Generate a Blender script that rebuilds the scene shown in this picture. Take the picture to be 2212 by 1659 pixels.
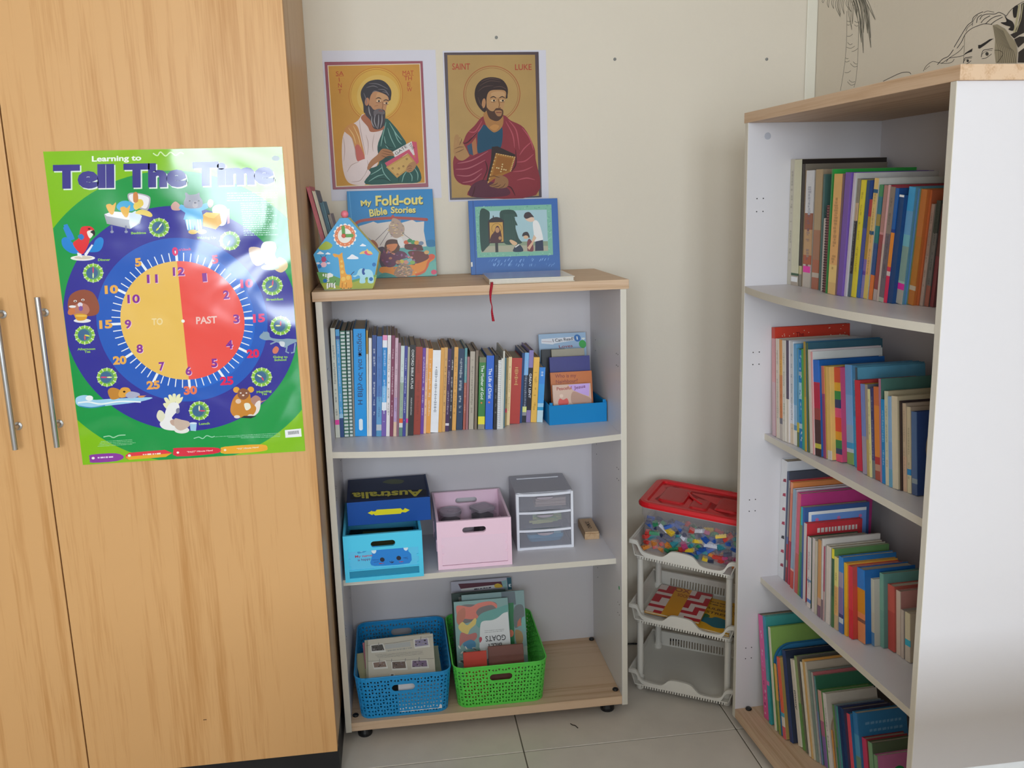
import bpy, bmesh, math, random
from mathutils import Vector, Matrix

random.seed(7)
S = bpy.context.scene
COL = S.collection
for o in list(bpy.data.objects):
    bpy.data.objects.remove(o)

# ---------------------------------------------------------------- camera, light, exposure
F_PX, YAW, PITCH, ROLL = 1959.87, .1304, .20027, -.02886
CAM = (.18767, -2.3125, 1.46652)


def make_camera():
    cy, sy, cp, sp = math.cos(YAW), math.sin(YAW), math.cos(PITCH), math.sin(PITCH)
    fwd = Vector((sy * cp, cy * cp, -sp))
    right = Vector((cy, -sy, 0))
    down = fwd.cross(right)
    c, s = math.cos(ROLL), math.sin(ROLL)
    r = right * c - down * s
    d = right * s + down * c
    cam = bpy.data.objects.new('camera', bpy.data.cameras.new('camera'))
    m = Matrix((r, -d, -fwd)).transposed().to_4x4()
    m.translation = Vector(CAM)
    cam.matrix_world = m
    cam.data.sensor_fit = 'HORIZONTAL'
    cam.data.sensor_width = 36
    cam.data.lens = 36 * F_PX / 2212
    cam.data.clip_start = .02
    COL.objects.link(cam)
    S.camera = cam


make_camera()
W = bpy.data.worlds.new('sky')
S.world = W
W.use_nodes = True
bg = W.node_tree.nodes['Background']
bg.inputs[0].default_value = (.80, .90, 1, 1)
bg.inputs[1].default_value = 1.0


def area(name, loc, rot, sx, sy, power, col):
    l = bpy.data.lights.new(name, 'AREA')
    l.shape = 'RECTANGLE'
    l.size, l.size_y = sx, sy
    l.energy = power
    l.color = col
    o = bpy.data.objects.new(name, l)
    o.location = loc
    o.rotation_euler = rot
    COL.objects.link(o)
    return o


R90 = math.pi / 2
# daylight entering by the windows of the wall behind the camera (each lamp fills its opening)
area('window_daylight', (-.50, -4.27, 1.68), (R90, 0, 0), 1.15, 1.25, 79, (.785, .895, 1.0))
area('window_daylight', (.72, -4.27, 1.68), (R90, 0, 0), .75, 1.25, 52, (.785, .895, 1.0))
S.view_settings.view_transform = 'Standard'
S.view_settings.look = 'None'
S.view_settings.exposure = -.14
S.view_settings.gamma = 1
S.view_settings.use_curve_mapping = False

# ---------------------------------------------------------------- helpers


def lin(h, g=1.0):
    if isinstance(h, tuple):
        return h
    v = [int(h[i:i + 2], 16) / 255 for i in (0, 2, 4)]
    v = [(x / 12.92 if x <= .04045 else ((x + .055) / 1.055) ** 2.4) for x in v]
    return tuple(min(.93, x * g) for x in v) + (1.0,)


MATS = {}


def principled(name):
    m = bpy.data.materials.new(name)
    m.use_nodes = True
    return m, m.node_tree.nodes['Principled BSDF'], m.node_tree.nodes, m.node_tree.links


def mat(name, col='c8c8c8', rough=.5, spec=.5, metal=0, trans=0, ior=1.45, noise=0, nscale=40, bump=0, bscale=200, coat=0, alpha=1):
    if name in MATS:
        return MATS[name]
    m, b, N, L = principled(name)
    c = lin(col)
    b.inputs['Base Color'].default_value = c
    b.inputs['Roughness'].default_value = rough
    b.inputs['Specular IOR Level'].default_value = spec
    b.inputs['Metallic'].default_value = metal
    b.inputs['Transmission Weight'].default_value = trans
    b.inputs['IOR'].default_value = ior
    b.inputs['Coat Weight'].default_value = coat
    b.inputs['Alpha'].default_value = alpha
    if noise or bump:
        tc = N.new('ShaderNodeTexCoord')
        n = N.new('ShaderNodeTexNoise')
        n.inputs['Scale'].default_value = nscale
        n.inputs['Detail'].default_value = 4
        L.new(tc.outputs['Object'], n.inputs['Vector'])
        if noise:
            r = N.new('ShaderNodeMapRange')
            r.inputs['To Min'].default_value = 1 - noise
            r.inputs['To Max'].default_value = 1 + noise
            L.new(n.outputs['Fac'], r.inputs['Value'])
            mx = N.new('ShaderNodeMix')
            mx.data_type = 'RGBA'
            mx.blend_type = 'MULTIPLY'
            mx.inputs['Factor'].default_value = 1
            mx.inputs['A'].default_value = c
            L.new(r.outputs['Result'], mx.inputs['B'])
            L.new(mx.outputs['Result'], b.inputs['Base Color'])
        if bump:
            n2 = N.new('ShaderNodeTexNoise')
            n2.inputs['Scale'].default_value = bscale
            L.new(tc.outputs['Object'], n2.inputs['Vector'])
            bp = N.new('ShaderNodeBump')
            bp.inputs['Strength'].default_value = bump
            bp.inputs['Distance'].default_value = .002
            L.new(n2.outputs['Fac'], bp.inputs['Height'])
            L.new(bp.outputs['Normal'], b.inputs['Normal'])
    MATS[name] = m
    return m


def vcmat(name, rough=.5, spec=.5, bump=0, bscale=(6, 6, 6), bdist=.01, coat=0, noise=0, nscale=30):
    """printed or moulded surface whose colour is stored on the mesh's faces"""
    if name in MATS:
        return MATS[name]
    m, b, N, L = principled(name)
    a = N.new('ShaderNodeVertexColor')
    a.layer_name = 'Col'
    out = a.outputs['Color']
    tc = N.new('ShaderNodeTexCoord')
    if noise:
        n = N.new('ShaderNodeTexNoise')
        n.inputs['Scale'].default_value = nscale
        n.inputs['Detail'].default_value = 5
        L.new(tc.outputs['Object'], n.inputs['Vector'])
        r = N.new('ShaderNodeMapRange')
        r.inputs['To Min'].default_value = 1 - noise
        r.inputs['To Max'].default_value = 1 + noise
        L.new(n.outputs['Fac'], r.inputs['Value'])
        mx = N.new('ShaderNodeMix')
        mx.data_type = 'RGBA'
        mx.blend_type = 'MULTIPLY'
        mx.inputs['Factor'].default_value = 1
        L.new(out, mx.inputs['A'])
        L.new(r.outputs['Result'], mx.inputs['B'])
        out = mx.outputs['Result']
    L.new(out, b.inputs['Base Color'])
    b.inputs['Roughness'].default_value = rough
    b.inputs['Specular IOR Level'].default_value = spec
    b.inputs['Coat Weight'].default_value = coat
    b.inputs['Coat Roughness'].default_value = .12
    if bump:
        mp = N.new('ShaderNodeMapping')
        mp.inputs['Scale'].default_value = bscale
        n2 = N.new('ShaderNodeTexNoise')
        n2.inputs['Scale'].default_value = 1
        n2.inputs['Detail'].default_value = 1.5
        n2.inputs['Distortion'].default_value = .6
        L.new(tc.outputs['Object'], mp.inputs['Vector'])
        L.new(mp.outputs['Vector'], n2.inputs['Vector'])
        bp = N.new('ShaderNodeBump')
        bp.inputs['Strength'].default_value = bump
        bp.inputs['Distance'].default_value = bdist
        L.new(n2.outputs['Fac'], bp.inputs['Height'])
        L.new(bp.outputs['Normal'], b.inputs['Normal'])
        if coat:
            L.new(bp.outputs['Normal'], b.inputs['Coat Normal'])
    MATS[name] = m
    return m


def wood(name, c1, c2, axis, rough=.45, fine=60, big=1.6, c3=None, spec=.4):
    """wood-grain laminate: noise stretched along one axis of the object"""
    if name in MATS:
        return MATS[name]
    m, b, N, L = principled(name)
    tc = N.new('ShaderNodeTexCoord')

    def stretched(across, along, detail, dist=0):
        mp = N.new('ShaderNodeMapping')
        mp.inputs['Scale'].default_value = [along if i == axis else across for i in range(3)]
        n = N.new('ShaderNodeTexNoise')
        n.inputs['Scale'].default_value = 1
        n.inputs['Detail'].default_value = detail
        n.inputs['Distortion'].default_value = dist
        L.new(tc.outputs['Object'], mp.inputs['Vector'])
        L.new(mp.outputs['Vector'], n.inputs['Vector'])
        return n.outputs['Fac']
    a = stretched(fine, 1.2, 5, .4)
    a2 = stretched(fine * 7, 9, 3)
    g = stretched(big * 4, big * .5, 2, .3)
    ad = N.new('ShaderNodeMath')
    ad.operation = 'MULTIPLY_ADD'
    ad.inputs[1].default_value = .45
    L.new(a2, ad.inputs[0])
    L.new(a, ad.inputs[2])
    ad2 = N.new('ShaderNodeMath')
    ad2.operation = 'MULTIPLY_ADD'
    ad2.inputs[1].default_value = .55
    L.new(g, ad2.inputs[0])
    L.new(ad.outputs[0], ad2.inputs[2])
    cr = N.new('ShaderNodeValToRGB')
    cr.color_ramp.elements[0].position = .72
    cr.color_ramp.elements[0].color = lin(c2)
    cr.color_ramp.elements[1].position = 1.25 if False else 1.0
    cr.color_ramp.elements[1].color = lin(c1)
    L.new(ad2.outputs[0], cr.inputs['Fac'])
    L.new(cr.outputs['Color'], b.inputs['Base Color'])
    b.inputs['Roughness'].default_value = rough
    b.inputs['Specular IOR Level'].default_value = spec
    MATS[name] = m
    return m


class MB:
    """collects faces (with a colour each) and links them as ONE mesh object"""

    def __init__(self):
        self.v, self.f, self.c = [], [], []

    def add(self, verts, faces, col=(1, 1, 1, 1), M=None):
        k = len(self.v)
        if M is not None:
            verts = [M @ Vector(p) for p in verts]
        self.v += [tuple(p) for p in verts]
        for i, f in enumerate(faces):
            self.f.append([k + j for j in f])
            self.c.append(col[i] if isinstance(col, list) else col)
        return self

    def box(self, x0, x1, y0, y1, z0, z1, col=(1, 1, 1, 1), M=None, **kw):
        vs = [(x, y, z) for z in (z0, z1) for y in (y0, y1) for x in (x0, x1)]
        fs = dict(bottom=(0, 2, 3, 1), top=(4, 5, 7, 6), front=(0, 1, 5, 4), back=(2, 6, 7, 3), left=(0, 4, 6, 2), right=(1, 3, 7, 5))
        return self.add(vs, list(fs.values()), [kw.get(k, col) for k in fs], M)

    def prism(self, poly, z0, z1, col=(1, 1, 1, 1), M=None, side=None):
        n = len(poly)
        vs = [(x, y, z0) for x, y in poly] + [(x, y, z1) for x, y in poly]
        fs = [list(range(n))[::-1], list(range(n, 2 * n))] + [(i, (i + 1) % n, n + (i + 1) % n, n + i) for i in range(n)]
        return self.add(vs, fs, [col, col] + [side or col] * n, M)

    def loft(self, rings, col=(1, 1, 1, 1), M=None, caps=True, closed=True):
        n = len(rings[0])
        vs = [p for r in rings for p in r]
        fs = []
        for k in range(len(rings) - 1):
            for i in range(n if closed else n - 1):
                fs.append((k * n + i, k * n + (i + 1) % n, (k + 1) * n + (i + 1) % n, (k + 1) * n + i))
        if caps:
            fs.append(list(range(n))[::-1])
            fs.append(list(range((len(rings) - 1) * n, len(rings) * n)))
        return self.add(vs, fs, col, M)

    def lathe(self, prof, n=20, col=(1, 1, 1, 1), M=None, caps=True):
        return self.loft([[(r * math.cos(2 * math.pi * i / n), r * math.sin(2 * math.pi * i / n), z) for i in range(n)] for r, z in prof], col, M, caps)

    def tube(self, pts, r, n=8, col=(1, 1, 1, 1), M=None, flat=None):
        pts = [Vector(p) for p in pts]
        rings = []
        for i, p in enumerate(pts):
            t = (pts[min(i + 1, len(pts) - 1)] - pts[max(i - 1, 0)]).normalized()
            a = t.cross(Vector((0, 0, 1)))
            if a.length < .05:
                a = t.cross(Vector((1, 0, 0)))
            a.normalize()
            b = t.cross(a)
            rings.append([p + a * (r * math.cos(2 * math.pi * j / n)) + b * ((flat or r) * math.sin(2 * math.pi * j / n)) for j in range(n)])
        return self.loft(rings, col, M)

    def build(self, name, m, parent=None, M=None, bevel=0, segs=2, smooth=False, solid=0):
        me = bpy.data.meshes.new(name)
        me.from_pydata(self.v, [], self.f)
        ca = me.color_attributes.new('Col', 'FLOAT_COLOR', 'CORNER')
        buf = []
        for f, c in zip(self.f, self.c):
            buf += list(c) * len(f)
        ca.data.foreach_set('color', buf)
        if bevel:
            bm = bmesh.new()
            bm.from_mesh(me)
            bmesh.ops.remove_doubles(bm, verts=bm.verts, dist=1e-6)
            bmesh.ops.recalc_face_normals(bm, faces=bm.faces)
            es = [e for e in bm.edges if len(e.link_faces) == 2 and e.calc_face_angle(0) > .6]
            bmesh.ops.bevel(bm, geom=es, offset=bevel, segments=segs, profile=.6, affect='EDGES', clamp_overlap=True)
            bm.to_mesh(me)
            bm.free()
        if smooth:
            me.polygons.foreach_set('use_smooth', [True] * len(me.polygons))
            me.update()
        me.materials.append(m)
        o = bpy.data.objects.new(name, me)
        if M is not None:
            o.matrix_local = M
        if parent:
            o.parent = parent
        if solid:
            md = o.modifiers.new('thickness', 'SOLIDIFY')
            md.thickness = solid
            md.offset = 0
        COL.objects.link(o)
        return o


def autosmooth(o, ang=.6):
    me = o.data
    me.polygons.foreach_set('use_smooth', [True] * len(me.polygons))
    me.set_sharp_from_angle(angle=ang)
    return o


LABELS = []


def tag(o, label, cat, group=None, kind=None):
    n = len(label.split())
    if not 4 <= n <= 16:
        print('LABEL LENGTH', n, label)
    LABELS.append(label)
    o['label'] = label
    o['category'] = cat
    if group:
        o['group'] = group
    if kind:
        o['kind'] = kind
    return o


def thing(name, label, cat, loc=(0, 0, 0), rz=0, group=None, M=None):
    o = bpy.data.objects.new(name, None)
    o.empty_display_size = .02
    if M is not None:
        o.matrix_local = M
    else:
        o.location = loc
        o.rotation_euler = (0, 0, rz)
    COL.objects.link(o)
    return tag(o, label, cat, group)


def struct(o):
    o['kind'] = 'structure'
    return o


def TR(x, y, z, rx=0, ry=0, rz=0):
    return Matrix.Translation((x, y, z)) @ Matrix.Rotation(rz, 4, 'Z') @ Matrix.Rotation(ry, 4, 'Y') @ Matrix.Rotation(rx, 4, 'X')


TEXTS = {}


def text_shape(s, bold=0):
    """letters of a string as flat faces; x from 0 to width, cap height scaled to 1"""
    k = (s, bold)
    if k in TEXTS:
        return TEXTS[k]
    cu = bpy.data.curves.new('t', 'FONT')
    cu.body = s
    cu.size = 1
    cu.offset = bold
    cu.resolution_u = 3
    cu.fill_mode = 'FRONT'
    o = bpy.data.objects.new('t', cu)
    COL.objects.link(o)
    dg = bpy.context.evaluated_depsgraph_get()
    me = bpy.data.meshes.new_from_object(o.evaluated_get(dg))
    vs = [(p.co.x, p.co.y) for p in me.vertices]
    fs = [tuple(p.vertices) for p in me.polygons]
    bpy.data.objects.remove(o)
    bpy.data.curves.remove(cu)
    bpy.data.meshes.remove(me)
    if vs:
        x0 = min(p[0] for p in vs)
        w = max(p[0] for p in vs) - x0
        vs = [((x - x0), y / .7) for x, y in vs]
    else:
        w = 1
    TEXTS[k] = (vs, fs, max(w, .01))
    return TEXTS[k]


def mb_text(mb, s, org, ud, vd, width, height, col, bold=.02):
    vs, fs, w = text_shape(s, bold)
    o, u, v = Vector(org), Vector(ud).normalized(), Vector(vd).normalized()
    mb.add([o + u * (x / w * width) + v * (y * height) for x, y in vs], fs, lin(col))


def homog(src, dst):
    """3x3 matrix taking four points to four points"""
    A = []
    for (x, y), (u, v) in zip(src, dst):
        A.append([x, y, 1, 0, 0, 0, -u * x, -u * y, u])
        A.append([0, 0, 0, x, y, 1, -v * x, -v * y, v])
    n = 8
    for i in range(n):
        p = max(range(i, n), key=lambda r: abs(A[r][i]))
        A[i], A[p] = A[p], A[i]
        for r in range(n):
            if r != i:
                f = A[r][i] / A[i][i]
                A[r] = [a - f * b for a, b in zip(A[r], A[i])]
    h = [A[i][8] / A[i][i] for i in range(n)] + [1]
    return h


class Art:
    """flat print: shapes drawn in sketch coordinates, unwarped to a metric sheet (u right, v up)"""

    def __init__(self, src=None, dst=None, gain=1.0, step=4e-5):
        self.h = homog(src, dst) if src else None
        self.mb = MB()
        self.lay = []
        self.g = gain
        self.fr = (0, 0, 1)
        self.step = step
        self.clip = None

    def frame(self, x0, y0, s):
        self.fr = (x0, y0, s)
        return self

    def uv(self, x, y):
        x, y = self.fr[0] + x / self.fr[2], self.fr[1] + y / self.fr[2]
        if not self.h:
            return x, y
        h = self.h
        w = h[6] * x + h[7] * y + 1
        return (h[0] * x + h[1] * y + h[2]) / w, (h[3] * x + h[4] * y + h[5]) / w

    def _put(self, pts, faces, col, raw=False):
        q = pts if raw else [self.uv(*p) for p in pts]
        if self.clip and len(faces) == 1:
            q = [q[i] for i in faces[0]]
            for ax, lim, sg in ((0, self.clip[0], 1), (0, self.clip[2], -1), (1, self.clip[1], 1), (1, self.clip[3], -1)):
                o = []
                for i in range(len(q)):
                    a, b = q[i - 1], q[i]
                    da, db = (a[ax] - lim) * sg, (b[ax] - lim) * sg
                    if da * db < 0:
                        t = da / (da - db)
                        o.append((a[0] + (b[0] - a[0]) * t, a[1] + (b[1] - a[1]) * t))
                    if db >= 0:
                        o.append(b)
                q = o
            if len(q) < 3:
                return
            faces = [list(range(len(q)))]
        bb = (min(p[0] for p in q), min(p[1] for p in q), max(p[0] for p in q), max(p[1] for p in q))
        l = 1
        for b, k in self.lay:
            if k >= l and b[0] < bb[2] and b[2] > bb[0] and b[1] < bb[3] and b[3] > bb[1]:
                l = k + 1
        self.lay.append((bb, l))
        ar = 0
        f0 = faces[0]
        for i in range(len(f0)):
            a, b = q[f0[i]], q[f0[(i + 1) % len(f0)]]
            ar += a[0] * b[1] - a[1] * b[0]
        if ar < 0:
            faces = [f[::-1] for f in faces]
        self.mb.add([(x, y, l * self.step) for x, y in q], [list(f) for f in faces], lin(col, self.g))

    def poly(self, pts, col):
        self._put(pts, [list(range(len(pts)))], col)

    def ell(self, x, y, rx, ry, col, rot=0, n=28, a0=0, a1=2 * math.pi):
        c, s = math.cos(rot), math.sin(rot)
        ps = []
        full = a1 - a0 > 6.28
        for i in range(n if full else n + 1):
            a = a0 + (a1 - a0) * i / n
            p, q = rx * math.cos(a), ry * math.sin(a)
            ps.append((x + p * c - q * s, y + p * s + q * c))
        self.poly(ps, col)

    def rcirc(self, u, v, r, col, n=72, a0=0, a1=2 * math.pi):
        ps = [(u + r * math.cos(a0 + (a1 - a0) * i / n), v + r * math.sin(a0 + (a1 - a0) * i / n)) for i in range(n if a1 - a0 > 6.28 else n + 1)]
        self._put(ps, [list(range(len(ps)))], col, raw=True)

    def rpoly(self, ps, col):
        self._put(ps, [list(range(len(ps)))], col, raw=True)

    def ring(self, x, y, r0, r1, col, n=40, ry=1.0):
        ps = [(x + r * math.cos(2 * math.pi * i / n), y + r * ry * math.sin(2 * math.pi * i / n)) for r in (r0, r1) for i in range(n)]
        self._put(ps, [(i, (i + 1) % n, n + (i + 1) % n, n + i) for i in range(n)], col)

    def line(self, pts, w, col, taper=False):
        n = len(pts)
        if n < 2:
            return
        L, R = [], []
        for i, (x, y) in enumerate(pts):
            a, b = pts[max(i - 1, 0)], pts[min(i + 1, n - 1)]
            dx, dy = b[0] - a[0], b[1] - a[1]
            d = math.hypot(dx, dy) or 1
            k = w / 2 * ((.25 + .75 * math.sin(math.pi * (i + .35) / (n - .3))) if taper else 1)
            L.append((x - dy / d * k, y + dx / d * k))
            R.append((x + dy / d * k, y - dx / d * k))
        self._put(L + R, [(i, i + 1, n + i + 1, n + i) for i in range(n - 1)], col)

    def curve(self, pts, w, col, taper=False, sub=5):
        self.line(spline(pts, sub), w, col, taper)

    def blob(self, pts, col, sub=4):
        self.poly(spline(pts, sub, True), col)

    def text(self, s, p0, p1, h, col, bold=.02, up=None):
        vs, fs, w = text_shape(s, bold)
        if not vs:
            return
        dx, dy = p1[0] - p0[0], p1[1] - p0[1]
        d = math.hypot(dx, dy)
        ux, uy = up or (dy / d, -dx / d)
        pts = [(p0[0] + dx * x / w + ux * y * h, p0[1] + dy * x / w + uy * y * h) for x, y in vs]
        q = [self.uv(*p) for p in pts]
        self._put(q, fs, col, raw=True)

    def dashes(self, p0, p1, h, col, seed=1, dens=.8):
        """a line of print too small to read in the photograph"""
        rr = random.Random(seed)
        dx, dy = p1[0] - p0[0], p1[1] - p0[1]
        d = math.hypot(dx, dy)
        t = 0
        vs, fs = [], []
        while t < d:
            l = h * rr.uniform(.5, 3)
            e = min(d, t + l)
            hh = h * rr.uniform(.6, 1) / 2
            nx, ny = -dy / d * hh, dx / d * hh
            k = len(vs)
            for q, sg in ((t, 1), (e, 1), (e, -1), (t, -1)):
                vs.append((p0[0] + dx * q / d + nx * sg, p0[1] + dy * q / d + ny * sg))
            fs.append((k, k + 1, k + 2, k + 3))
            t = e + h * rr.uniform(.25, .7) / dens
        self._put(vs, fs, col)

    def build(self, name, m, parent, M):
        return self.mb.build(name, m, parent, M)


def spline(pts, sub=5, closed=False):
    n = len(pts)
    out = []
    for i in range(n if closed else n - 1):
        g = (lambda k: pts[k % n]) if closed else (lambda k: pts[max(0, min(n - 1, k))])
        a, b, c, d = g(i - 1), g(i), g(i + 1), g(i + 2)
        for j in range(sub):
            t = j / sub
            out.append(tuple(.5 * (2 * b[k] + (c[k] - a[k]) * t + (2 * a[k] - 5 * b[k] + 4 * c[k] - d[k]) * t * t + (3 * b[k] - a[k] - 3 * c[k] + d[k]) * t ** 3) for k in range(len(b))))
    if not closed:
        out.append(tuple(pts[-1]))
    return out


def rrect(x0, x1, y0, y1, r, n=5):
    ps = []
    for cx, cy, a in ((x1 - r, y1 - r, 0), (x0 + r, y1 - r, 1), (x0 + r, y0 + r, 2), (x1 - r, y0 + r, 3)):
        for i in range(n + 1):
            t = (a + i / n) * math.pi / 2
            ps.append((cx + r * math.cos(t), cy + r * math.sin(t)))
    return ps


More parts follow.
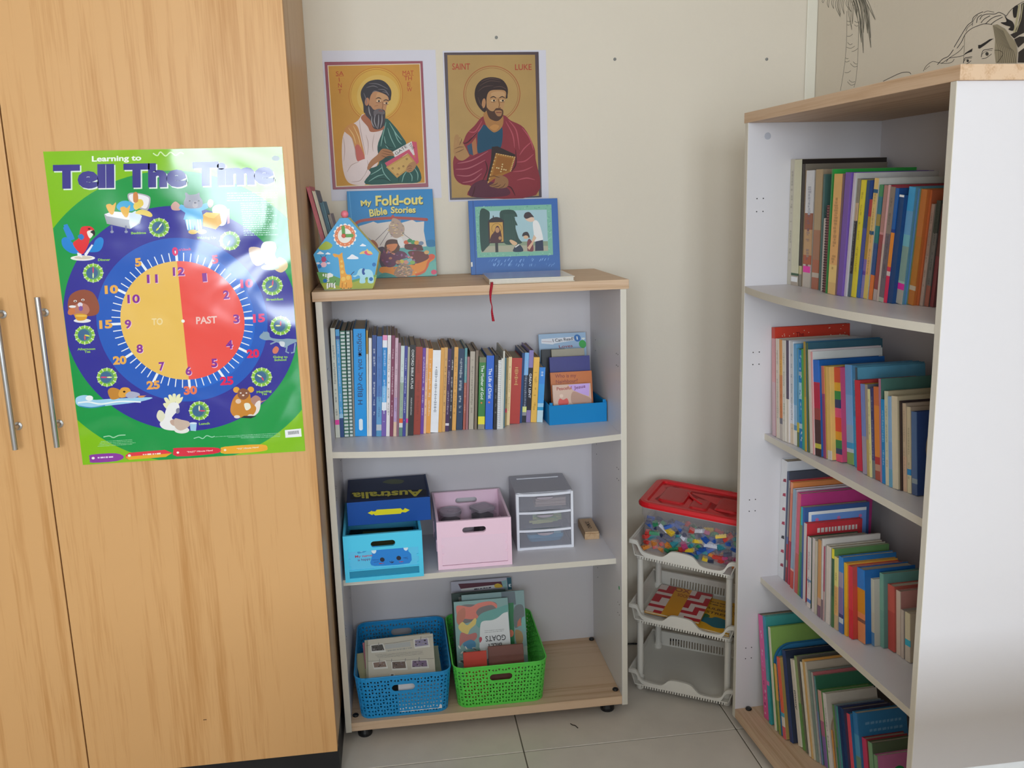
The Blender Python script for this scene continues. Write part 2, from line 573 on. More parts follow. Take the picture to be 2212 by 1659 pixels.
# frame whose local (u, v, normal) are world (x, z, -y): a sheet on a plane that faces the room
FACE_FRONT = Matrix(((1, 0, 0, 0), (0, 0, -1, 0), (0, 1, 0, 0), (0, 0, 0, 1)))
BOOKS={
'A':[
('pale cream slim', 0.0236, 0.0174, 0.0119, 0.3032, 0.1482, 0.207, 'd3d2c4', 'c9c8bb', 't555555;s.835-.88:e0409a'),
('sky blue slim', 0.0351, 0.0205, 0.0104, 0.2991, 0.1494, 0.206, '4a9bd0:.06,1f4d8c:.09,4a9bd0:.78,9cc4e0:.82,28457c', '2a5c94', 'tcfe0f0'),
('green comb-bound', 0.0477, 0.0233, 0.0142, 0.2942, 0.1507, 0.204, '1f6b52', '1d5545', 'comb'),
('dark comb-bound', 0.0603, 0.0295, 0.0103, 0.2942, 0.1505, 0.205, '4c6e68', '35504c', 'comb'),
('brown-edged', 0.068, 0.0371, 0.0045, 0.2952, 0.1481, 0.207, '8a8076', '857a70', ''),
('thick bright blue', 0.0866, 0.0442, 0.0321, 0.2978, 0.1462, 0.209, '0a8fd6', '0a80c0', 'Tgreek'),
('mustard-topped white', 0.1053, 0.0507, 0.0045, 0.2938, 0.144, 0.211, 'b08a35:.22,e3ddd0', 'd8d0c0', ''),
('plain white', 0.1119, 0.0571, 0.0081, 0.2729, 0.142, 0.196, 'e6dfdb', 'd8d2cc', ''),
('navy lettered', 0.1219, 0.0622, 0.0114, 0.2809, 0.136, 0.202, '2d4684', '2d4684', 'te0e4ee'),
('steel blue', 0.1351, 0.0651, 0.0142, 0.2774, 0.1329, 0.2, '4a74b4:.6,5f97c4:.88,b8bcc4:.94,4f8fb8', '4a74b4', 't3a5a9a'),
('cyan and purple', 0.1486, 0.0681, 0.0122, 0.2801, 0.1315, 0.202, 'e48fb8:.05,e4e4ea:.12,1f86cc:.5,6aaee0:.66,e8e8f0:.74,7458a4', '3a80c0', 'td8e4f4'),
('slim white lettered', 0.1597, 0.0709, 0.0093, 0.2799, 0.1289, 0.202, 'e4dcdc', 'd8d0d0', 't444444'),
('maroon lettered', 0.1694, 0.0729, 0.0093, 0.2795, 0.1255, 0.201, '7c3350', '7c3350', 'te8c8d4'),
('pinkish stapled', 0.1786, 0.0744, 0.0083, 0.2727, 0.1227, 0.196, 'c9a8b6:.6,b79ac0:.85,d8b8a0', 'b89aa8', 't8a6a7c'),
('mauve slim', 0.1862, 0.0759, 0.0062, 0.2593, 0.1205, 0.187, '8a5f70', '806068', ''),
('pale green stickered', 0.1944, 0.0765, 0.0095, 0.2511, 0.1187, 0.181, 'c4d0cc:.4,96aa96:.8,e05a28:.85,d8d8d0:.9,5f8478', '9cb0a4', 't7c948c'),
('violet-blue', 0.2035, 0.0766, 0.0082, 0.2507, 0.1175, 0.18, '3a3c8c', '3a3c80', 'td0d4f0'),
('speckled grey slim', 0.2107, 0.0769, 0.0054, 0.2472, 0.1187, 0.178, 'a8a894:.8,d83c90:.85,a0a08c', '98987f', ''),
('black atlas', 0.2214, 0.0771, 0.0154, 0.2515, 0.1208, 0.181, '221f1f', '221f1f', 'Tatlas'),
('thick red-brown', 0.2387, 0.0772, 0.0185, 0.2448, 0.1253, 0.176, '96392a', '8c3828', 't6f2a20'),
('purple slim', 0.2528, 0.0774, 0.0089, 0.2403, 0.132, 0.173, '6b3f9c', '6b3f9c', 'te0d8f0'),
('peach slim', 0.2609, 0.0777, 0.0066, 0.2397, 0.1339, 0.173, 'e6b894', 'd8a884', 't7a3030'),
('orange-gold', 0.2705, 0.0778, 0.0119, 0.2368, 0.1357, 0.17, 'e29a44', 'd08c3c', 'tf4e8d0'),
('thick white', 0.2875, 0.0779, 0.0214, 0.2311, 0.1373, 0.166, 'e6e6ea', 'dcdce0', 'Tscript'),
('gold paperback', 0.3033, 0.0777, 0.0094, 0.2374, 0.1379, 0.171, 'd49a4a', 'c08c48', ''),
('tan lettered', 0.3129, 0.0773, 0.0088, 0.2375, 0.1395, 0.171, 'd0a05e', 'c09050', 't5a4020'),
('dark purple patterned', 0.3229, 0.076, 0.01, 0.2329, 0.1424, 0.168, '40244f:.9,d8d0d8:.93,40244f', '3a2048', 'tc8bcd0'),
('black and white lettered', 0.3325, 0.0747, 0.0079, 0.2368, 0.1475, 0.17, '2c2630', '302a30', 'te8e0e0'),
('ochre paperback', 0.3429, 0.0718, 0.0108, 0.2354, 0.1494, 0.169, 'd9a052', 'c89248', 't8a6028'),
('dark teal', 0.3581, 0.0681, 0.0171, 0.2299, 0.1505, 0.166, '1f3654', '1f3654', 'tdcE4EA'),
('teal and rust slim', 0.3717, 0.0645, 0.0067, 0.2311, 0.1506, 0.166, '5a9498:.42,a8584a', '5a8c90', 'td0b0a0'),
('dusty rose slim', 0.3794, 0.0617, 0.006, 0.2067, 0.1499, 0.149, 'a06c70', '906068', ''),
('stone grey', 0.3912, 0.0587, 0.0134, 0.221, 0.1487, 0.159, 'b0a596', '9c9284', 't6c6258'),
('brown slim', 0.4032, 0.0573, 0.0071, 0.2241, 0.1441, 0.161, '7c6c5c', '6c5c50', ''),
('green story', 0.419, 0.0563, 0.0187, 0.2041, 0.1417, 0.147, '75795a:.07,3c7c3c:.82,e6d93c:.93,8c8878', '3c6c38', 'Tmother'),
('bright blue story', 0.44, 0.0549, 0.0208, 0.2087, 0.1356, 0.15, '2b62c4', '2b5cb4', 'Tlife'),
('black hardback', 0.4567, 0.0536, 0.0097, 0.2096, 0.1309, 0.151, '1c1c1f', '1c1c1f', 't8c8c8c'),
('white coil-bound', 0.4661, 0.0524, 0.0081, 0.1957, 0.1305, 0.141, 'dadada', 'c8c8c8', 'coil'),
('white slim', 0.4731, 0.0517, 0.0045, 0.2001, 0.1323, 0.144, 'd4d2cc', 'ccc8c0', ''),
('tall pale', 0.4779, 0.0532, 0.0045, 0.2201, 0.1349, 0.158, 'cfccc0', 'b4b4a8', ''),
('slate teal', 0.483, 0.0566, 0.0051, 0.1989, 0.1467, 0.143, '4c7480', '4c707c', ''),
('speckled olive', 0.4904, 0.0606, 0.0056, 0.1957, 0.1629, 0.141, 'a08854:.74,c83850:.8,a08854', '90784c', 't5c4c28'),
('cream paperback', 0.4983, 0.0647, 0.0095, 0.1964, 0.1712, 0.141, 'e8cc9a', 'dcc090', 't9a7a50'),
('thick brick red', 0.5181, 0.0687, 0.0295, 0.1903, 0.18, 0.137, 'b23e36', 'a43a34', 'Tred'),
('tall navy', 0.537, 0.0711, 0.0075, 0.2027, 0.1889, 0.146, '1c4478', '1c4070', ''),
('light blue and black', 0.547, 0.0719, 0.0117, 0.2027, 0.1908, 0.146, '7ab0e0:.32,28344c:.77,d9dc84:.85,8c8c90:.9,20242c', '28405c', 'tb8c0d0'),
('lavender and black', 0.5594, 0.0729, 0.0124, 0.2092, 0.1898, 0.151, '8678b0:.24,1c1a26:.83,8a78a8', '8070a0', 'Tlent'),
('mustard yellow', 0.5743, 0.0733, 0.0167, 0.189, 0.185, 0.136, 'e6b450', 'd8a84c', 't8a6420'),
('sky blue end', 0.5914, 0.0735, 0.0169, 0.1598, 0.1807, 0.115, '3c86d4:.3,3f96d8:.65,a0cce4:.72,2f96c4:.78,bcd4dc', '3478b8', 'Tsky'),
],
'B':[
('grey-cream slim', 0.0286, 0.0003, 0.0219, 0.3107, 0.1155, 0.23, 'c9c2b2', 'b8b0a0', 't8a8478'),
('tall cream', 0.0571, 0.001, 0.0345, 0.3084, 0.1144, 0.228, 'd4cfb2:.9,3c5c3c:.92,b8a898', '2c2420', 'w.93-.97'),
('dark brown', 0.0807, 0.0016, 0.0121, 0.2969, 0.1166, 0.22, '3c322c:.83,c4bc8c:.9,8c8478', '7c7264', ''),
('tan edged', 0.0913, 0.0036, 0.0085, 0.2815, 0.1199, 0.208, 'b89468', '6e5c50', ''),
('white temple-photo', 0.1143, 0.0066, 0.0369, 0.2804, 0.1163, 0.207, 'd6d4d6:.36,9c5a3c:.5,c49a6c:.72,b45c34:.8,c8bcb0', 'c4b8ac', 's.815-.87:e0309c;t5a5a7c'),
('tan and rust thick', 0.1636, 0.0099, 0.03, 0.2811, 0.1122, 0.208, 'b49a74:.5,ac7858:.75,b46848:.86,c8b8a8:.9,b06a50', '9c8870', ''),
('dark green-teal', 0.1917, 0.0133, 0.0082, 0.2693, 0.1097, 0.199, '4c6c68', '4c6c68', ''),
('short grey slim', 0.2156, 0.0171, 0.0084, 0.1693, 0.1018, 0.125, 'c4bcb4', 'b0a8a0', ''),
('mauve coil-bound', 0.2387, 0.0199, 0.0105, 0.1989, 0.0957, 0.147, '8c5454', '7c4c4c', 'dcoil'),
('tall green slim', 0.2561, 0.0251, 0.0053, 0.2786, 0.0908, 0.206, '3c8c48', '35a046', ''),
('orange patterned', 0.2834, 0.035, 0.0331, 0.267, 0.0885, 0.198, 'e0b06a:.2,e8b070:.75,ecc880:.9,e0b878', 'd8a060', 't7a4c2c'),
('dusky mauve slim', 0.303, 0.0449, 0.0055, 0.2671, 0.0881, 0.198, '7c5c5c', '6c5452', ''),
('plain purple', 0.3166, 0.0565, 0.0209, 0.2692, 0.0892, 0.199, '7a58a8', '7050a0', ''),
('lilac white', 0.3314, 0.0681, 0.0081, 0.2678, 0.0943, 0.198, 'd0c4cc', 'c8c4c0', ''),
('black patterned', 0.3405, 0.0768, 0.0095, 0.2554, 0.0982, 0.189, '8c8474:.2,c8a888:.35,2c2830:.8,50606c', '74706a', 'ta8a098'),
('bright yellow', 0.3534, 0.0809, 0.0156, 0.252, 0.1009, 0.186, 'e6d23c', 'd8c438', 't9c8c2c'),
('blue slim', 0.3672, 0.0849, 0.0113, 0.2514, 0.1038, 0.186, '34507c:.4,4c54a0:.75,3860a8', '38508c', ''),
('red and yellow', 0.3782, 0.0865, 0.0101, 0.2114, 0.1064, 0.156, 'b84844:.17,b8903c:.6,8870b0:.72,6c4cA0:.76,8c80b4', '787090', ''),
('cream blue-marked', 0.3905, 0.0877, 0.0138, 0.255, 0.107, 0.189, 'e2c07c:.09,285c84:.12,e2c07c:.43,285c84:.46,e8b878:.8,dcc068', 'd0ccc4', 't8c7438'),
('blue-green and orange', 0.4113, 0.0886, 0.0129, 0.2409, 0.1065, 0.178, '4c9060:.1,387888:.25,a08c48:.35,287878:.5,34548c:.78,e07838', '5c8070', ''),
('rosy brown', 0.4314, 0.0894, 0.013, 0.2398, 0.1044, 0.177, 'b08078:.4,c88c8c:.42,984848:.9,b8a4a0', '988078', ''),
('pink-grey slim', 0.4451, 0.0902, 0.0073, 0.2403, 0.1028, 0.178, 'd8a8a8:.5,c8b4a8', '9c3c44', ''),
('grey photo', 0.4573, 0.0925, 0.0164, 0.2358, 0.1027, 0.175, '8c7c70:.4,70646c:.96,a8b0a0', 'a04850', 't584c50'),
('orange and crimson slim', 0.471, 0.0959, 0.0102, 0.2331, 0.1035, 0.172, '2060a8:.35,1c3c88:.38,e88c30:.68,d83c50:.72,d8c4c0:.76,d82c54', '204880', ''),
('navy', 0.4848, 0.099, 0.0167, 0.2197, 0.1058, 0.163, '1c4478', '1c4478', 'w.0-.02'),
('light blue and grey-green', 0.5033, 0.1017, 0.0196, 0.2346, 0.1138, 0.174, '48a4d8:.2,6ca4d0:.4,7cbcc8:.5,8ca89c:.8,a0c4b0:.82,e030a0:.875,b0aca0', '5c8c9c', ''),
('dull blue slim', 0.5155, 0.104, 0.004, 0.2319, 0.1206, 0.172, '5c8cc4', '6c8c70', ''),
('thick orange', 0.527, 0.1036, 0.0182, 0.2293, 0.1244, 0.17, 'c87838:.4,c07c30:.83,c8b8a0:.87,c07430', 'c06c38', ''),
('rust slim', 0.5394, 0.1014, 0.0048, 0.2282, 0.1315, 0.169, 'c4683c', 'b05c3c', ''),
('grey-brown', 0.5475, 0.0972, 0.0091, 0.201, 0.1341, 0.149, 'a89084:.5,b09c90', '8c8074', 't6c605c'),
('charcoal photo', 0.5589, 0.0954, 0.0121, 0.2072, 0.1376, 0.153, '404840:.3,74706c:.8,a06050', '505450', 't302c2c'),
('dark red', 0.5713, 0.0922, 0.0107, 0.2008, 0.1407, 0.149, '64403c:.5,803c40', '704848', ''),
],
'C':[
('tall red-orange', 0.0482, -0.0774, 0.0171, 0.2832, 0.0767, 0.21, 'c84838:.1,d8a0a4:.5,d0b0b8', 'd0402c', 'Tdots'),
('cream slim', 0.0716, -0.0775, 0.0169, 0.2577, 0.076, 0.191, 'dccfc0', 'd0c4b4', 't9a9488'),
('orange patterned slim', 0.0887, -0.0775, 0.014, 0.2579, 0.0768, 0.191, 'e09a50:.2,e8b050:.35,d88448:.78,706c78:.84,c0b4ac', 'c4b8a8', 'tb05c30'),
('white-cream lettered', 0.1042, -0.0772, 0.0163, 0.2578, 0.0773, 0.191, 'e0d8cc', 'c8bcb0', 't8a9464'),
('purple and cream slim', 0.1183, -0.0772, 0.0113, 0.2599, 0.0794, 0.192, '52445c:.57,d8ccc0', 'd0c8c8', ''),
('white lettered', 0.1326, -0.078, 0.0161, 0.2593, 0.0841, 0.192, 'd8d8dc:.6,e4e4ec:.8,e0ccb4', 'c8ccd0', 't506c8c'),
('pale blue slim', 0.1478, -0.0786, 0.0132, 0.255, 0.0853, 0.189, '6aa8d4:.6,9cc0dc:.8,5c94c0:.85,e8e4dc', '60a0c8', ''),
('blue and yellow slim', 0.16, -0.0815, 0.0091, 0.2451, 0.086, 0.181, '5c98b8:.75,c8b83c:.85,6c7c48', '58886c', ''),
('blue block-patterned', 0.174, -0.0855, 0.0163, 0.2437, 0.0868, 0.18, '1484cc:.22,a8bccc:.26,1484cc:.33,a0d0e8:.5,2090d0:.75,c0d4e0:.8,1478bc', '50a0c0', 'Tblocks'),
('bright green', 0.191, -0.0941, 0.0129, 0.249, 0.0851, 0.184, '48a850:.5,40a878:.8,38a490', '409c50', ''),
('olive-gold slim', 0.2037, -0.1022, 0.0078, 0.2686, 0.0836, 0.199, 'b09030:.5,c8a030', '356888', ''),
('dark green slim', 0.2134, -0.1103, 0.0066, 0.2673, 0.0863, 0.198, '5c7048', '386070', ''),
('cream edged', 0.2247, -0.1173, 0.0116, 0.252, 0.0871, 0.186, 'e0d4c8', 'd8c8c8', ''),
('pink slim', 0.2358, -0.1231, 0.0069, 0.249, 0.0873, 0.184, 'e8a8a8', 'd4d4d0', ''),
('blue and red dotted', 0.2528, -0.1244, 0.0257, 0.2307, 0.0894, 0.171, '2c74d8:.23,c02848:.5,a04440:.62,503030:.87,c8c048:.92,402828', '1c5898', ''),
('rusty mauve slim', 0.2719, -0.1256, 0.0111, 0.2202, 0.0958, 0.163, 'd87c60:.3,a04c70', 'a88c40', ''),
('pale yellow', 0.2869, -0.1266, 0.0176, 0.2204, 0.1002, 0.163, 'e8c070:.9,d8d0c8', 'd8b468', ''),
('rainbow striped', 0.3084, -0.1266, 0.0243, 0.2215, 0.1118, 0.164, 'd8543c:.16,e0a838:.25,2c8c4c:.34,28386c:.43,e05080:.53,e04838:.68,e09c30:.77,2c804c:.86,28406c:.92,e05078', 'c04870', ''),
('shiny blue', 0.3348, -0.1289, 0.0266, 0.2308, 0.1251, 0.171, '70a8dc:.3,84b4e4:.6,90b4d0:.78,40a0d0:.84,c0d0d8:.88,88ac60', '5888a8', 'Tshine'),
('mid blue', 0.3565, -0.1311, 0.0147, 0.2328, 0.1279, 0.172, '4c88b4:.5,489cc8', '5088a0', 't8cb0c8'),
('dark slate slim', 0.3681, -0.1334, 0.0066, 0.2313, 0.126, 0.171, '485c6c:.8,909890', '5c9cb8', ''),
('red rounded', 0.385, -0.1358, 0.0206, 0.2053, 0.1184, 0.152, 'd43444:.4,d42c48', 'b83c3c', ''),
('lavender and grey', 0.4092, -0.138, 0.0157, 0.202, 0.1165, 0.149, '7c8cc8:.58,a89cb0', 'c8982c', ''),
('grey-brown slim', 0.4233, -0.1373, 0.0085, 0.204, 0.1165, 0.151, 'a89888:.6,c0a868', '6c6c74', ''),
('pale yellow dotted', 0.4323, -0.1351, 0.0078, 0.1958, 0.1168, 0.145, 'e4dca0:.5,e8dc98', '28385c', 't8c7c38'),
('navy patterned', 0.4421, -0.1318, 0.0111, 0.2, 0.1181, 0.148, '3c3c70:.4,484878:.8,747c80', '604c78', 'ta09cc0'),
('orange rounded', 0.4574, -0.1279, 0.0187, 0.205, 0.1184, 0.152, 'd0703c:.2,e08838:.75,b83c38:.83,c09078:.9,a85040', 'b06848', ''),
('tall dusty pink', 0.4702, -0.1236, 0.0061, 0.2255, 0.1183, 0.167, 'b87890', '4c7468', ''),
('vivid blue', 0.4809, -0.12, 0.0128, 0.1831, 0.118, 0.135, '2090d0:.5,2084c4', '206c94', 'tb8d8e8'),
('cream speckled', 0.4936, -0.1179, 0.0118, 0.2034, 0.1179, 0.151, 'ccccb0:.7,d4ccb0', 'b4a484', 't8c8868'),
('pale blue-grey slim', 0.5047, -0.1169, 0.0097, 0.1947, 0.1181, 0.144, '8cb0d4:.5,80a4d0:.8,6ca4c0', '88a0b4', ''),
('thick cream', 0.5194, -0.116, 0.0189, 0.1975, 0.12, 0.146, 'dccdb0', 'b8a888', ''),
('dark brown slim', 0.5317, -0.1149, 0.005, 0.1905, 0.1251, 0.141, '3c2c28', '382c2c', ''),
('pinkish cream', 0.5396, -0.1137, 0.0101, 0.1866, 0.129, 0.138, 'd0b89c:.6,dcb89c', 'b09c88', 'ta08870'),
('cream blue-stickered', 0.551, -0.113, 0.0118, 0.1813, 0.1315, 0.134, 'd0c0a0:.72,2c8cc8:.79,d8cca8', 'a89480', 't908868'),
('navy ringed', 0.5667, -0.1117, 0.0168, 0.1743, 0.1331, 0.129, '54709c:.8,94a0a8:.86,4c6088', '2c4478', 'Tring'),
],
'D':[
('tall white red-lettered', 0.0337, 0.0042, 0.0322, 0.332, 0.1157, 0.239, 'd8d8dc', 'd0d0d4', 'Tfigs'),
('navy-backed', 0.0552, 0.003, 0.0094, 0.3063, 0.1159, 0.227, '4a5470:.6,50586c', '484c58', ''),
('grey and red slim', 0.0635, 0.0022, 0.0063, 0.2848, 0.1162, 0.211, 'a09c98:.55,6c78b0:.62,c03840:.78,b0a89c:.85,a83838', 'cc3844', ''),
('dark plum slim', 0.0706, -0.0004, 0.0059, 0.265, 0.1163, 0.196, '5c3c4c:.5,503040', '684858', ''),
('salmon and crimson', 0.0793, -0.0012, 0.0104, 0.2841, 0.1155, 0.21, 'e09874:.1,dc8468:.57,b83048', 'd88850', ''),
('grey-blue and red', 0.1024, -0.0018, 0.0149, 0.2732, 0.1116, 0.202, '90a8bc:.8,d8b0a8:.82,c84c40', 'd4c4cc', ''),
('rose pink', 0.1331, -0.0023, 0.0158, 0.2723, 0.1086, 0.202, 'd86478:.6,c85c58', 'b83c7c', ''),
('olive green slim', 0.1471, -0.0067, 0.004, 0.2404, 0.1075, 0.178, '7c9448', 'c48438', ''),
('cyan backed', 0.156, -0.0168, 0.0082, 0.2421, 0.1079, 0.179, '18b4d4:.2,78906c:.5,2c8474', '88b84c', ''),
('blue framed', 0.1673, -0.027, 0.007, 0.2435, 0.1071, 0.18, '4060a8', '3c5c94', 'Tframe'),
('white slim', 0.184, -0.0371, 0.0115, 0.2077, 0.1045, 0.154, 'd4cac8', 'c83840', 'Tredtitle'),
('thick white blue-dotted', 0.219, -0.0471, 0.0167, 0.1836, 0.0984, 0.136, 'dcd0d0:.5,dcd4d4:.6,7c94b4:.63,dcd0d0:.88,5c84c4:.93,d8ccc8', '3c5440', 't908890'),
('white-grey slim', 0.2447, -0.0532, 0.0097, 0.1907, 0.0961, 0.141, 'd4c8c4', '9c9488', ''),
('beige slim', 0.2571, -0.0532, 0.009, 0.1881, 0.096, 0.139, 'c8bca8', 'a89c8c', ''),
('tan orange', 0.2733, -0.0516, 0.0121, 0.1968, 0.0964, 0.146, 'd09860:.75,c8a494:.85,805c70', 'b8a898', ''),
('grey white slim', 0.2872, -0.05, 0.0058, 0.2046, 0.0965, 0.151, 'd8d0cc:.75,846c74', 'ccc4bc', ''),
('maroon edged slim', 0.2955, -0.0521, 0.005, 0.1882, 0.0968, 0.139, 'b0586c:.6,c09c98', 'b0a8a0', ''),
('thick pale cream', 0.312, -0.0545, 0.0162, 0.1946, 0.0982, 0.144, 'd8ccc4', 'b4ac9c', ''),
('yellow and green', 0.3298, -0.0574, 0.008, 0.1946, 0.1001, 0.144, 'e8d83c:.12,3c6048:.6,4c7448', '5c8450', ''),
('cream and orange', 0.3439, -0.0691, 0.0148, 0.1789, 0.1019, 0.132, 'e4d484:.4,e4b070:.8,c8a880', 'a89c90', 't9c8050'),
('blue and lavender', 0.3629, -0.0807, 0.0158, 0.186, 0.104, 0.138, '3c84cc:.2,a094ac:.4,8470a4:.75,443c74:.8,c0c8d0:.87,4868ac', '2868a0', ''),
('bright yellow edged', 0.3783, -0.0911, 0.0107, 0.1766, 0.1075, 0.131, 'e8b428:.6,e4a428', 'c89038', ''),
('bright red', 0.3933, -0.1013, 0.0151, 0.1734, 0.1119, 0.128, 'd83c4c:.6,d02c40', 'b84438', ''),
('blue and orange dotted', 0.4168, -0.1085, 0.0286, 0.1743, 0.125, 0.129, '2c7cc8:.27,d08c28:.6,dc8858:.68,7c5448:.73,d88858', '205c98', ''),
('black and white cover', 0.4364, -0.1077, 0.0097, 0.1577, 0.1416, 0.117, 'c8c0a8:.5,c4b8a0:.8,5c84a8', 'b4aca0', ''),
('grey-teal', 0.4485, -0.107, 0.0137, 0.1735, 0.1572, 0.128, '74a494:.5,6c9c90', '5c8880', ''),
('coral red', 0.4678, -0.1037, 0.0242, 0.1524, 0.1681, 0.113, 'c85c50:.4,b84c44', 'a85448', ''),
('off-white', 0.4879, -0.1004, 0.0151, 0.1481, 0.1728, 0.11, 'd0bcac', 'b47c74', ''),
('short white-grey', 0.5023, -0.0996, 0.0101, 0.1104, 0.173, 0.11, 'c4b4a8', 'a89c94', ''),
('short cream blue-stickered', 0.5198, -0.0996, 0.0176, 0.1115, 0.1744, 0.11, 'd4c8a8:.55,38b0cc:.68,c8bcac', 'b8a890', ''),
],
'E':[
('tall pink flowery', 0.0861, -0.1915, 0.0268, 0.2864, 0.0606, 0.212, 'd45c9c:.5,d0508c', '5c5448', 'Tfl'),
('teal', 0.1098, -0.1987, 0.0132, 0.294, 0.0605, 0.218, '3c88a8:.4,4c98a4:.6,d06ca0:.64,2c94a0', '3c8c88', ''),
('white-edged green', 0.1402, -0.2098, 0.01, 0.2774, 0.0611, 0.205, 'd4ccb8', '7c9c50', ''),
('orange arched', 0.1622, -0.2289, 0.0158, 0.238, 0.0631, 0.176, 'e8a848:.62,9c9c48:.9,8c9440', '2c6c98', 'arch'),
('red slim', 0.1821, -0.2474, 0.0147, 0.2142, 0.0655, 0.158, 'e05c44:.68,50a0b8:.73,d8ccc0:.85,d05864', 'a08448', ''),
('navy blue', 0.2017, -0.2631, 0.0161, 0.2393, 0.0753, 0.177, '283c6c', '20283c', ''),
('white lettered animal', 0.2225, -0.2762, 0.0177, 0.2228, 0.0881, 0.165, 'd8ccbc', 'c0b4a4', 'Tanimal'),
('olive slim', 0.2399, -0.2824, 0.0125, 0.2394, 0.091, 0.177, '8c9c68:.5,5c8c44', '70805c', ''),
('dark grey slim', 0.2509, -0.2844, 0.0073, 0.2443, 0.0919, 0.181, '685c50:.5,6c7058', '605c54', ''),
('white edged', 0.2667, -0.2822, 0.0091, 0.2378, 0.0924, 0.176, 'd4ccbc', '706c60', ''),
('tan edged', 0.2753, -0.28, 0.0068, 0.248, 0.0937, 0.183, 'c09c64', 'c89048', ''),
('ivory edged', 0.2827, -0.2779, 0.0069, 0.2451, 0.0958, 0.181, 'c8bca4', 'a89c8c', ''),
('grey-green slim', 0.2907, -0.2748, 0.008, 0.2276, 0.0994, 0.168, '7c8c80', '707870', ''),
('pale grey slim', 0.2982, -0.2728, 0.006, 0.2261, 0.1031, 0.167, 'a8a8a0', 'a85c60', ''),
('slate slim', 0.305, -0.2719, 0.0066, 0.2203, 0.1055, 0.163, '5c8484:.4,6c80a0', '2c6048', ''),
('rose and purple', 0.3166, -0.271, 0.0152, 0.1889, 0.1094, 0.14, 'c89c90:.4,a8607c:.6,80609c', '4c7c40', ''),
('tall white lettered', 0.3322, -0.2701, 0.0143, 0.1895, 0.114, 0.14, 'd4ccc8', 'b8b0a4', 't605058'),
('tan arched', 0.3454, -0.2696, 0.0106, 0.1558, 0.1194, 0.115, 'd09850:.3,cc8c40', 'a08c78', 'arch'),
('forest green slim', 0.3546, -0.2677, 0.0067, 0.1729, 0.1239, 0.128, '5c8448:.6,3c7c58', '6c7c84', ''),
('teal edged slim', 0.3614, -0.2634, 0.0057, 0.1724, 0.1293, 0.128, '48908c', '303c60', ''),
('dark navy', 0.372, -0.2563, 0.0143, 0.1709, 0.136, 0.127, '203c68', '403c54', ''),
('coral slim', 0.3862, -0.2485, 0.0127, 0.1656, 0.1433, 0.123, 'dc5460', '2c6c98', ''),
('blue lettered', 0.4033, -0.2406, 0.0199, 0.1765, 0.151, 0.131, '3478ac:.3,4c94b8:.6,6c8c70', '2c6c98', 'Tlines'),
('crimson', 0.4229, -0.2301, 0.0177, 0.1253, 0.1582, 0.11, 'c83c60:.6,c03c5c', '8c3438', ''),
('grey-green rounded', 0.4407, -0.2255, 0.0163, 0.1256, 0.1625, 0.11, '78a078:.5,58845c', '505c44', ''),
('pink green-dotted', 0.4566, -0.2223, 0.0142, 0.1038, 0.1652, 0.11, '7c9c78:.35,d8a830', 'b86890', 'Tgreen'),
],
}
SHELFZ={'A': 0.839, 'B': 1.2345, 'C': 0.8425, 'D': 0.438, 'E': 0.05}
# ---------------------------------------------------------------- room
WALLY, WALLX = .42, 1.5
M_WALL = mat('cream_wall_paint', 'e5dac9', .62, .3, noise=.03, nscale=3, bump=.25, bscale=70)
M_CEIL = mat('white_ceiling_paint', 'e8e6e0', .8, .2)
M_GROUT = mat('dark_grout', '6c6558', .9)
M_TILE = vcmat('floor_tile_glaze', .32, .45, noise=.09, nscale=14)


def slab(name, x0, x1, y0, y1, z0, z1, m, parent=None):
    return struct(MB().box(x0, x1, y0, y1, z0, z1).build(name, m, parent))


wall_back = slab('wall_back', -2.4, WALLX, WALLY, WALLY + .1, 0, 2.75, M_WALL)
wall_right = slab('wall_right', WALLX, WALLX + .1, -4.3, WALLY + .1, 0, 2.75, M_WALL)
slab('wall_left', -2.5, -2.4, -4.3, WALLY + .1, 0, 2.75, M_WALL)
slab('ceiling', -2.5, WALLX + .1, -4.3, WALLY + .1, 2.75, 2.85, M_CEIL)
wf = MB()
OP = [(-1.08, .08), (.34, 1.10)]
Z0, Z1 = 1.05, 2.31
xs = [-2.4] + [q for p in OP for q in p] + [WALLX]
for i in range(0, len(xs), 2):
    wf.box(xs[i], xs[i + 1], -4.3, -4.2, 0, 2.75)
for a, b in OP:
    wf.box(a, b, -4.3, -4.2, 0, Z0)
    wf.box(a, b, -4.3, -4.2, Z1, 2.75)
struct(wf.build('wall_front', M_WALL))
M_FRAME = mat('white_window_frame', 'dddcd6', .4)
for i, (a, b) in enumerate(OP):
    w = MB()
    for p, q in ((a, a + .04), (b - .04, b), ((a + b) / 2 - .03, (a + b) / 2 + .03)):
        w.box(p, q, -4.25, -4.205, Z0, Z1)
    for p, q in ((Z0, Z0 + .04), (Z1 - .04, Z1)):
        w.box(a + .04, b - .04, -4.25, -4.205, p, q)
    struct(w.build('window_%d' % (i + 1), M_FRAME))

# floor: grout bed and separate square tiles
floor = struct(MB().box(-2.5, WALLX + .1, -4.3, WALLY + .1, -.06, -.0025).build('floor', M_GROUT))
rr = random.Random(3)
TX = [.479 - .6 * k for k in range(4, -3, -1)]
TY = [-.12 - .6 * k for k in range(6, -2, -1)]
for i in range(len(TX) - 1):
    for j in range(len(TY) - 1):
        x0, x1 = max(TX[i] + .0016, -2.4), min(TX[i + 1] - .0016, WALLX)
        y0, y1 = max(TY[j] + .0016, -4.2), min(TY[j + 1] - .0016, WALLY)
        if x1 - x0 < .02 or y1 - y0 < .02:
            continue
        g = rr.uniform(.97, 1.03)
        MB().box(x0, x1, y0, y1, -.012, rr.uniform(-.0003, 0), lin('d9cfc3', g)).build('tile', M_TILE, floor, bevel=.0012, segs=1)

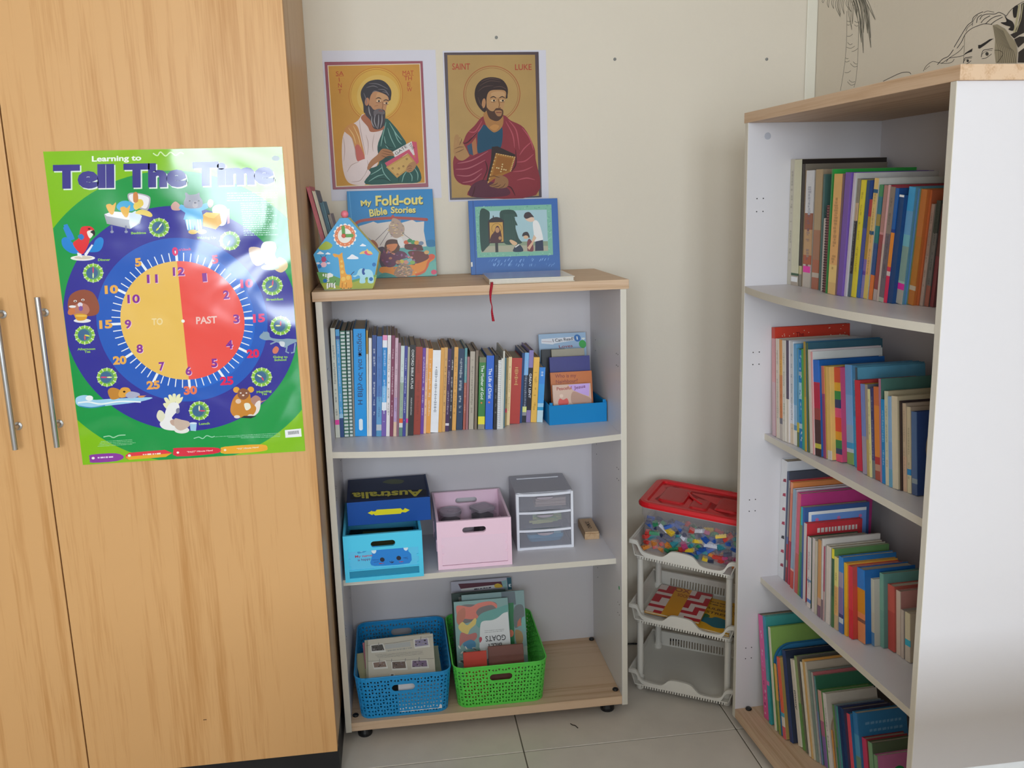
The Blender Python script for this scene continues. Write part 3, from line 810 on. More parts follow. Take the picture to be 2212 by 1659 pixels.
# the flat conduit cover running down the corner of the two walls
struct(MB().box(WALLX - .034, WALLX - .0005, WALLY - .007, WALLY, 0, 2.75).build('trim_1', mat('cream_trim_paint', 'e8e2d2', .5), bevel=.004))

M_INK = vcmat('flat_print', .62, .3)
# pencil and marker drawing on the right wall (palm tree, part of a woman's head)
A = Art([(1767.5, -57.7), (2400.4, -394.1), (2341.3, 239.4), (1753.9, 317.3)], [(0, .5), (1.12, .5), (1.12, 0), (0, 0)])
A.frame(1700, 0, 6.381)
PEN = '6b675a'
rr = random.Random(5)
A.curve([(822, 150), (818, 500), (800, 800), (765, 1060), (732, 1250)], 5, PEN)
A.curve([(985, 300), (978, 640), (965, 900), (945, 1100), (918, 1205)], 5, PEN)
for x0, y0, x1, y1, sag in ((822, 290, 880, 288, 8), (822, 340, 862, 338, 8), (925, 290, 990, 300, 14), (925, 340, 980, 352, 14), (822, 500, 902, 470, 14), (830, 585, 898, 600, 24), (815, 650, 930, 635, 24), (888, 710, 972, 668, 10), (800, 795, 842, 805, 10), (795, 850, 858, 835, 12), (908, 850, 968, 880, 14), (870, 875, 968, 912, 26), (790, 1000, 876, 975, 14), (850, 1102, 935, 1125, 20), (828, 1125, 930, 1158, 32)):
    A.curve([(x0, y0), ((x0 + x1) / 2, (y0 + y1) / 2 + sag), (x1, y1)], 6, PEN)
for x0, x1, y1 in ((470, 495, 40), (540, 570, 105), (600, 640, 120), (655, 730, 235), (690, 735, 215), (740, 785, 195), (800, 880, 160), (830, 890, 410), (880, 900, 330), (905, 970, 260), (935, 960, 190), (950, 1025, 585), (985, 1020, 520), (1000, 1050, 730), (1030, 1050, 450), (1050, 1110, 460), (1060, 1120, 400), (1080, 1155, 655), (1090, 1150, 520), (1110, 1215, 270)):
    A.curve([(x0 + 40 if x0 < 900 else x0 - 60, -60), (x0 + 10, y1 * .35), (x1, y1)], 6, PEN)
    A.curve([(x0 + 62 if x0 < 900 else x0 - 30, -60), (x0 + 34, y1 * .3), (x1, y1)], 5, PEN)
A.frame(1900, 0, 7.09)
BL = '2d2a2c'
A.curve([(50, 1245), (160, 1190), (300, 1125), (390, 1105), (450, 1110), (475, 1135)], 10, '4a463c')
A.curve([(665, 1090), (710, 1010), (800, 945), (880, 955), (960, 970), (1050, 968), (1110, 945), (1138, 905)], 8, '4a463c')
A.curve([(690, 1070), (720, 1040), (765, 1008)], 6, '4a463c')
A.curve([(880, 990), (960, 905), (1050, 860), (1125, 760)], 10, BL)
A.curve([(940, 975), (1020, 920), (1080, 885), (1200, 870), (1290, 845)], 8, BL)
A.curve([(1015, 950), (1060, 890), (1160, 825), (1240, 760), (1280, 700)], 7, BL)
A.curve([(1135, 725), (1215, 590), (1300, 450), (1350, 380), (1410, 330), (1430, 270), (1500, 215), (1580, 180)], 10, BL)
A.curve([(1180, 740), (1250, 640), (1310, 520), (1400, 440), (1500, 395), (1600, 365), (1720, 375)], 9, BL)
A.curve([(1320, 480), (1345, 420), (1420, 360)], 6, BL)
A.curve([(1415, 400), (1430, 320), (1490, 240), (1500, 240)], 6, BL)
A.curve([(1590, 195), (1640, 170), (1700, 175), (1750, 188)], 7, BL)
for p in (((1480, 350), (1500, 270), (1560, 225)), ((1530, 300), (1570, 240), (1650, 215), (1760, 215), (1820, 190), (1880, 210), (1940, 250)), ((1550, 350), (1600, 290), (1690, 240)), ((1620, 365), (1700, 290), (1780, 250), (1860, 235)), ((1700, 375), (1770, 320), (1880, 260))):
    A.curve(list(p), 9, BL)
A.blob([(1910, 240), (1960, 290), (2030, 330), (2060, 400), (2040, 470), (1970, 450), (2000, 410), (1930, 390), (1850, 345), (1940, 330)], BL)
A.curve([(1940, 240), (2010, 150), (2100, 80), (2212, 20)], 7, BL)
A.blob([(2040, 130), (2110, 80), (2120, 180), (2090, 260), (2050, 260)], BL)
A.poly([(2170, 60), (2212, 40), (2212, 500), (2130, 540), (2060, 590), (2000, 530), (2060, 500), (2120, 380), (2160, 200)], '3a3534')
A.line([(2140, 70), (2110, 260), (2060, 500)], 30, 'c4bc98')
A.line([(2195, 60), (2160, 300), (2090, 490)], 14, 'c4bc98')
A.poly([(2060, 600), (2140, 560), (2212, 560), (2212, 650), (2120, 730)], '3a3534')
A.poly([(2120, 800), (2212, 730), (2212, 960), (2110, 960)], '3a3534')
A.poly([(1505, 690), (1545, 685), (1620, 640), (1680, 600), (1745, 590), (1700, 620), (1610, 690), (1530, 745), (1505, 740)], BL)
A.poly([(1280, 850), (1310, 810), (1370, 770), (1420, 740), (1410, 790), (1340, 815)], BL)
for cx, cy, s in ((1345, 930, .75), (1640, 825, 1)):
    A.curve([(cx - 90 * s, cy + 50 * s), (cx - 60 * s, cy - 50 * s), (cx + 20 * s, cy - 70 * s), (cx + 90 * s, cy - 80 * s)], 10, BL)
    A.curve([(cx - 90 * s, cy + 20 * s), (cx - 20 * s, cy - 40 * s), (cx + 80 * s, cy - 50 * s)], 6, BL)
    A.curve([(cx - 80 * s, cy + 75 * s), (cx - 10 * s, cy + 60 * s), (cx + 70 * s, cy)], 8, BL)
    A.ell(cx, cy, 26 * s, 30 * s, '55524c')
    A.ell(cx, cy, 11 * s, 13 * s, BL)
A.poly([(1730, 385), (1800, 370), (1920, 440), (2010, 560), (2090, 660), (2110, 800), (2100, 965), (1780, 965), (1760, 800), (1770, 600)], 'a89d85')
for k in range(9):
    A.curve([(1745 + 18 * k, 390 + 10 * k), (1780 + 26 * k, 600 + 14 * k), (1815 + 30 * k, 730 + 8 * k), (1830 + 32 * k, 965)], 6, '6e6656')
A.curve([(1760, 770), (1840, 775), (1890, 820), (1850, 900), (1800, 960)], 7, '4c4638')
A.line([(1300, 540), (1282, 930)], 6, '7d7664')
Rw = Matrix(((0, 0, -1, WALLX), (-1, 0, 0, .42), (0, 1, 0, 1.6), (0, 0, 0, 1)))
A.build('wall_drawing', M_INK, wall_right, Rw)

# screw plugs left in the back wall
M_PLUG = mat('grey_plastic_plug', '8a8a86', .6)
for x, z, l in ((.878, 1.8622, 'small grey screw plug in the cream back wall right of the icons'), (1.3453, 1.8582, 'small grey screw plug in back wall nearest the room corner'), (.5294, 1.9246, 'faint grey screw plug in the wall above the two icons')):
    o = MB().lathe([(.0045, -.004), (.0045, .001), (.0022, .0018)], 10, M=TR(x, WALLY - .001, z, R90)).build('wall_plug', M_PLUG)
    tag(o, l, 'wall plug', 'screw plugs in the back wall')

# ---------------------------------------------------------------- wardrobe
M_BEECH = wood('beech_veneer', 'd8a66e', 'c48e54', 2, .42, 34, 1.1, spec=.35)
M_BEECHS = wood('beech_side', 'd3b089', 'c39a6c', 2, .45, 40, 1.2)
M_BLACK = mat('black_plinth', '17171a', .5)
M_STEEL = mat('brushed_steel', 'b9b9bb', .28, metal=1)
wr = thing('wardrobe', 'tall beech-veneered wardrobe with steel bar handles against the back wall', 'wardrobe', (-.612, .12, 0))
inv = wr.matrix_basis.inverted() if False else Matrix.Translation((.612, -.12, 0))
WH = 2.36
MB().box(-.0285, -.0105, -.150, WALLY - .002, .098, WH).build('side_panel', M_BEECHS, wr, inv, bevel=.001)
MB().box(-1.2135, -1.1955, -.150, WALLY - .002, .098, WH).build('side_panel', M_BEECHS, wr, inv, bevel=.001)
MB().box(-1.1955, -.0285, -.150, WALLY - .002, WH - .02, WH).build('top_panel', M_BEECHS, wr, inv)
MB().box(-1.1955, -.0285, -.150, WALLY - .002, .098, .116).build('bottom_panel', M_BEECHS, wr, inv)
MB().box(-1.1955, -.0285, WALLY - .008, WALLY - .002, .116, WH - .02).build('back_panel', M_BEECHS, wr, inv)
MB().box(-1.20, -.010, -.140, WALLY - .02, 0, .098).build('plinth', M_BLACK, wr, inv)
for a, b, hx in ((-.6105, -.0095, -.5755), (-1.2135, -.6135, -.664)):
    d = MB().box(a, b, -.18, -.1515, .098, WH).build('door', M_BEECH, wr, inv, bevel=.0012)
    h = MB().tube([(hx, -.213, .949), (hx, -.213, 1.2875)], .0062, 14).build('handle', M_STEEL, d)
    for z in (.996, 1.2505):
        MB().lathe([(.0095, 0), (.0095, .003), (.0055, .005), (.0055, .0275)], 12, M=TR(hx, -.18, z, R90)).build('handle_post', M_STEEL, d)
MB().box(-.33, -.322, -.1808, -.1800, .222, .2235).build('scratch', mat('dark_scratch', '5a3a20', .8), wr, inv)

# ---------------------------------------------------------------- bookcases
M_MEL = vcmat('white_melamine', .38, .4)
M_OAK = wood('pale_oak_x', 'd6b697', 'bd9570', 0, .5, 50, 1.5)
M_OAKY = wood('pale_oak_y', 'd6b697', 'bd9570', 1, .5, 50, 1.5)
M_RUBBER = mat('black_plastic', '141417', .4)
WHITE, EDGE = lin('dcd7d9'), lin('d8d0c2')
TH = .0165


def bookcase(name, label, M, W_, H, depth, zb, shelves, oak, holes, side=1):
    """carcass in its own frame: x along the front, y into the case, z up"""
    t = thing(name, label, 'bookcase', M=M)
    back = depth - .036
    for x in (0, W_ - TH):
        MB().box(x, x + TH, 0, depth - .02, zb, H - .025, WHITE, front=EDGE).build('side_panel', M_MEL, t, bevel=.0008, segs=1)
    MB().box(-.007, W_ + .007, 0, depth, H - .025, H).build('top_board', oak, t, bevel=.0015)
    MB().box(TH, W_ - TH, 0, back, zb + .003, zb + .028).build('bottom_board', oak, t, bevel=.001)
    MB().box(TH, W_ - TH, back, back + .004, zb + .003, H - .025, lin('ccc6c8')).build('back_panel', M_MEL, t)
    for z, bow, rec in shelves:
        if bow:
            n = 24
            pl = [(TH + (W_ - 2 * TH) * i / n, rec - bow * (1 - (2 * i / n - 1) ** 2)) for i in range(n + 1)]
        else:
            pl = [(TH, rec), (W_ - TH, rec)]
        k = len(pl)
        mb = MB().prism(pl + [(W_ - TH, back), (TH, back)], z - TH, z, WHITE)
        for i in range(k - 1):
            mb.c[2 + i] = EDGE
        mb.build('shelf', M_MEL, t)
    for x in (.05, W_ - .05):
        for y in (.045, back - .05):
            MB().lathe([(.019, 0), (.0205, .003), (.0205, .010), (.014, zb - .004), (.014, zb + .002)], 18).build('foot', M_RUBBER, t, TR(x, y, 0))
    zt = zb + .028
    for x in (.0275, W_ - .0275):
        for y in (.036, back - .018):
            MB().lathe([(.0082, 0), (.0088, .003), (.007, .0055), (.003, .0062)], 16).build('foot_cap', M_RUBBER, t, TR(x, y, zt))
    h = MB()
    for x, y, z, nx in holes:
        h.lathe([(.0016, 0), (.0016, .0006)], 7, M=TR(x, y, z, 0, R90 * nx))
    h.build('pin_holes', mat('dark_hole', '2c2a28', .8), t)['kind'] = 'stuff'
    return t


def pins(W_, back, zs):
    out = []
    for z in zs:
        for dz in (0, .032):
            for y in (.028, .045, back - .07):
                out += [(TH, y, z + dz, 1), (W_ - TH, y, z + dz, -1)]
    return out


B1W, B1H = .80, 1.2546
b1 = bookcase('low_bookcase', 'low white bookcase with pale oak top against the back wall', TR(0, 0, 0), B1W, B1H, .403, .035, [(.839, .043, .001), (.457, 0, .064)], M_OAK, pins(.80, .367, (.70, 1.02, .30)))
MB().lathe([(.0055, 0), (.0055, .0006)], 14, M=TR(B1W - TH, .028, .3826, 0, -R90)).build('round_sticker', mat('green_sticker', '1f9a56', .5), b1)
TH2 = .04658
# the tall bookcase stands along the right wall: its local x runs towards the camera, its local y into the case
B2M = Matrix.Translation((1.08042, -.08492, 0)) @ Matrix.Rotation(TH2 - R90, 4, 'Z')
b2 = bookcase('tall_bookcase', 'tall white bookcase with pale oak top along the right wall', B2M, .80, 1.6605, .396, .022, [(1.2345, .043, .001), (.8425, 0, .066), (.438, 0, .066)], wood('pale_oak_z', 'd6b697', 'bd9570', 0, .5, 50, 1.5), pins(.80, .36, (1.03, 1.42, .63, .20)))
MB().lathe([(.0085, 0), (.0085, .0007), (.0075, .0010)], 18, M=TR(TH, .052, 1.603, 0, R90)).build('cam_cover', mat('grey_cam_cover', 'b8b8c0', .5), b2)

# ---------------------------------------------------------------- books
M_COVER = vcmat('printed_cover', .42, .45, noise=.05, nscale=60)
M_PAGE = vcmat('page_edges', .85, .2, noise=.10, nscale=180)
GAIN = 1.45


def bands(spec):
    out, a = [], 0
    for p in spec.split(','):
        c, _, e = p.partition(':')
        e = float(e) if e else 1.0
        out.append((a, e, c))
        a = e
    return out


def book(M, label, t, h, d, spec, cover, ex, group, parent_name='book', seed=0, cat='book', gain=GAIN):
    rr = random.Random(seed)
    o = thing(parent_name, label, cat, M=M, group=group)
    c = min(.0016, t * .28)
    mb = MB()
    cov = lin(cover, gain)
    hard = t > .009
    inset = .0025 if hard else .0004
    bs = bands(spec)
    for a, e, k in bs:
        mb.box(0, t, 0, c, h * (1 - e), h * (1 - a), lin(k, gain))
    if 'arch' in ex:
        n = 8
        R = .05
        for x in (0, t - c):
            pl = [(0, 0), (d, 0), (d, h)] + [(R - R * math.sin(i / n * R90), h - R + R * math.cos(i / n * R90)) for i in range(n + 1)]
            mb.prism(pl, 0, c, cov, Matrix(((0, 0, 1, x), (1, 0, 0, 0), (0, 1, 0, 0), (0, 0, 0, 1))))
        mb.v = [(x, y, min(z, h - R)) if y <= c + 1e-6 and i < 8 * len(bs) else (x, y, z) for i, (x, y, z) in enumerate(mb.v)]
    else:
        for x in (0, t - c):
            mb.box(x, x + c, c, d, 0, h, cov, front=lin(bs[0][2], gain))
    mb.build('cover', M_COVER, o)
    pg = MB()
    tone = rr.choice(('b8ac98', 'c4b8a4', 'a89c88', 'ccc0ac'))
    hp = h - inset - (.05 if 'arch' in ex else 0)
    pg.box(c, t - c, c, d - inset, inset * .5, hp, lin(tone))
    pg.build('page_block', M_PAGE, o)
    sp = MB()
    y = -.00035

    def mixc(k, z, f):
        fr = 1 - z / h
        b = next((q for p, e, q in bs if fr <= e), bs[-1][2])
        p, q = lin(k), lin(b, gain)
        return tuple(p[i] * f + q[i] * (1 - f) for i in range(3)) + (1.0,)
    if ex.startswith('t') or ';t' in ex:
        k = ex.split('t', 1)[1][:6] if ex.startswith('t') else ex.split(';t')[1][:6]
        z = h * rr.uniform(.84, .92)
        while z > h * .22:
            l = rr.uniform(.0018, .007)
            if rr.random() < .16:
                z -= rr.uniform(.006, .02)
            w = t * rr.uniform(.2, .46)
            x = t * .5 + t * rr.uniform(-.06, .06)
            sp.add([(x - w / 2, y, z), (x + w / 2, y, z), (x + w / 2, y, z - l), (x - w / 2, y, z - l)], [(3, 2, 1, 0)], mixc(k, z, .42))
            z -= l + .0013
    T = {'Tgreek': ('Η Βίβλος για παιδιά', 1, .30, .96, '1d3a6a', .36), 'Tatlas': ('OXFORD BIBLE ATLAS', -1, .95, .52, 'e0e0e0', .40), 'Tmother': ('The Mother of God', -1, .89, .42, 'f0f4f0', .42), 'Tlife': ('The Life of Christ', -1, .83, .42, 'f0f4ff', .42), 'Tlent': ('GREAT LENT', -1, .68, .34, 'e8e8f0', .5), 'Tanimal': ('Animal', 1, .42, .64, '24242c', .42)}
    if ex in T:
        s, dr, f0, f1, k, wd = T[ex]
        hh = t * wd
        if dr > 0:
            mb_text(sp, s, (t / 2 + hh * .45, y, h * f0), (0, 0, 1), (-1, 0, 0), h * (f1 - f0), hh, k, .012)
        else:
            mb_text(sp, s, (t / 2 - hh * .45, y, h * f0), (0, 0, -1), (1, 0, 0), h * (f0 - f1), hh, k, .012)
        if ex == 'Tatlas':
            mb_text(sp, 'FOURTH EDITION', (t * .36, y, h * .42), (0, 0, -1), (1, 0, 0), h * .19, t * .24, 'c8c8c8', .01)
        if ex == 'Tgreek':
            pl = rrect(t * .34, t * .66, h * .055, h * .165, t * .15)
            sp.add([(p, y, q) for p, q in pl], [list(range(len(pl)))], lin('e8f0f4'))
        if ex in ('Tmother', 'Tlife'):
            sp.lathe([(t * .13, 0), (t * .13, .0003)], 10, lin('e8784c'), TR(t * .45, 0, h * .37, R90))
    if ex in ('Tscript', 'Tred', 'Tsky'):
        k = {'Tscript': '70747c', 'Tred': 'd8b070', 'Tsky': 'f0f4f8'}[ex]
        a, b = {'Tscript': (.80, .25), 'Tred': (.86, .60), 'Tsky': (.92, .84)}[ex]
        z = h * a
        while z > h * b:
            l = rr.uniform(.002, .006)
            w = t * rr.uniform(.12, .36)
            sp.add([(t * .5 - w / 2, y, z), (t * .5 + w / 2, y, z), (t * .5 + w / 2, y, z - l * .45), (t * .5 - w / 2, y, z - l * .45)], [(3, 2, 1, 0)], lin(k))
            z -= l
    if ex == 'Tfl':
        for i in range(16):
            r = rr.uniform(.002, .0045)
            sp.lathe([(r, 0), (r, .0003)], 8, lin(rr.choice(('f090c8', 'b83c80', 'e8b0d0', 'a03070'))), TR(rr.uniform(.3, .8) * t, 0, rr.uniform(.03, .95) * h, R90))
    if ex == 'Tblocks':
        for i in range(26):
            z = rr.uniform(.05, .95) * h
            x = rr.uniform(.1, .7) * t
            sp.add([(x, y, z), (x + .003, y, z), (x + .003, y, z + .005), (x, y, z + .005)], [(0, 1, 2, 3)], lin(rr.choice(('a8d8f0', 'f0f4f8', '0c60a8'))))
    if sp.v:
        sp.build('spine_print', M_COVER, o)
    fr = MB()
    X = t + .0004
    if ex == 'Tfigs':
        for i in range(9):
            z = h * (.12 + .085 * i)
            p, q = d * .0 + .004, .02 + rr.uniform(0, .02)
            fr.add([(X, p, z), (X, q, z + .004), (X, q * .8, z + .016), (X, p + .004, z + .012)], [(0, 1, 2, 3)], lin(rr.choice(('b02848', 'c83858', 'e09030', '24242c'))))
        for i in range(7):
            z = h * (.1 + .12 * i)
            sp2 = .4 * t
            fr.add([(sp2, -.0004, z), (t * .95, -.0004, z + .003), (t * .9, -.0004, z + .012), (sp2 * 1.2, -.0004, z + .008)], [(0, 1, 2, 3)], lin(rr.choice(('a02848', '303038', 'b83858'))))
    if ex == 'Tdots':
        for i in range(14):
            r = .0012
            fr.lathe([(r, 0), (r, .0003)], 6, lin('f4e8d0'), TR(t, rr.uniform(.01, d - .01), h - rr.uniform(.004, .03), 0, R90))
        mb_text(fr, 'The', (X, d * .28, h - .026), (0, 1, 0), (0, 0, 1), .022, .011, '8c1c1c', .01)
    if ex == 'Tredtitle':
        fr.add([(X, .006, h - .034), (X, d * .93, h - .034), (X, d * .93, h - .004), (X, .006, h - .004)], [(0, 1, 2, 3)], lin('c83840', 1.2))
        z = h - .026
        yy = .03
        while yy < d * .9:
            l = rr.uniform(.004, .009)
            fr.add([(X + .0003, yy, z), (X + .0003, yy + l, z), (X + .0003, yy + l, z + .012), (X + .0003, yy, z + .012)], [(0, 1, 2, 3)], lin('e8d8d0'))
            yy += l + .003
    if ex == 'Tframe':
        for a, k in ((.012, 'e4e8ec'), (.02, '6c94d4')):
            fr.add([(X, a, .02), (X, d - .008, .02), (X, d - .008, h - a), (X, a, h - a)], [(0, 1, 2, 3)], lin(k, 1.2))
            X += .0003
        for i in range(5):
            fr.lathe([(.005, 0), (.005, .0003)], 8, lin('d878b0'), TR(X, .035 + .03 * i, h - .034 - .01 * (i % 2), 0, R90))
    if ex == 'Tring':
        n = 30
        cy, cz = .075, h * .55
        vs = [(X, cy + r * math.cos(2 * math.pi * i / n) * .8, cz + r * math.sin(2 * math.pi * i / n)) for r in (.058, .068) for i in range(n)]
        fr.add(vs, [(i, (i + 1) % n, n + (i + 1) % n, n + i) for i in range(n)], lin('b8a080'))
        fr.add(vs[:n], [list(range(n))], lin('15171c'))
    if ex == 'Tlines':
        for r in range(3):
            yy = .02 + .01 * r
            while yy < d * .85:
                l = rr.uniform(.004, .012)
                z = h - .03 - .018 * r
                fr.add([(X, yy, z), (X, yy + l, z + .001), (X, yy + l, z + .007), (X, yy, z + .006)], [(0, 1, 2, 3)], lin('6c9cc0'))
                yy += l + .003
    if ex == 'Tgreen':
        fr.lathe([(.016, 0), (.016, .0004)], 22, lin('1c8c48', 1.2), TR(t, .055, h - .045, 0, R90))
        fr.add([(X, .09, .002), (X, d, .002), (X, d, h - .004), (X, .075, h - .004)], [(0, 1, 2, 3)], lin('c04c94', 1.2))
    if ex == 'Tshine':
        pass
    if fr.v:
        fr.build('cover_print', M_COVER, o)
    for part in ex.split(';'):
        if part[:2] in ('s.', 'w.'):
            rng, _, k = part[1:].partition(':')
            a, b = [float(q) for q in rng.split('-')]
            MB().box(t * .05, t * .97, -.0005, .0002, h * (1 - b), h * (1 - a), lin(k or 'e8e8e4', 1.3)).build('spine_sticker', M_COVER, o)
    if ex in ('comb', 'coil', 'dcoil'):
        cb = MB()
        n = int(h / (.0095 if ex == 'comb' else .006))
        for i in range(n):
            z = h * (i + .5) / n
            if ex == 'comb':
                cb.box(t * .12, t * .9, -.006, .001, z - .0032, z + .0028, lin('d4dcd8'))
            else:
                cb.tube([(t * .1, .002, z), (t * .2, -.003, z + .0005), (t * .5, -.005, z), (t * .8, -.003, z - .0005), (t * .9, .002, z)], .0009, 5, lin('e8e8e8' if ex == 'coil' else '4c3438'))
        cb.build('binding_rings', M_COVER, o, bevel=.0008 if ex == 'comb' else 0, segs=1)
    return o


ROWNAME = {'A': 'in the low bookcase', 'B': 'top row of tall bookcase', 'C': 'second row of tall bookcase', 'D': 'third row of tall bookcase', 'E': 'bottom row of tall bookcase'}
GROUP = {'A': 'books on the low bookcase\'s upper shelf', 'B': 'books on the tall bookcase\'s top shelf', 'C': 'books on the tall bookcase\'s second shelf', 'D': 'books on the tall bookcase\'s third shelf', 'E': 'books on the tall bookcase\'s bottom board'}
ROWGAIN = {'A': 1.1, 'B': 1.05, 'C': 1.05, 'D': 1.15, 'E': 1.25}
for rk, rows in BOOKS.items():
    prev = None
    base = Matrix.Identity(4) if rk == 'A' else B2M
    for i, (look, cx, ln, t, h, D, dep, spec, cover, ex) in enumerate(rows):
        if prev is None:
            lab = '%s book first at the left end, %s' % (look, ROWNAME[rk])
        else:
            lab = '%s book right of the %s one, %s' % (look, prev, ROWNAME[rk])
        if len(lab.split()) > 16:
            lab = lab.replace(' of tall bookcase', ', tall bookcase').replace(' book right of the ', ' book beside ')
        prev = look
        a = math.atan(ln)
        lift = abs(math.sin(a)) * t / 2
        M = base @ Matrix.Translation((cx, D, SHELFZ[rk] + lift + .0003)) @ Matrix.Rotation(a, 4, 'Y') @ Matrix.Translation((-t / 2, 0, 0))
        book(M, lab, t, h, dep, spec, cover, ex, GROUP[rk], seed=ord(rk) * 100 + i, gain=ROWGAIN[rk])
# ---------------------------------------------------------------- flat prints: poster and icons
M_GLOSS = vcmat('glossy_poster_print', .16, .55, bump=.55, bscale=(5, 5, 3.2), bdist=.02, coat=.6)
M_PRINT = vcmat('satin_print', .38, .45)
M_ICON = vcmat('icon_print_ink', .5, .25, noise=.16, nscale=9)
M_PAPER = mat('white_paper', 'dcd8e2', .6)


def clockface(A, x, y, r, hands, ry=.93):
    A.ell(x, y, r, r * ry, '8cc63c')
    A.ring(x, y, r * .93, r * 1.0, 'b4dc6c', ry=ry)
    A.ell(x, y, r * .70, r * .70 * ry, '5f9a78')
    A.ell(x - r * .1, y, r * .58, r * .6 * ry, '3f6a94')
    for k in range(12):
        a = k * math.pi / 6
        A.line([(x + r * .72 * math.cos(a), y + r * .72 * ry * math.sin(a)), (x + r * 1.06 * math.cos(a), y + r * 1.06 * ry * math.sin(a))], r * .1, 'dcecc0')
    for a, l, c in hands:
        A.line([(x, y), (x + l * r * math.sin(a) * .5, y - l * r * math.cos(a) * .5), (x + l * r * math.sin(a), y - l * r * math.cos(a))], r * .16, c, True)


def poster():
    w, h = .503, .701
    po = thing('wall_poster', 'glossy green and blue learn to tell the time poster on the wardrobe door', 'poster', (-.5357, -.1802, .8955))
    sh = MB()
    n = 1
    sh.box(0, w, -.0012, -.0002, 0, h, lin('8cc614'))
    sh.build('sheet', M_GLOSS, po)
    A = Art([(93, 324), (607, 318), (662, 972), (180, 1005)], [(0, h), (w, h), (w, 0), (0, 0)])
    A.clip = (.0005, .0005, w - .0005, h - .0005)
    P1, C4, C5, C6, C7 = (80, 300, 2.3042), (80, 300, 4.88), (360, 300, 4.879), (100, 640, 4.366), (380, 640, 4.607)
    A.frame(0, 0, 1)
    cu, cv = A.uv(397, 691)

    def rad(x, y):
        u, v = A.uv(x, y)
        return math.hypot(u - cu, v - cv)
    rd, rb, rn, rg = rad(529, 686), rad(210, 699), (rad(375, 443) + rad(427, 929)) / 2, rad(427, 372)
    A.rpoly([(0, 0), (w, 0), (w, h), (0, h)], '86c212')
    A.rcirc(cu, cv, rg, '0a9a48', 120)
    A.rcirc(cu, cv, rn, '2f2f9a', 120)
    A.rcirc(cu, cv, rb, '1a5cc0', 100)
    A.rcirc(cu, cv, rd * 1.17, '1f6ad0', 100, -R90, R90)
    A.rcirc(cu, cv, rd, 'f0c260', 100)
    A.rcirc(cu, cv, rd, 'f4544c', 60, -R90, R90)
    for k in range(60):
        a = k * math.pi / 30
        big = k % 5 == 0
        r0, r1, hw = rd * 1.0, rd * (1.17 if big else 1.14), .0028 if big else .0011
        c, s = math.cos(a), math.sin(a)
        A.rpoly([(cu + r0 * c - hw * s, cv + r0 * s + hw * c), (cu + r0 * c + hw * s, cv + r0 * s - hw * c), (cu + r1 * c + hw * s, cv + r1 * s - hw * c), (cu + r1 * c - hw * s, cv + r1 * s + hw * c)], 'f4f8fc')
    A.rcirc(cu, cv, .0038, 'fffaf0', 20)

    def T(fr, s, x0, y0, x1, y1, hh, c, bold=.02, sh=None, off=(3, 3)):
        A.frame(*fr)
        if sh:
            A.text(s, (x0 + off[0], y0 + off[1]), (x1 + off[0], y1 + off[1]), hh, sh, bold + .004)
        A.text(s, (x0, y0), (x1, y1), hh, c, bold)
    for s, x, y, wd, c in (('12', 708, 672, 58, 'e9468e'), ('1', 838, 702, 22, 0), ('2', 945, 788, 30, 0), ('3', 996, 908, 30, 0), ('4', 962, 1036, 34, 0), ('5', 888, 1128, 30, 0), ('6', 760, 1168, 30, 0), ('7', 626, 1145, 28, 0), ('8', 516, 1057, 32, 0), ('9', 457, 934, 32, 0), ('10', 484, 808, 62, 0), ('11', 577, 708, 54, 0)):
        T(P1, s, x - wd / 2, y + 2, x + wd / 2, y, 40, '8c2f98', .03, 'f4c8e8')
    for s, x, y, wd, c in (('0', 692, 572, 30, 'e8246c'), ('5', 890, 612, 32, 'ee3a6a'), ('10', 1046, 732, 62, 'e8407c'), ('15', 1108, 904, 60, 'e8407c'), ('20', 1080, 1080, 62, 'e8245c'), ('25', 950, 1216, 66, 'e8245c'), ('30', 770, 1264, 66, 'f07850'), ('25', 584, 1238, 66, 'f0a850'), ('20', 416, 1114, 68, 'f0b050'), ('15', 346, 934, 66, 'f0b050'), ('10', 374, 760, 68, 'f0b050'), ('5', 508, 625, 32, 'f0b050')):
        T(P1, s, x - wd / 2, y + 3, x + wd / 2, y - 1, 38, c, .05)
    T(P1, "o'clock", 708, 552, 770, 548, 12, 'e8407c', .02)
    T(P1, 'TO', 575, 920, 630, 918, 32, 'f8dca0', .03)
    T(P1, 'PAST', 796, 915, 900, 910, 34, 'f8c8c0', .03)
    # heading
    T(P1, 'Learning to', 274, 106, 520, 102, 26, 'f4f8ec', .03)
    for s, x0, y0, x1, y1 in (('Tell', 80, 232, 386, 229), ('The', 432, 229, 746, 226), ('Time', 776, 224, 1178, 216)):
        T(P1, s, x0, y0, x1, y1, 104, '38348c', .06, 'e4f0e4', (6, 6))
    A.frame(*P1)
    A.curve([(578, 68), (600, 80), (615, 62), (640, 82), (665, 64), (690, 80), (712, 66), (730, 72)], 6, 'd8ecb0')
    A.blob([(1165, 95), (1180, 85), (1200, 92), (1198, 108), (1172, 108)], '3a4a3a')
    # small type, right column
    rr = random.Random(11)
    for k in range(4):
        A.dashes((945, 268 + k * 12), (1195 - (60 if k == 3 else 0), 266 + k * 12), 5, 'cfe8e0', 20 + k)
    for k in range(16):
        A.dashes((1012 + k * 1.2, 318 + k * 10.5), (1200 - rr.uniform(0, 60), 316 + k * 10.5), 5, 'bfe4d8', 40 + k)
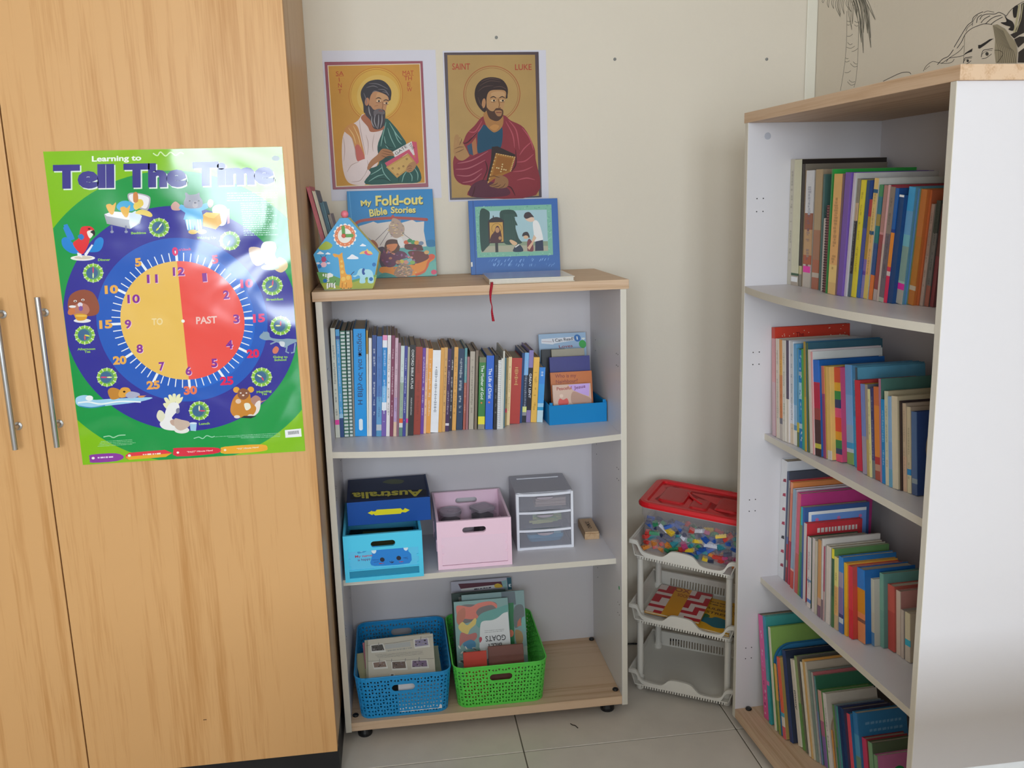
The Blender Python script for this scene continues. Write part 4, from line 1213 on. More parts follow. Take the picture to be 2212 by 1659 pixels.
    # small clocks and captions
    for x, y, hd in ((609, 436, ((.6, .5, 'f4f4e4'), (3.9, .4, 'e0ec40'))), (960, 503, ((3.6, .5, 'f4f4e4'),)), (1172, 726, ((.1, .55, 'd84868'), (4.2, .4, 'e0ec40'))), (1214, 924, ((4.7, .5, 'f0f4a0'), (0, .45, 'd84868'))), (1122, 1180, ((5.2, .5, 'f0f4c0'), (2.6, .4, 'd84868'))), (813, 1349, ((0, .5, 'f0f4c0'), (1.57, .6, 'd84868'))), (351, 1182, ((4.71, .62, 'e04878'), (1.57, .5, 'e8f0a0'))), (239, 970, ((3.1, .5, 'd86060'), (1.8, .5, 'e8e840'))), (281, 660, ((0, .6, 'd04868'), (3.14, .5, 'd8f0a0')))):
        clockface(A, x, y, 50, hd)
    for s, x0, y0, x1, y1 in (('Bedtime', 470, 468, 545, 466), ('Waking Up', 797, 493, 892, 492), ('Breakfast', 1143, 800, 1226, 797), ('Going to', 1178, 1085, 1250, 1084), ('School', 1184, 1100, 1244, 1098), ('Morning', 1098, 1260, 1172, 1254), ('Tea', 1122, 1270, 1150, 1268), ('Lunch', 812, 1420, 866, 1417), ('Afternoon', 202, 1047, 292, 1044), ('Tea', 238, 1060, 268, 1058), ('Dinner', 305, 600, 367, 599)):
        T(P1, s, x0, y0, x1, y1, 11, '94c850', .04)
    # parrot at dinner
    A.frame(*C4)
    for p in (((280, 890), (320, 880), (380, 990), (400, 1040), (340, 1060)), ((275, 920), (300, 900), (360, 1060), (330, 1050))):
        A.poly(list(p), '2a88d8')
    A.blob([(262, 1040), (310, 1020), (380, 1080), (440, 1150), (450, 1190), (370, 1190), (300, 1150), (265, 1100)], '1c86d8')
    A.blob([(520, 1170), (590, 1110), (620, 1050), (670, 1020), (705, 1050), (690, 1130), (640, 1175)], '1c86d8')
    A.blob([(455, 950), (480, 910), (560, 905), (605, 940), (600, 990), (560, 1040), (540, 1110), (475, 1200), (380, 1090), (440, 1030)], 'e8323c')
    A.blob([(430, 1010), (470, 985), (500, 1020), (470, 1050)], '2a7cc8')
    A.blob([(530, 960), (600, 950), (585, 1010), (555, 1030)], 'f4ece4')
    A.blob([(565, 965), (600, 945), (615, 975), (605, 1010), (590, 985)], '20202c')
    A.ell(552, 932, 14, 8, '402020')
    A.ell(485, 1240, 130, 28, 'f4f0ea')
    A.ell(490, 1236, 95, 17, 'd8cdb8')
    A.poly([(425, 1180), (470, 1195), (480, 1235), (430, 1215)], 'f0f0f8')
    A.poly([(580, 1095), (595, 1105), (520, 1225), (500, 1200)], 'f0f0f8')
    # duck in bed
    A.blob([(960, 570), (1040, 555), (1170, 585), (1200, 630), (1170, 740), (1080, 720), (980, 650)], 'b4b0b8')
    A.blob([(975, 580), (1050, 568), (1160, 596), (1185, 635), (1155, 720), (1080, 700), (990, 640)], 'f4f0f4')
    A.poly([(710, 780), (800, 755), (990, 770), (1110, 800), (1090, 880), (985, 935), (740, 880)], 'a8aab4')
    A.poly([(715, 778), (800, 750), (1000, 765), (1080, 790), (970, 840), (740, 800)], 'f2eef4')
    A.blob([(840, 700), (880, 650), (950, 640), (1020, 670), (1035, 730), (980, 750), (880, 745)], '48b0e0')
    A.poly([(980, 780), (1040, 745), (1110, 800), (1080, 870), (990, 935), (975, 870)], 'dceaf8')
    for x, y in ((790, 710), (940, 740)):
        A.blob([(x - 60, y - 20), (x - 20, y - 40), (x + 10, y - 25), (x + 45, y - 55), (x + 35, y + 10), (x + 15, y + 70), (x - 20, y + 60)], 'f0b848')
    A.blob([(1020, 690), (1060, 630), (1110, 630), (1125, 680), (1080, 720), (1040, 735)], 'f0d060')
    A.blob([(1020, 560), (1060, 555), (1070, 640), (1040, 660), (1018, 640)], 'd88a50')
    A.blob([(1040, 770), (1090, 735), (1180, 750), (1220, 790), (1200, 812), (1120, 790)], 'f0d468')
    for x in (790, 940):
        A.line([(x, 900), (x + 4, 960)], 18, '7478a0')
        A.ell(x + 4, 965, 18, 14, '9aa0b8')
    # wombat in pyjamas and its bed
    A.frame(*C5)
    A.poly([(640, 730), (662, 730), (665, 880), (640, 890)], 'd89aa8')
    A.blob([(480, 740), (500, 700), (560, 685), (620, 705), (640, 760), (620, 890), (540, 900), (500, 800)], 'eef0f8')
    A.poly([(385, 790), (420, 765), (560, 775), (580, 880), (520, 945), (385, 910)], 'ecb020')
    A.poly([(385, 790), (420, 765), (560, 775), (500, 830), (440, 820)], 'f4cc50')
    A.blob([(60, 735), (50, 690), (95, 650), (145, 690), (150, 735), (110, 745)], 'd4a89c')
    A.blob([(430, 680), (440, 640), (470, 630), (495, 660), (480, 705), (450, 715)], 'd4a89c')
    A.poly([(130, 720), (150, 680), (210, 700), (350, 690), (430, 665), (440, 720), (370, 750), (390, 830), (180, 840), (200, 770)], '58b4e8')
    A.poly([(195, 840), (385, 830), (375, 950), (310, 950), (300, 880), (290, 950), (225, 955)], '78c0e8')
    for x in (215, 245, 330, 355):
        A.line([(x, 840), (x + 12, 945)], 12, 'e8f4fc')
    A.ell(280, 970, 48, 24, 'ecc45c')
    A.ell(375, 968, 50, 24, 'ecc45c')
    A.blob([(195, 565), (215, 560), (240, 580), (310, 575), (345, 560), (352, 600), (380, 650), (370, 710), (290, 725), (200, 715), (180, 670), (200, 610)], '8c8a9a')
    A.blob([(280, 660), (305, 645), (325, 660), (330, 700), (300, 720), (275, 700)], 'a8a0a8')
    A.ell(303, 665, 14, 10, '5a5468')
    for x in (245, 340):
        A.ell(x, 645, 9, 7, '302c3c')
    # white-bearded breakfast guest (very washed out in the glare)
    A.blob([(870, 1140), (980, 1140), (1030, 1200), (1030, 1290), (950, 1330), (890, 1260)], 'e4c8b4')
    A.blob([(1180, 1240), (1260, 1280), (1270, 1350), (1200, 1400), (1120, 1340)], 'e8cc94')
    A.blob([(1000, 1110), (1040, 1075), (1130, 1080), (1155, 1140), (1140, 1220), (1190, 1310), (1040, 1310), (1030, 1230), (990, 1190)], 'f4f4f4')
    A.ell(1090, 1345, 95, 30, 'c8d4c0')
    # afternoon tea bear, platypus, cockatoo
    A.frame(*C6)
    A.blob([(225, -20), (330, -75), (440, -50), (500, 60), (490, 150), (400, 175), (260, 150), (205, 100)], '96503c')
    A.blob([(250, 90), (320, 50), (390, 70), (410, 130), (350, 175), (260, 165)], 'c07c68')
    A.ell(322, 66, 24, 22, 'e8dce8')
    A.ell(328, 102, 20, 24, '8454a0')
    for x, y in ((275, 32), (348, 20)):
        A.ell(x, y, 16, 10, 'f0e4e0')
        A.ell(x, y + 2, 8, 6, '40241c')
    A.blob([(215, 110), (260, 95), (275, 140), (235, 165), (205, 150)], 'd07848')
    A.ell(248, 84, 34, 12, 'f0ecec')
    A.ell(342, 218, 82, 20, 'f0ecea')
    A.blob([(268, 160), (330, 150), (388, 165), (375, 205), (330, 218), (290, 210)], 'e0a030')
    A.ell(330, 172, 56, 10, 'f0c458')
    A.blob([(280, 960), (330, 930), (400, 930), (450, 970), (620, 960), (1000, 945), (900, 985), (640, 1020), (430, 1040), (300, 1025)], 'a4d4f0')
    A.curve([(300, 1000), (400, 990), (520, 1010), (700, 985), (900, 990)], 14, 'f0f8ff')
    A.curve([(310, 1030), (430, 1045), (560, 1025)], 10, '3a8cc0')
    A.ell(410, 955, 36, 26, 'f4f8ff')
    A.blob([(585, 890), (620, 855), (680, 865), (720, 900), (700, 950), (620, 965)], 'c88838')
    A.blob([(690, 900), (720, 855), (780, 855), (805, 890), (790, 930), (720, 950), (690, 935)], 'e8a848')
    A.blob([(755, 920), (800, 890), (880, 905), (885, 930), (820, 955), (770, 945)], 'b4b4cc')
    A.poly([(870, 930), (950, 928), (920, 948), (880, 950)], 'e09858')
    A.ell(742, 892, 12, 9, '302018')
    for p in (((1110, 1010), (1140, 1000), (1180, 1040), (1150, 1060)), ((1120, 960), (1150, 950), (1190, 1010), (1170, 1040)), ((1160, 930), (1190, 925), (1210, 990), (1190, 1010)), ((1200, 920), (1230, 915), (1230, 980), (1210, 1000)), ((1240, 930), (1275, 915), (1260, 980), (1230, 1000)), ((1260, 960), (1300, 940), (1280, 990), (1240, 1010))):
        A.blob(list(p), 'f0ecc0')
    A.blob([(1140, 1060), (1180, 1000), (1250, 1000), (1265, 1060), (1215, 1110), (1200, 1150), (1300, 1180), (1330, 1240), (1250, 1260), (1130, 1250), (1080, 1200), (1120, 1130)], 'f2f0ee')
    A.blob([(1050, 1130), (1070, 1070), (1110, 1080), (1130, 1130), (1090, 1180)], 'e8e4c8')
    A.blob([(1235, 1060), (1262, 1045), (1268, 1085), (1240, 1100)], '80809a')
    A.blob([(1180, 1165), (1260, 1150), (1310, 1180), (1280, 1220), (1200, 1210)], 'c8a898')
    # tool strips at the foot
    A.blob([(412, 1520), (430, 1495), (660, 1480), (740, 1515), (670, 1555), (440, 1572), (415, 1550)], '9038a0', 3)
    A.poly([(755, 1500), (790, 1475), (1130, 1445), (1200, 1475), (1140, 1512), (790, 1542), (758, 1525)], 'e83848')
    A.poly([(757, 1512), (1195, 1478), (1140, 1512), (790, 1542)], 'f0a828')
    for x, y in ((447, 1528), (792, 1502)):
        A.ell(x, y, 15, 12, 'f8f0e8')
    A.dashes((490, 1524), (645, 1514), 16, 'ecd8f0', 3)
    A.dashes((920, 1492), (1090, 1480), 14, 'fce8d8', 4)
    A.curve([(545, 1325), (600, 1315), (640, 1330), (690, 1310), (755, 1305)], 9, 'a8dcb8')
    for k in range(4):
        A.dashes((520 - 10 * k, 1370 + 15 * k), (820 + (30 if k == 2 else 0), 1350 + 14 * k), 5, 'a8dcb0', 70 + k)
    A.frame(*C7)
    A.blob([(-10, 1525), (20, 1505), (390, 1498), (460, 1528), (390, 1562), (20, 1590)], 'e02c44', 3)
    A.blob([(465, 1520), (500, 1490), (860, 1465), (925, 1500), (870, 1535), (500, 1562)], 'f0ac30', 3)
    A.ell(32, 1552, 13, 11, 'f8f0e8')
    A.ell(503, 1524, 13, 11, 'f8e8c8')
    A.text('"PAST" Minute Hand', (125, 1554), (380, 1534), 15, 'f8dcd8', .02)
    A.text('"TO" Minute Hand', (620, 1520), (835, 1500), 15, 'f8ecd0', .02)
    # cup, squirrel-like possum, kangaroo
    A.ell(70, 1325, 75, 34, 'efebe6')
    A.blob([(0, 1210), (60, 1220), (140, 1240), (145, 1285), (60, 1330), (0, 1290)], 'd0b8a8')
    A.poly([(150, 1255), (220, 1255), (212, 1335), (158, 1330)], 'a8d0ec')
    A.ell(185, 1255, 36, 9, 'e4f0f8')
    A.blob([(745, 1020), (800, 975), (850, 1000), (860, 1030), (910, 1020), (850, 1060), (830, 1150), (760, 1170), (760, 1060)], 'b88878')
    A.blob([(800, 1060), (850, 1030), (840, 1130), (780, 1180)], 'f0e4e0')
    A.ell(612, 920, 32, 30, 'e8a840')
    A.ell(755, 918, 32, 30, 'e8a840')
    A.blob([(555, 1100), (580, 1010), (640, 950), (740, 950), (760, 1040), (810, 1100), (780, 1170), (700, 1200), (600, 1190), (560, 1150)], 'd08830')
    A.blob([(630, 930), (680, 905), (740, 935), (730, 990), (680, 1020), (630, 990)], '8c5840')
    A.ell(680, 975, 12, 9, 'f0d8c8')
    for x in (655, 712):
        A.ell(x, 952, 9, 6, 'f4ece8')
    A.ell(632, 1035, 28, 24, 'e8c8b0')
    A.blob([(690, 1060), (740, 1055), (755, 1100), (710, 1125)], 'f0ecd8')
    A.ell(620, 1190, 30, 16, 'ecdcd0')
    A.ell(755, 1180, 30, 16, 'ecdcd0')
    A.poly([(655, 1200), (690, 1180), (815, 1180), (760, 1205)], '1c2030')
    K = '8aa4b8'
    A.blob([(835, 395), (880, 345), (930, 350), (950, 400), (1050, 415), (1120, 410), (1230, 425), (1140, 470), (1090, 500), (1040, 460), (950, 425), (890, 425)], K)
    A.poly([(860, 365), (880, 335), (890, 370), (915, 335), (915, 375)], K)
    A.line([(945, 465), (1000, 440), (1050, 430)], 14, K)
    A.line([(1110, 490), (1100, 540), (1130, 552)], 14, K)
    A.line([(1190, 455), (1180, 545), (1150, 552)], 14, K)
    A.blob([(1035, 440), (1085, 445), (1080, 490), (1045, 480)], 'd8dce0')
    A.blob([(968, 520), (1000, 485), (1030, 510), (1010, 555), (975, 555)], 'd8785c')
    # maker's strip and bar code
    A.curve([(190, 1410), (240, 1395), (280, 1410), (320, 1380), (370, 1395), (400, 1385)], 8, 'a4dcc0')
    for k in range(3):
        A.dashes((400 + 130 * k, 1392 + 5 * k), (1050, 1352 + 17 * k), 5, 'a4dcc0', 90 + k)
    A.poly([(1095, 1322), (1255, 1305), (1262, 1385), (1102, 1398)], 'f4f2f4')
    x = 1125
    rr = random.Random(2)
    while x < 1232:
        b = rr.uniform(2, 5)
        A.poly([(x, 1335 - (x - 1125) * .1), (x + b, 1335 - (x - 1125) * .1), (x + b + 4, 1368 - (x - 1125) * .1), (x + 4, 1368 - (x - 1125) * .1)], '54545c')
        x += b + rr.uniform(2, 4)
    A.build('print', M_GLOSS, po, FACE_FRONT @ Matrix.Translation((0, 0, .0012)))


poster()


def icon(name, label, x0, x1, z0, z1, quad, sheet, draw, frame_col, rot=0):
    t = thing(name, label, 'icon print', (x0, WALLY, z0), group='icon prints above the low bookcase')
    sx0, sx1, sz0, sz1 = sheet
    MB().box(sx0 - x0, sx1 - x0, -.0012, -.0003, sz0 - z0, sz1 - z0).build('backing_sheet', M_PAPER, t)
    w, h = x1 - x0, z1 - z0
    MB().box(0, w, -.0042, -.0013, 0, h, lin(frame_col)).build('panel', M_PRINT, t, bevel=.0006, segs=1)
    A = Art(quad, [(0, h), (w, h), (w, 0), (0, 0)], .95)
    draw(A, w, h)
    A.build('picture', M_ICON, t, FACE_FRONT @ Matrix.Translation((0, 0, .0042)))


def fold_lines(A, pts_list, w, c):
    for p in pts_list:
        A.curve(p, w, c, True)


def draw_matthew(A, w, h):
    A.frame(700, 120, 5.53)
    A.poly([(40, 112), (1140, 100), (1228, 1535), (145, 1560)], 'e8d8c0')
    A.poly([(50, 120), (1130, 110), (1216, 1528), (155, 1548)], 'd0963f')
    A.ell(615, 465, 322, 325, 'c4762c', n=60)
    A.ell(615, 465, 314, 317, 'd8a848', n=60)
    A.ring(615, 465, 296, 302, 'c07830', 60)
    A.ell(640, 480, 250, 250, 'dcb45c', n=48)
    RED = 'b8402c'
    for s, x, y, ww in (('SA', 140, 235, 92), ('I', 178, 306, 8), ('N', 168, 375, 42), ('T', 168, 445, 44), ('MAT', 930, 236, 132), ('TH', 950, 300, 92), ('E', 990, 370, 38), ('W', 985, 432, 62)):
        A.text(s, (x, y), (x + ww, y - 1), 52, RED, .0)
    A.line([(140, 240), (235, 238)], 4, RED)
    A.line([(930, 242), (1065, 240)], 4, RED)
    # pale tunic
    A.blob([(470, 690), (400, 770), (280, 850), (225, 960), (215, 1160), (235, 1370), (290, 1500), (400, 1540), (520, 1520), (640, 1300), (700, 1100), (720, 880), (560, 800)], 'e8d2cc')
    A.blob([(240, 880), (330, 800), (400, 840), (440, 980), (490, 1230), (400, 1250), (360, 1060), (320, 960)], 'd09050')
    A.blob([(370, 1090), (420, 1060), (490, 1225), (400, 1250)], 'c8685c')
    A.blob([(275, 1400), (290, 1330), (400, 1260), (525, 1230), (545, 1360), (480, 1470), (400, 1510), (300, 1480)], 'ead6d2')
    fold_lines(A, [[(230, 960), (250, 1100), (240, 1250)], [(330, 960), (370, 1100), (390, 1230)], [(420, 760), (440, 900), (500, 1180)], [(500, 940), (530, 1050), (520, 1180)], [(600, 930), (580, 1060), (590, 1140)], [(280, 1380), (330, 1300), (420, 1260)], [(330, 1500), (430, 1490), (480, 1430)], [(520, 1240), (530, 1330), (480, 1440)]], 7, 'b8988c')
    fold_lines(A, [[(290, 850), (350, 940), (380, 1040)], [(350, 830), (410, 960), (440, 1080)]], 9, 'f0c888')
    # green mantle
    A.blob([(735, 745), (850, 850), (930, 960), (985, 1060), (900, 1140), (1000, 1300), (1120, 1320), (1165, 1510), (900, 1530), (500, 1530), (560, 1400), (540, 1350), (660, 1290), (640, 1080), (700, 900)], '2f5a52')
    A.blob([(640, 1090), (720, 1110), (840, 1130), (760, 1260), (680, 1260)], '2a4c48')
    fold_lines(A, [[(740, 790), (700, 960), (680, 1080)], [(780, 800), (860, 930), (930, 1010)], [(760, 860), (800, 980), (860, 1100)], [(830, 880), (880, 1000), (930, 1060)], [(720, 960), (740, 1060), (770, 1110)], [(690, 1290), (720, 1400), (800, 1500)], [(560, 1420), (650, 1370), (700, 1330)], [(540, 1500), (640, 1440), (720, 1420)], [(940, 1520), (960, 1440), (1000, 1380)], [(1090, 1350), (1130, 1420), (1130, 1500)], [(1030, 1400), (1060, 1450), (1060, 1510)]], 11, '88b0a4')
    fold_lines(A, [[(700, 1000), (760, 1080), (830, 1100)], [(600, 1480), (720, 1470), (820, 1520)], [(860, 1300), (900, 1420), (900, 1510)]], 10, '1c3834')
    # neck, hair, face, beard
    A.blob([(440, 740), (490, 690), (600, 700), (720, 840), (680, 890), (560, 905), (520, 840)], 'b06a48')
    A.blob([(435, 470), (450, 390), (520, 310), (640, 285), (730, 320), (795, 410), (795, 500), (770, 540), (600, 560), (560, 640), (480, 680), (465, 580)], '3a3438')
    A.blob([(535, 560), (560, 460), (620, 425), (740, 470), (770, 530), (745, 600), (720, 670), (600, 680), (545, 630)], 'c08a60')
    A.blob([(640, 440), (740, 475), (760, 525), (700, 540), (620, 520)], 'cc9a6c')
    A.ell(510, 545, 26, 48, 'b87c58', .1)
    A.blob([(490, 660), (540, 590), (590, 640), (640, 640), (720, 650), (730, 730), (715, 830), (660, 875), (590, 860), (555, 770), (500, 710)], '453c40')
    A.blob([(590, 660), (640, 632), (690, 640), (725, 680), (700, 700), (640, 690), (600, 720)], '6c6264')
    fold_lines(A, [[(610, 700), (600, 780), (630, 860)], [(650, 700), (650, 790), (640, 870)], [(690, 700), (690, 780), (670, 860)], [(530, 600), (540, 670), (560, 720)], [(570, 720), (570, 790), (600, 850)]], 12, 'a09a9c')
    fold_lines(A, [[(530, 330), (640, 340), (760, 400)], [(500, 380), (580, 360), (640, 380)], [(640, 400), (720, 410), (770, 470)], [(470, 440), (500, 520), (500, 580)], [(570, 440), (600, 420), (650, 430)], [(690, 430), (740, 440), (770, 480)]], 9, '787074')
    for x, y in ((648, 540), (738, 566)):
        A.ell(x, y, 28, 12, 'e0c09c')
        A.ell(x + 4, y, 12, 11, '2c1c18')
        A.curve([(x - 36, y - 26), (x, y - 40), (x + 34, y - 24)], 12, '3a2620', True)
        A.curve([(x - 32, y + 14), (x, y + 18), (x + 28, y + 12)], 5, '7c4c34')
    A.curve([(692, 550), (700, 600), (690, 630), (705, 640)], 8, '8a5a3c')
    A.curve([(600, 600), (640, 590)], 6, 'a06848')
    A.line([(650, 655), (700, 660)], 8, '8c4438')
    # book and hands
    A.poly([(800, 1160), (1050, 1025), (1090, 1190), (860, 1220)], 'e6dcd8')
    A.poly([(1050, 1025), (1110, 1035), (1140, 1280), (1110, 1310), (1090, 1190)], 'd0586c')
    A.poly([(730, 1280), (1020, 1120), (1110, 1250), (1100, 1310), (1000, 1170), (760, 1330)], 'd05870')
    A.poly([(745, 1330), (1010, 1170), (1110, 1290), (880, 1465)], 'c89a54')
    A.poly([(770, 1335), (1005, 1195), (1085, 1290), (880, 1440)], 'd4aa64')
    for x, y in ((825, 1348), (995, 1238), (955, 1325), (885, 1420), (900, 1350)):
        A.ring(x, y, 6, 12, '7a5430', 12)
    A.text('THE', (1010, 1065), (1065, 1130), 34, '3a3436', .0)
    A.text('GATE', (865, 1190), (1000, 1095), 36, '3a3436', .0)
    A.blob([(520, 1330), (560, 1250), (640, 1180), (700, 1110), (800, 1130), (835, 1175), (840, 1195), (760, 1200), (700, 1240), (600, 1300), (540, 1360)], 'b07850')
    fold_lines(A, [[(700, 1130), (770, 1150), (815, 1160)], [(690, 1160), (770, 1180), (830, 1190)], [(690, 1190), (740, 1210), (790, 1220)]], 7, '704428')
    A.blob([(990, 1350), (1030, 1290), (1090, 1270), (1110, 1320), (1060, 1390), (1000, 1395)], 'b88458')
    fold_lines(A, [[(1000, 1340), (1030, 1320), (1060, 1330)], [(1000, 1365), (1040, 1350), (1060, 1355)], [(1010, 1385), (1040, 1375), (1055, 1380)]], 6, '74482c')


def draw_luke(A, w, h):
    A.frame(950, 100, 4.878)
    A.poly([(82, 90), (1010, 95), (1030, 1590), (120, 1585)], 'b8945a')
    A.ring(548, 508, 292, 300, 'a85c34', 60)
    A.ring(548, 508, 274, 279, 'a06438', 60)
    RED = 'b44432'
    A.text('SAINT', (132, 245), (318, 247), 66, RED, .01)
    A.text('LUKE', (795, 256), (972, 256), 62, RED, .01)
    MR, DK = '8c3038', '6a2026'
    A.blob([(465, 735), (360, 840), (280, 920), (235, 1020), (150, 1150), (135, 1260), (160, 1390), (230, 1450), (320, 1470), (325, 1580), (1000, 1580), (1000, 1200), (980, 1060), (880, 870), (740, 790), (660, 730)], MR)
    A.blob([(320, 1470), (420, 1410), (500, 1420), (700, 1500), (690, 1580), (325, 1580)], '5e2a3a')
    A.blob([(460, 830), (400, 900), (390, 1010), (400, 1130), (560, 1110), (640, 1060), (650, 860), (560, 900)], '1d4c66')
    A.poly([(330, 1020), (375, 960), (390, 1130), (345, 1150)], 'b07048')
    A.poly([(280, 1050), (330, 1020), (345, 1150), (300, 1130)], '38506a')
    A.blob([(170, 1220), (300, 1170), (440, 1120), (540, 1090), (530, 1200), (470, 1330), (380, 1420), (260, 1450), (160, 1390), (140, 1290)], '84283a')
    fold_lines(A, [[(180, 1230), (330, 1200), (500, 1110)], [(160, 1290), (300, 1280), (470, 1200)], [(170, 1350), (300, 1360), (440, 1290)], [(230, 1430), (340, 1410), (430, 1340)]], 13, 'b06068')
    fold_lines(A, [[(300, 900), (370, 900), (440, 790)], [(330, 960), (400, 900), (450, 830)], [(690, 800), (760, 940), (780, 1080)], [(720, 790), (800, 900), (830, 1100)], [(860, 870), (940, 980), (980, 1110)], [(800, 1230), (890, 1220), (980, 1150)], [(760, 1330), (870, 1320), (970, 1280)], [(800, 1420), (900, 1400), (990, 1420)], [(830, 1160), (880, 1090), (960, 1020)]], 13, 'b4525c')
    fold_lines(A, [[(790, 1100), (790, 1250), (740, 1330)], [(470, 1210), (490, 1300), (440, 1420)], [(240, 1020), (290, 1010), (400, 900)], [(330, 1580), (350, 1520), (360, 1470)], [(700, 1480), (740, 1500), (780, 1580)]], 14, '4c161c')
    # neck and head
    A.blob([(465, 700), (480, 830), (540, 900), (580, 912), (640, 870), (665, 800), (640, 720)], 'b07a44')
    A.blob([(520, 860), (575, 895), (620, 850), (570, 830)], 'c88c4c')
    A.blob([(365, 500), (390, 410), (460, 345), (560, 330), (660, 360), (712, 440), (712, 520), (690, 560), (520, 520), (500, 640), (470, 700), (420, 660), (380, 590)], '35221e')
    A.blob([(490, 560), (520, 480), (600, 465), (690, 480), (690, 560), (668, 650), (660, 740), (620, 790), (560, 780), (500, 700)], 'b98a5a')
    A.blob([(540, 500), (620, 480), (680, 500), (670, 540), (560, 540)], 'c4986a')
    A.ell(460, 605, 20, 52, 'b8845a', .1)
    A.blob([(480, 640), (520, 680), (560, 690), (590, 660), (640, 665), (665, 690), (655, 750), (610, 792), (560, 788), (510, 750)], '4e3020')
    A.blob([(575, 690), (610, 680), (650, 690), (640, 740), (600, 740)], 'a87850')
    A.line([(590, 705), (645, 706)], 9, '7a3c30')
    for x, y in ((562, 578), (655, 580)):
        A.ell(x, y, 26, 11, 'd8bc94')
        A.ell(x + 6, y, 11, 10, '201410')
        A.curve([(x - 34, y - 26), (x, y - 42), (x + 32, y - 24)], 11, '34201a', True)
        A.curve([(x - 26, y + 14), (x, y + 17), (x + 24, y + 12)], 4, '70482c')
    A.curve([(612, 560), (625, 620), (618, 655), (640, 655)], 9, '84562e')
    fold_lines(A, [[(420, 420), (520, 370), (640, 380)], [(400, 480), (470, 430), (560, 420)], [(430, 380), (530, 345), (640, 360)], [(560, 440), (640, 430), (700, 460)], [(400, 540), (420, 600), (450, 650)]], 9, '5a4038')
    # blessing hand, book, holding hand
    A.blob([(150, 1140), (140, 1080), (170, 1010), (160, 950), (190, 930), (205, 1000), (240, 1020), (300, 1140), (300, 1160), (240, 1200), (190, 1190)], 'b08454')
    A.line([(150, 1060), (160, 960), (175, 930)], 20, 'b08454')
    A.line([(180, 1020), (195, 970), (215, 960)], 18, 'b08454')
    fold_lines(A, [[(150, 1080), (200, 1060), (250, 1060)], [(160, 1120), (210, 1100), (250, 1080)], [(200, 1040), (220, 1000), (225, 970)]], 7, '6a4426')
    A.poly([(540, 1065), (600, 1060), (785, 1150), (780, 1180), (580, 1130), (500, 1420), (480, 1420), (530, 1200)], '33221e')
    A.poly([(582, 1130), (785, 1175), (735, 1330), (560, 1400), (490, 1450)], 'a8702c')
    A.poly([(600, 1160), (760, 1195), (715, 1320), (545, 1370)], '9a6020')
    for a, b in (((588, 1138), (780, 1180)), ((780, 1180), (735, 1320)), ((588, 1138), (500, 1430))):
        for k in range(9):
            A.ell(a[0] + (b[0] - a[0]) * k / 8, a[1] + (b[1] - a[1]) * k / 8, 8, 6, 'd8b878', n=8)
    for x, y in ((650, 1250), (645, 1275), (640, 1300), (632, 1325), (610, 1290), (590, 1285), (665, 1305), (685, 1310)):
        A.ell(x, y, 8, 8, 'e0c890', n=8)
    A.blob([(510, 1470), (560, 1440), (580, 1380), (640, 1365), (700, 1400), (710, 1450), (690, 1490), (620, 1500), (560, 1490)], '9a6c44')
    fold_lines(A, [[(520, 1465), (570, 1460), (600, 1440)], [(550, 1485), (600, 1480), (630, 1460)], [(610, 1498), (650, 1485), (680, 1450)], [(500, 1380), (560, 1370), (620, 1390)]], 8, '5c3820')


icon('icon_print', 'icon print with dark red border, grey-bearded man in pale robe holding an open book', .0398, .3150, 1.5103, 1.8615, [(701, 133), (911, 133), (928, 406), (720, 407)], (.034, .353, 1.478, 1.892), draw_matthew, '8e2236')
icon('icon_print', 'taller icon print with dark brown border, dark-haired man in crimson robe with closed book', .3775, .6510, 1.4713, 1.8840, [(960, 113), (1165, 113), (1167, 429), (971, 429)], (.3735, .673, 1.466, 1.889), draw_luke, '3c1c22')
# ---------------------------------------------------------------- on top of the low bookcase
ZT = 1.2546
M_TOY = vcmat('toy_print', .35, .4)


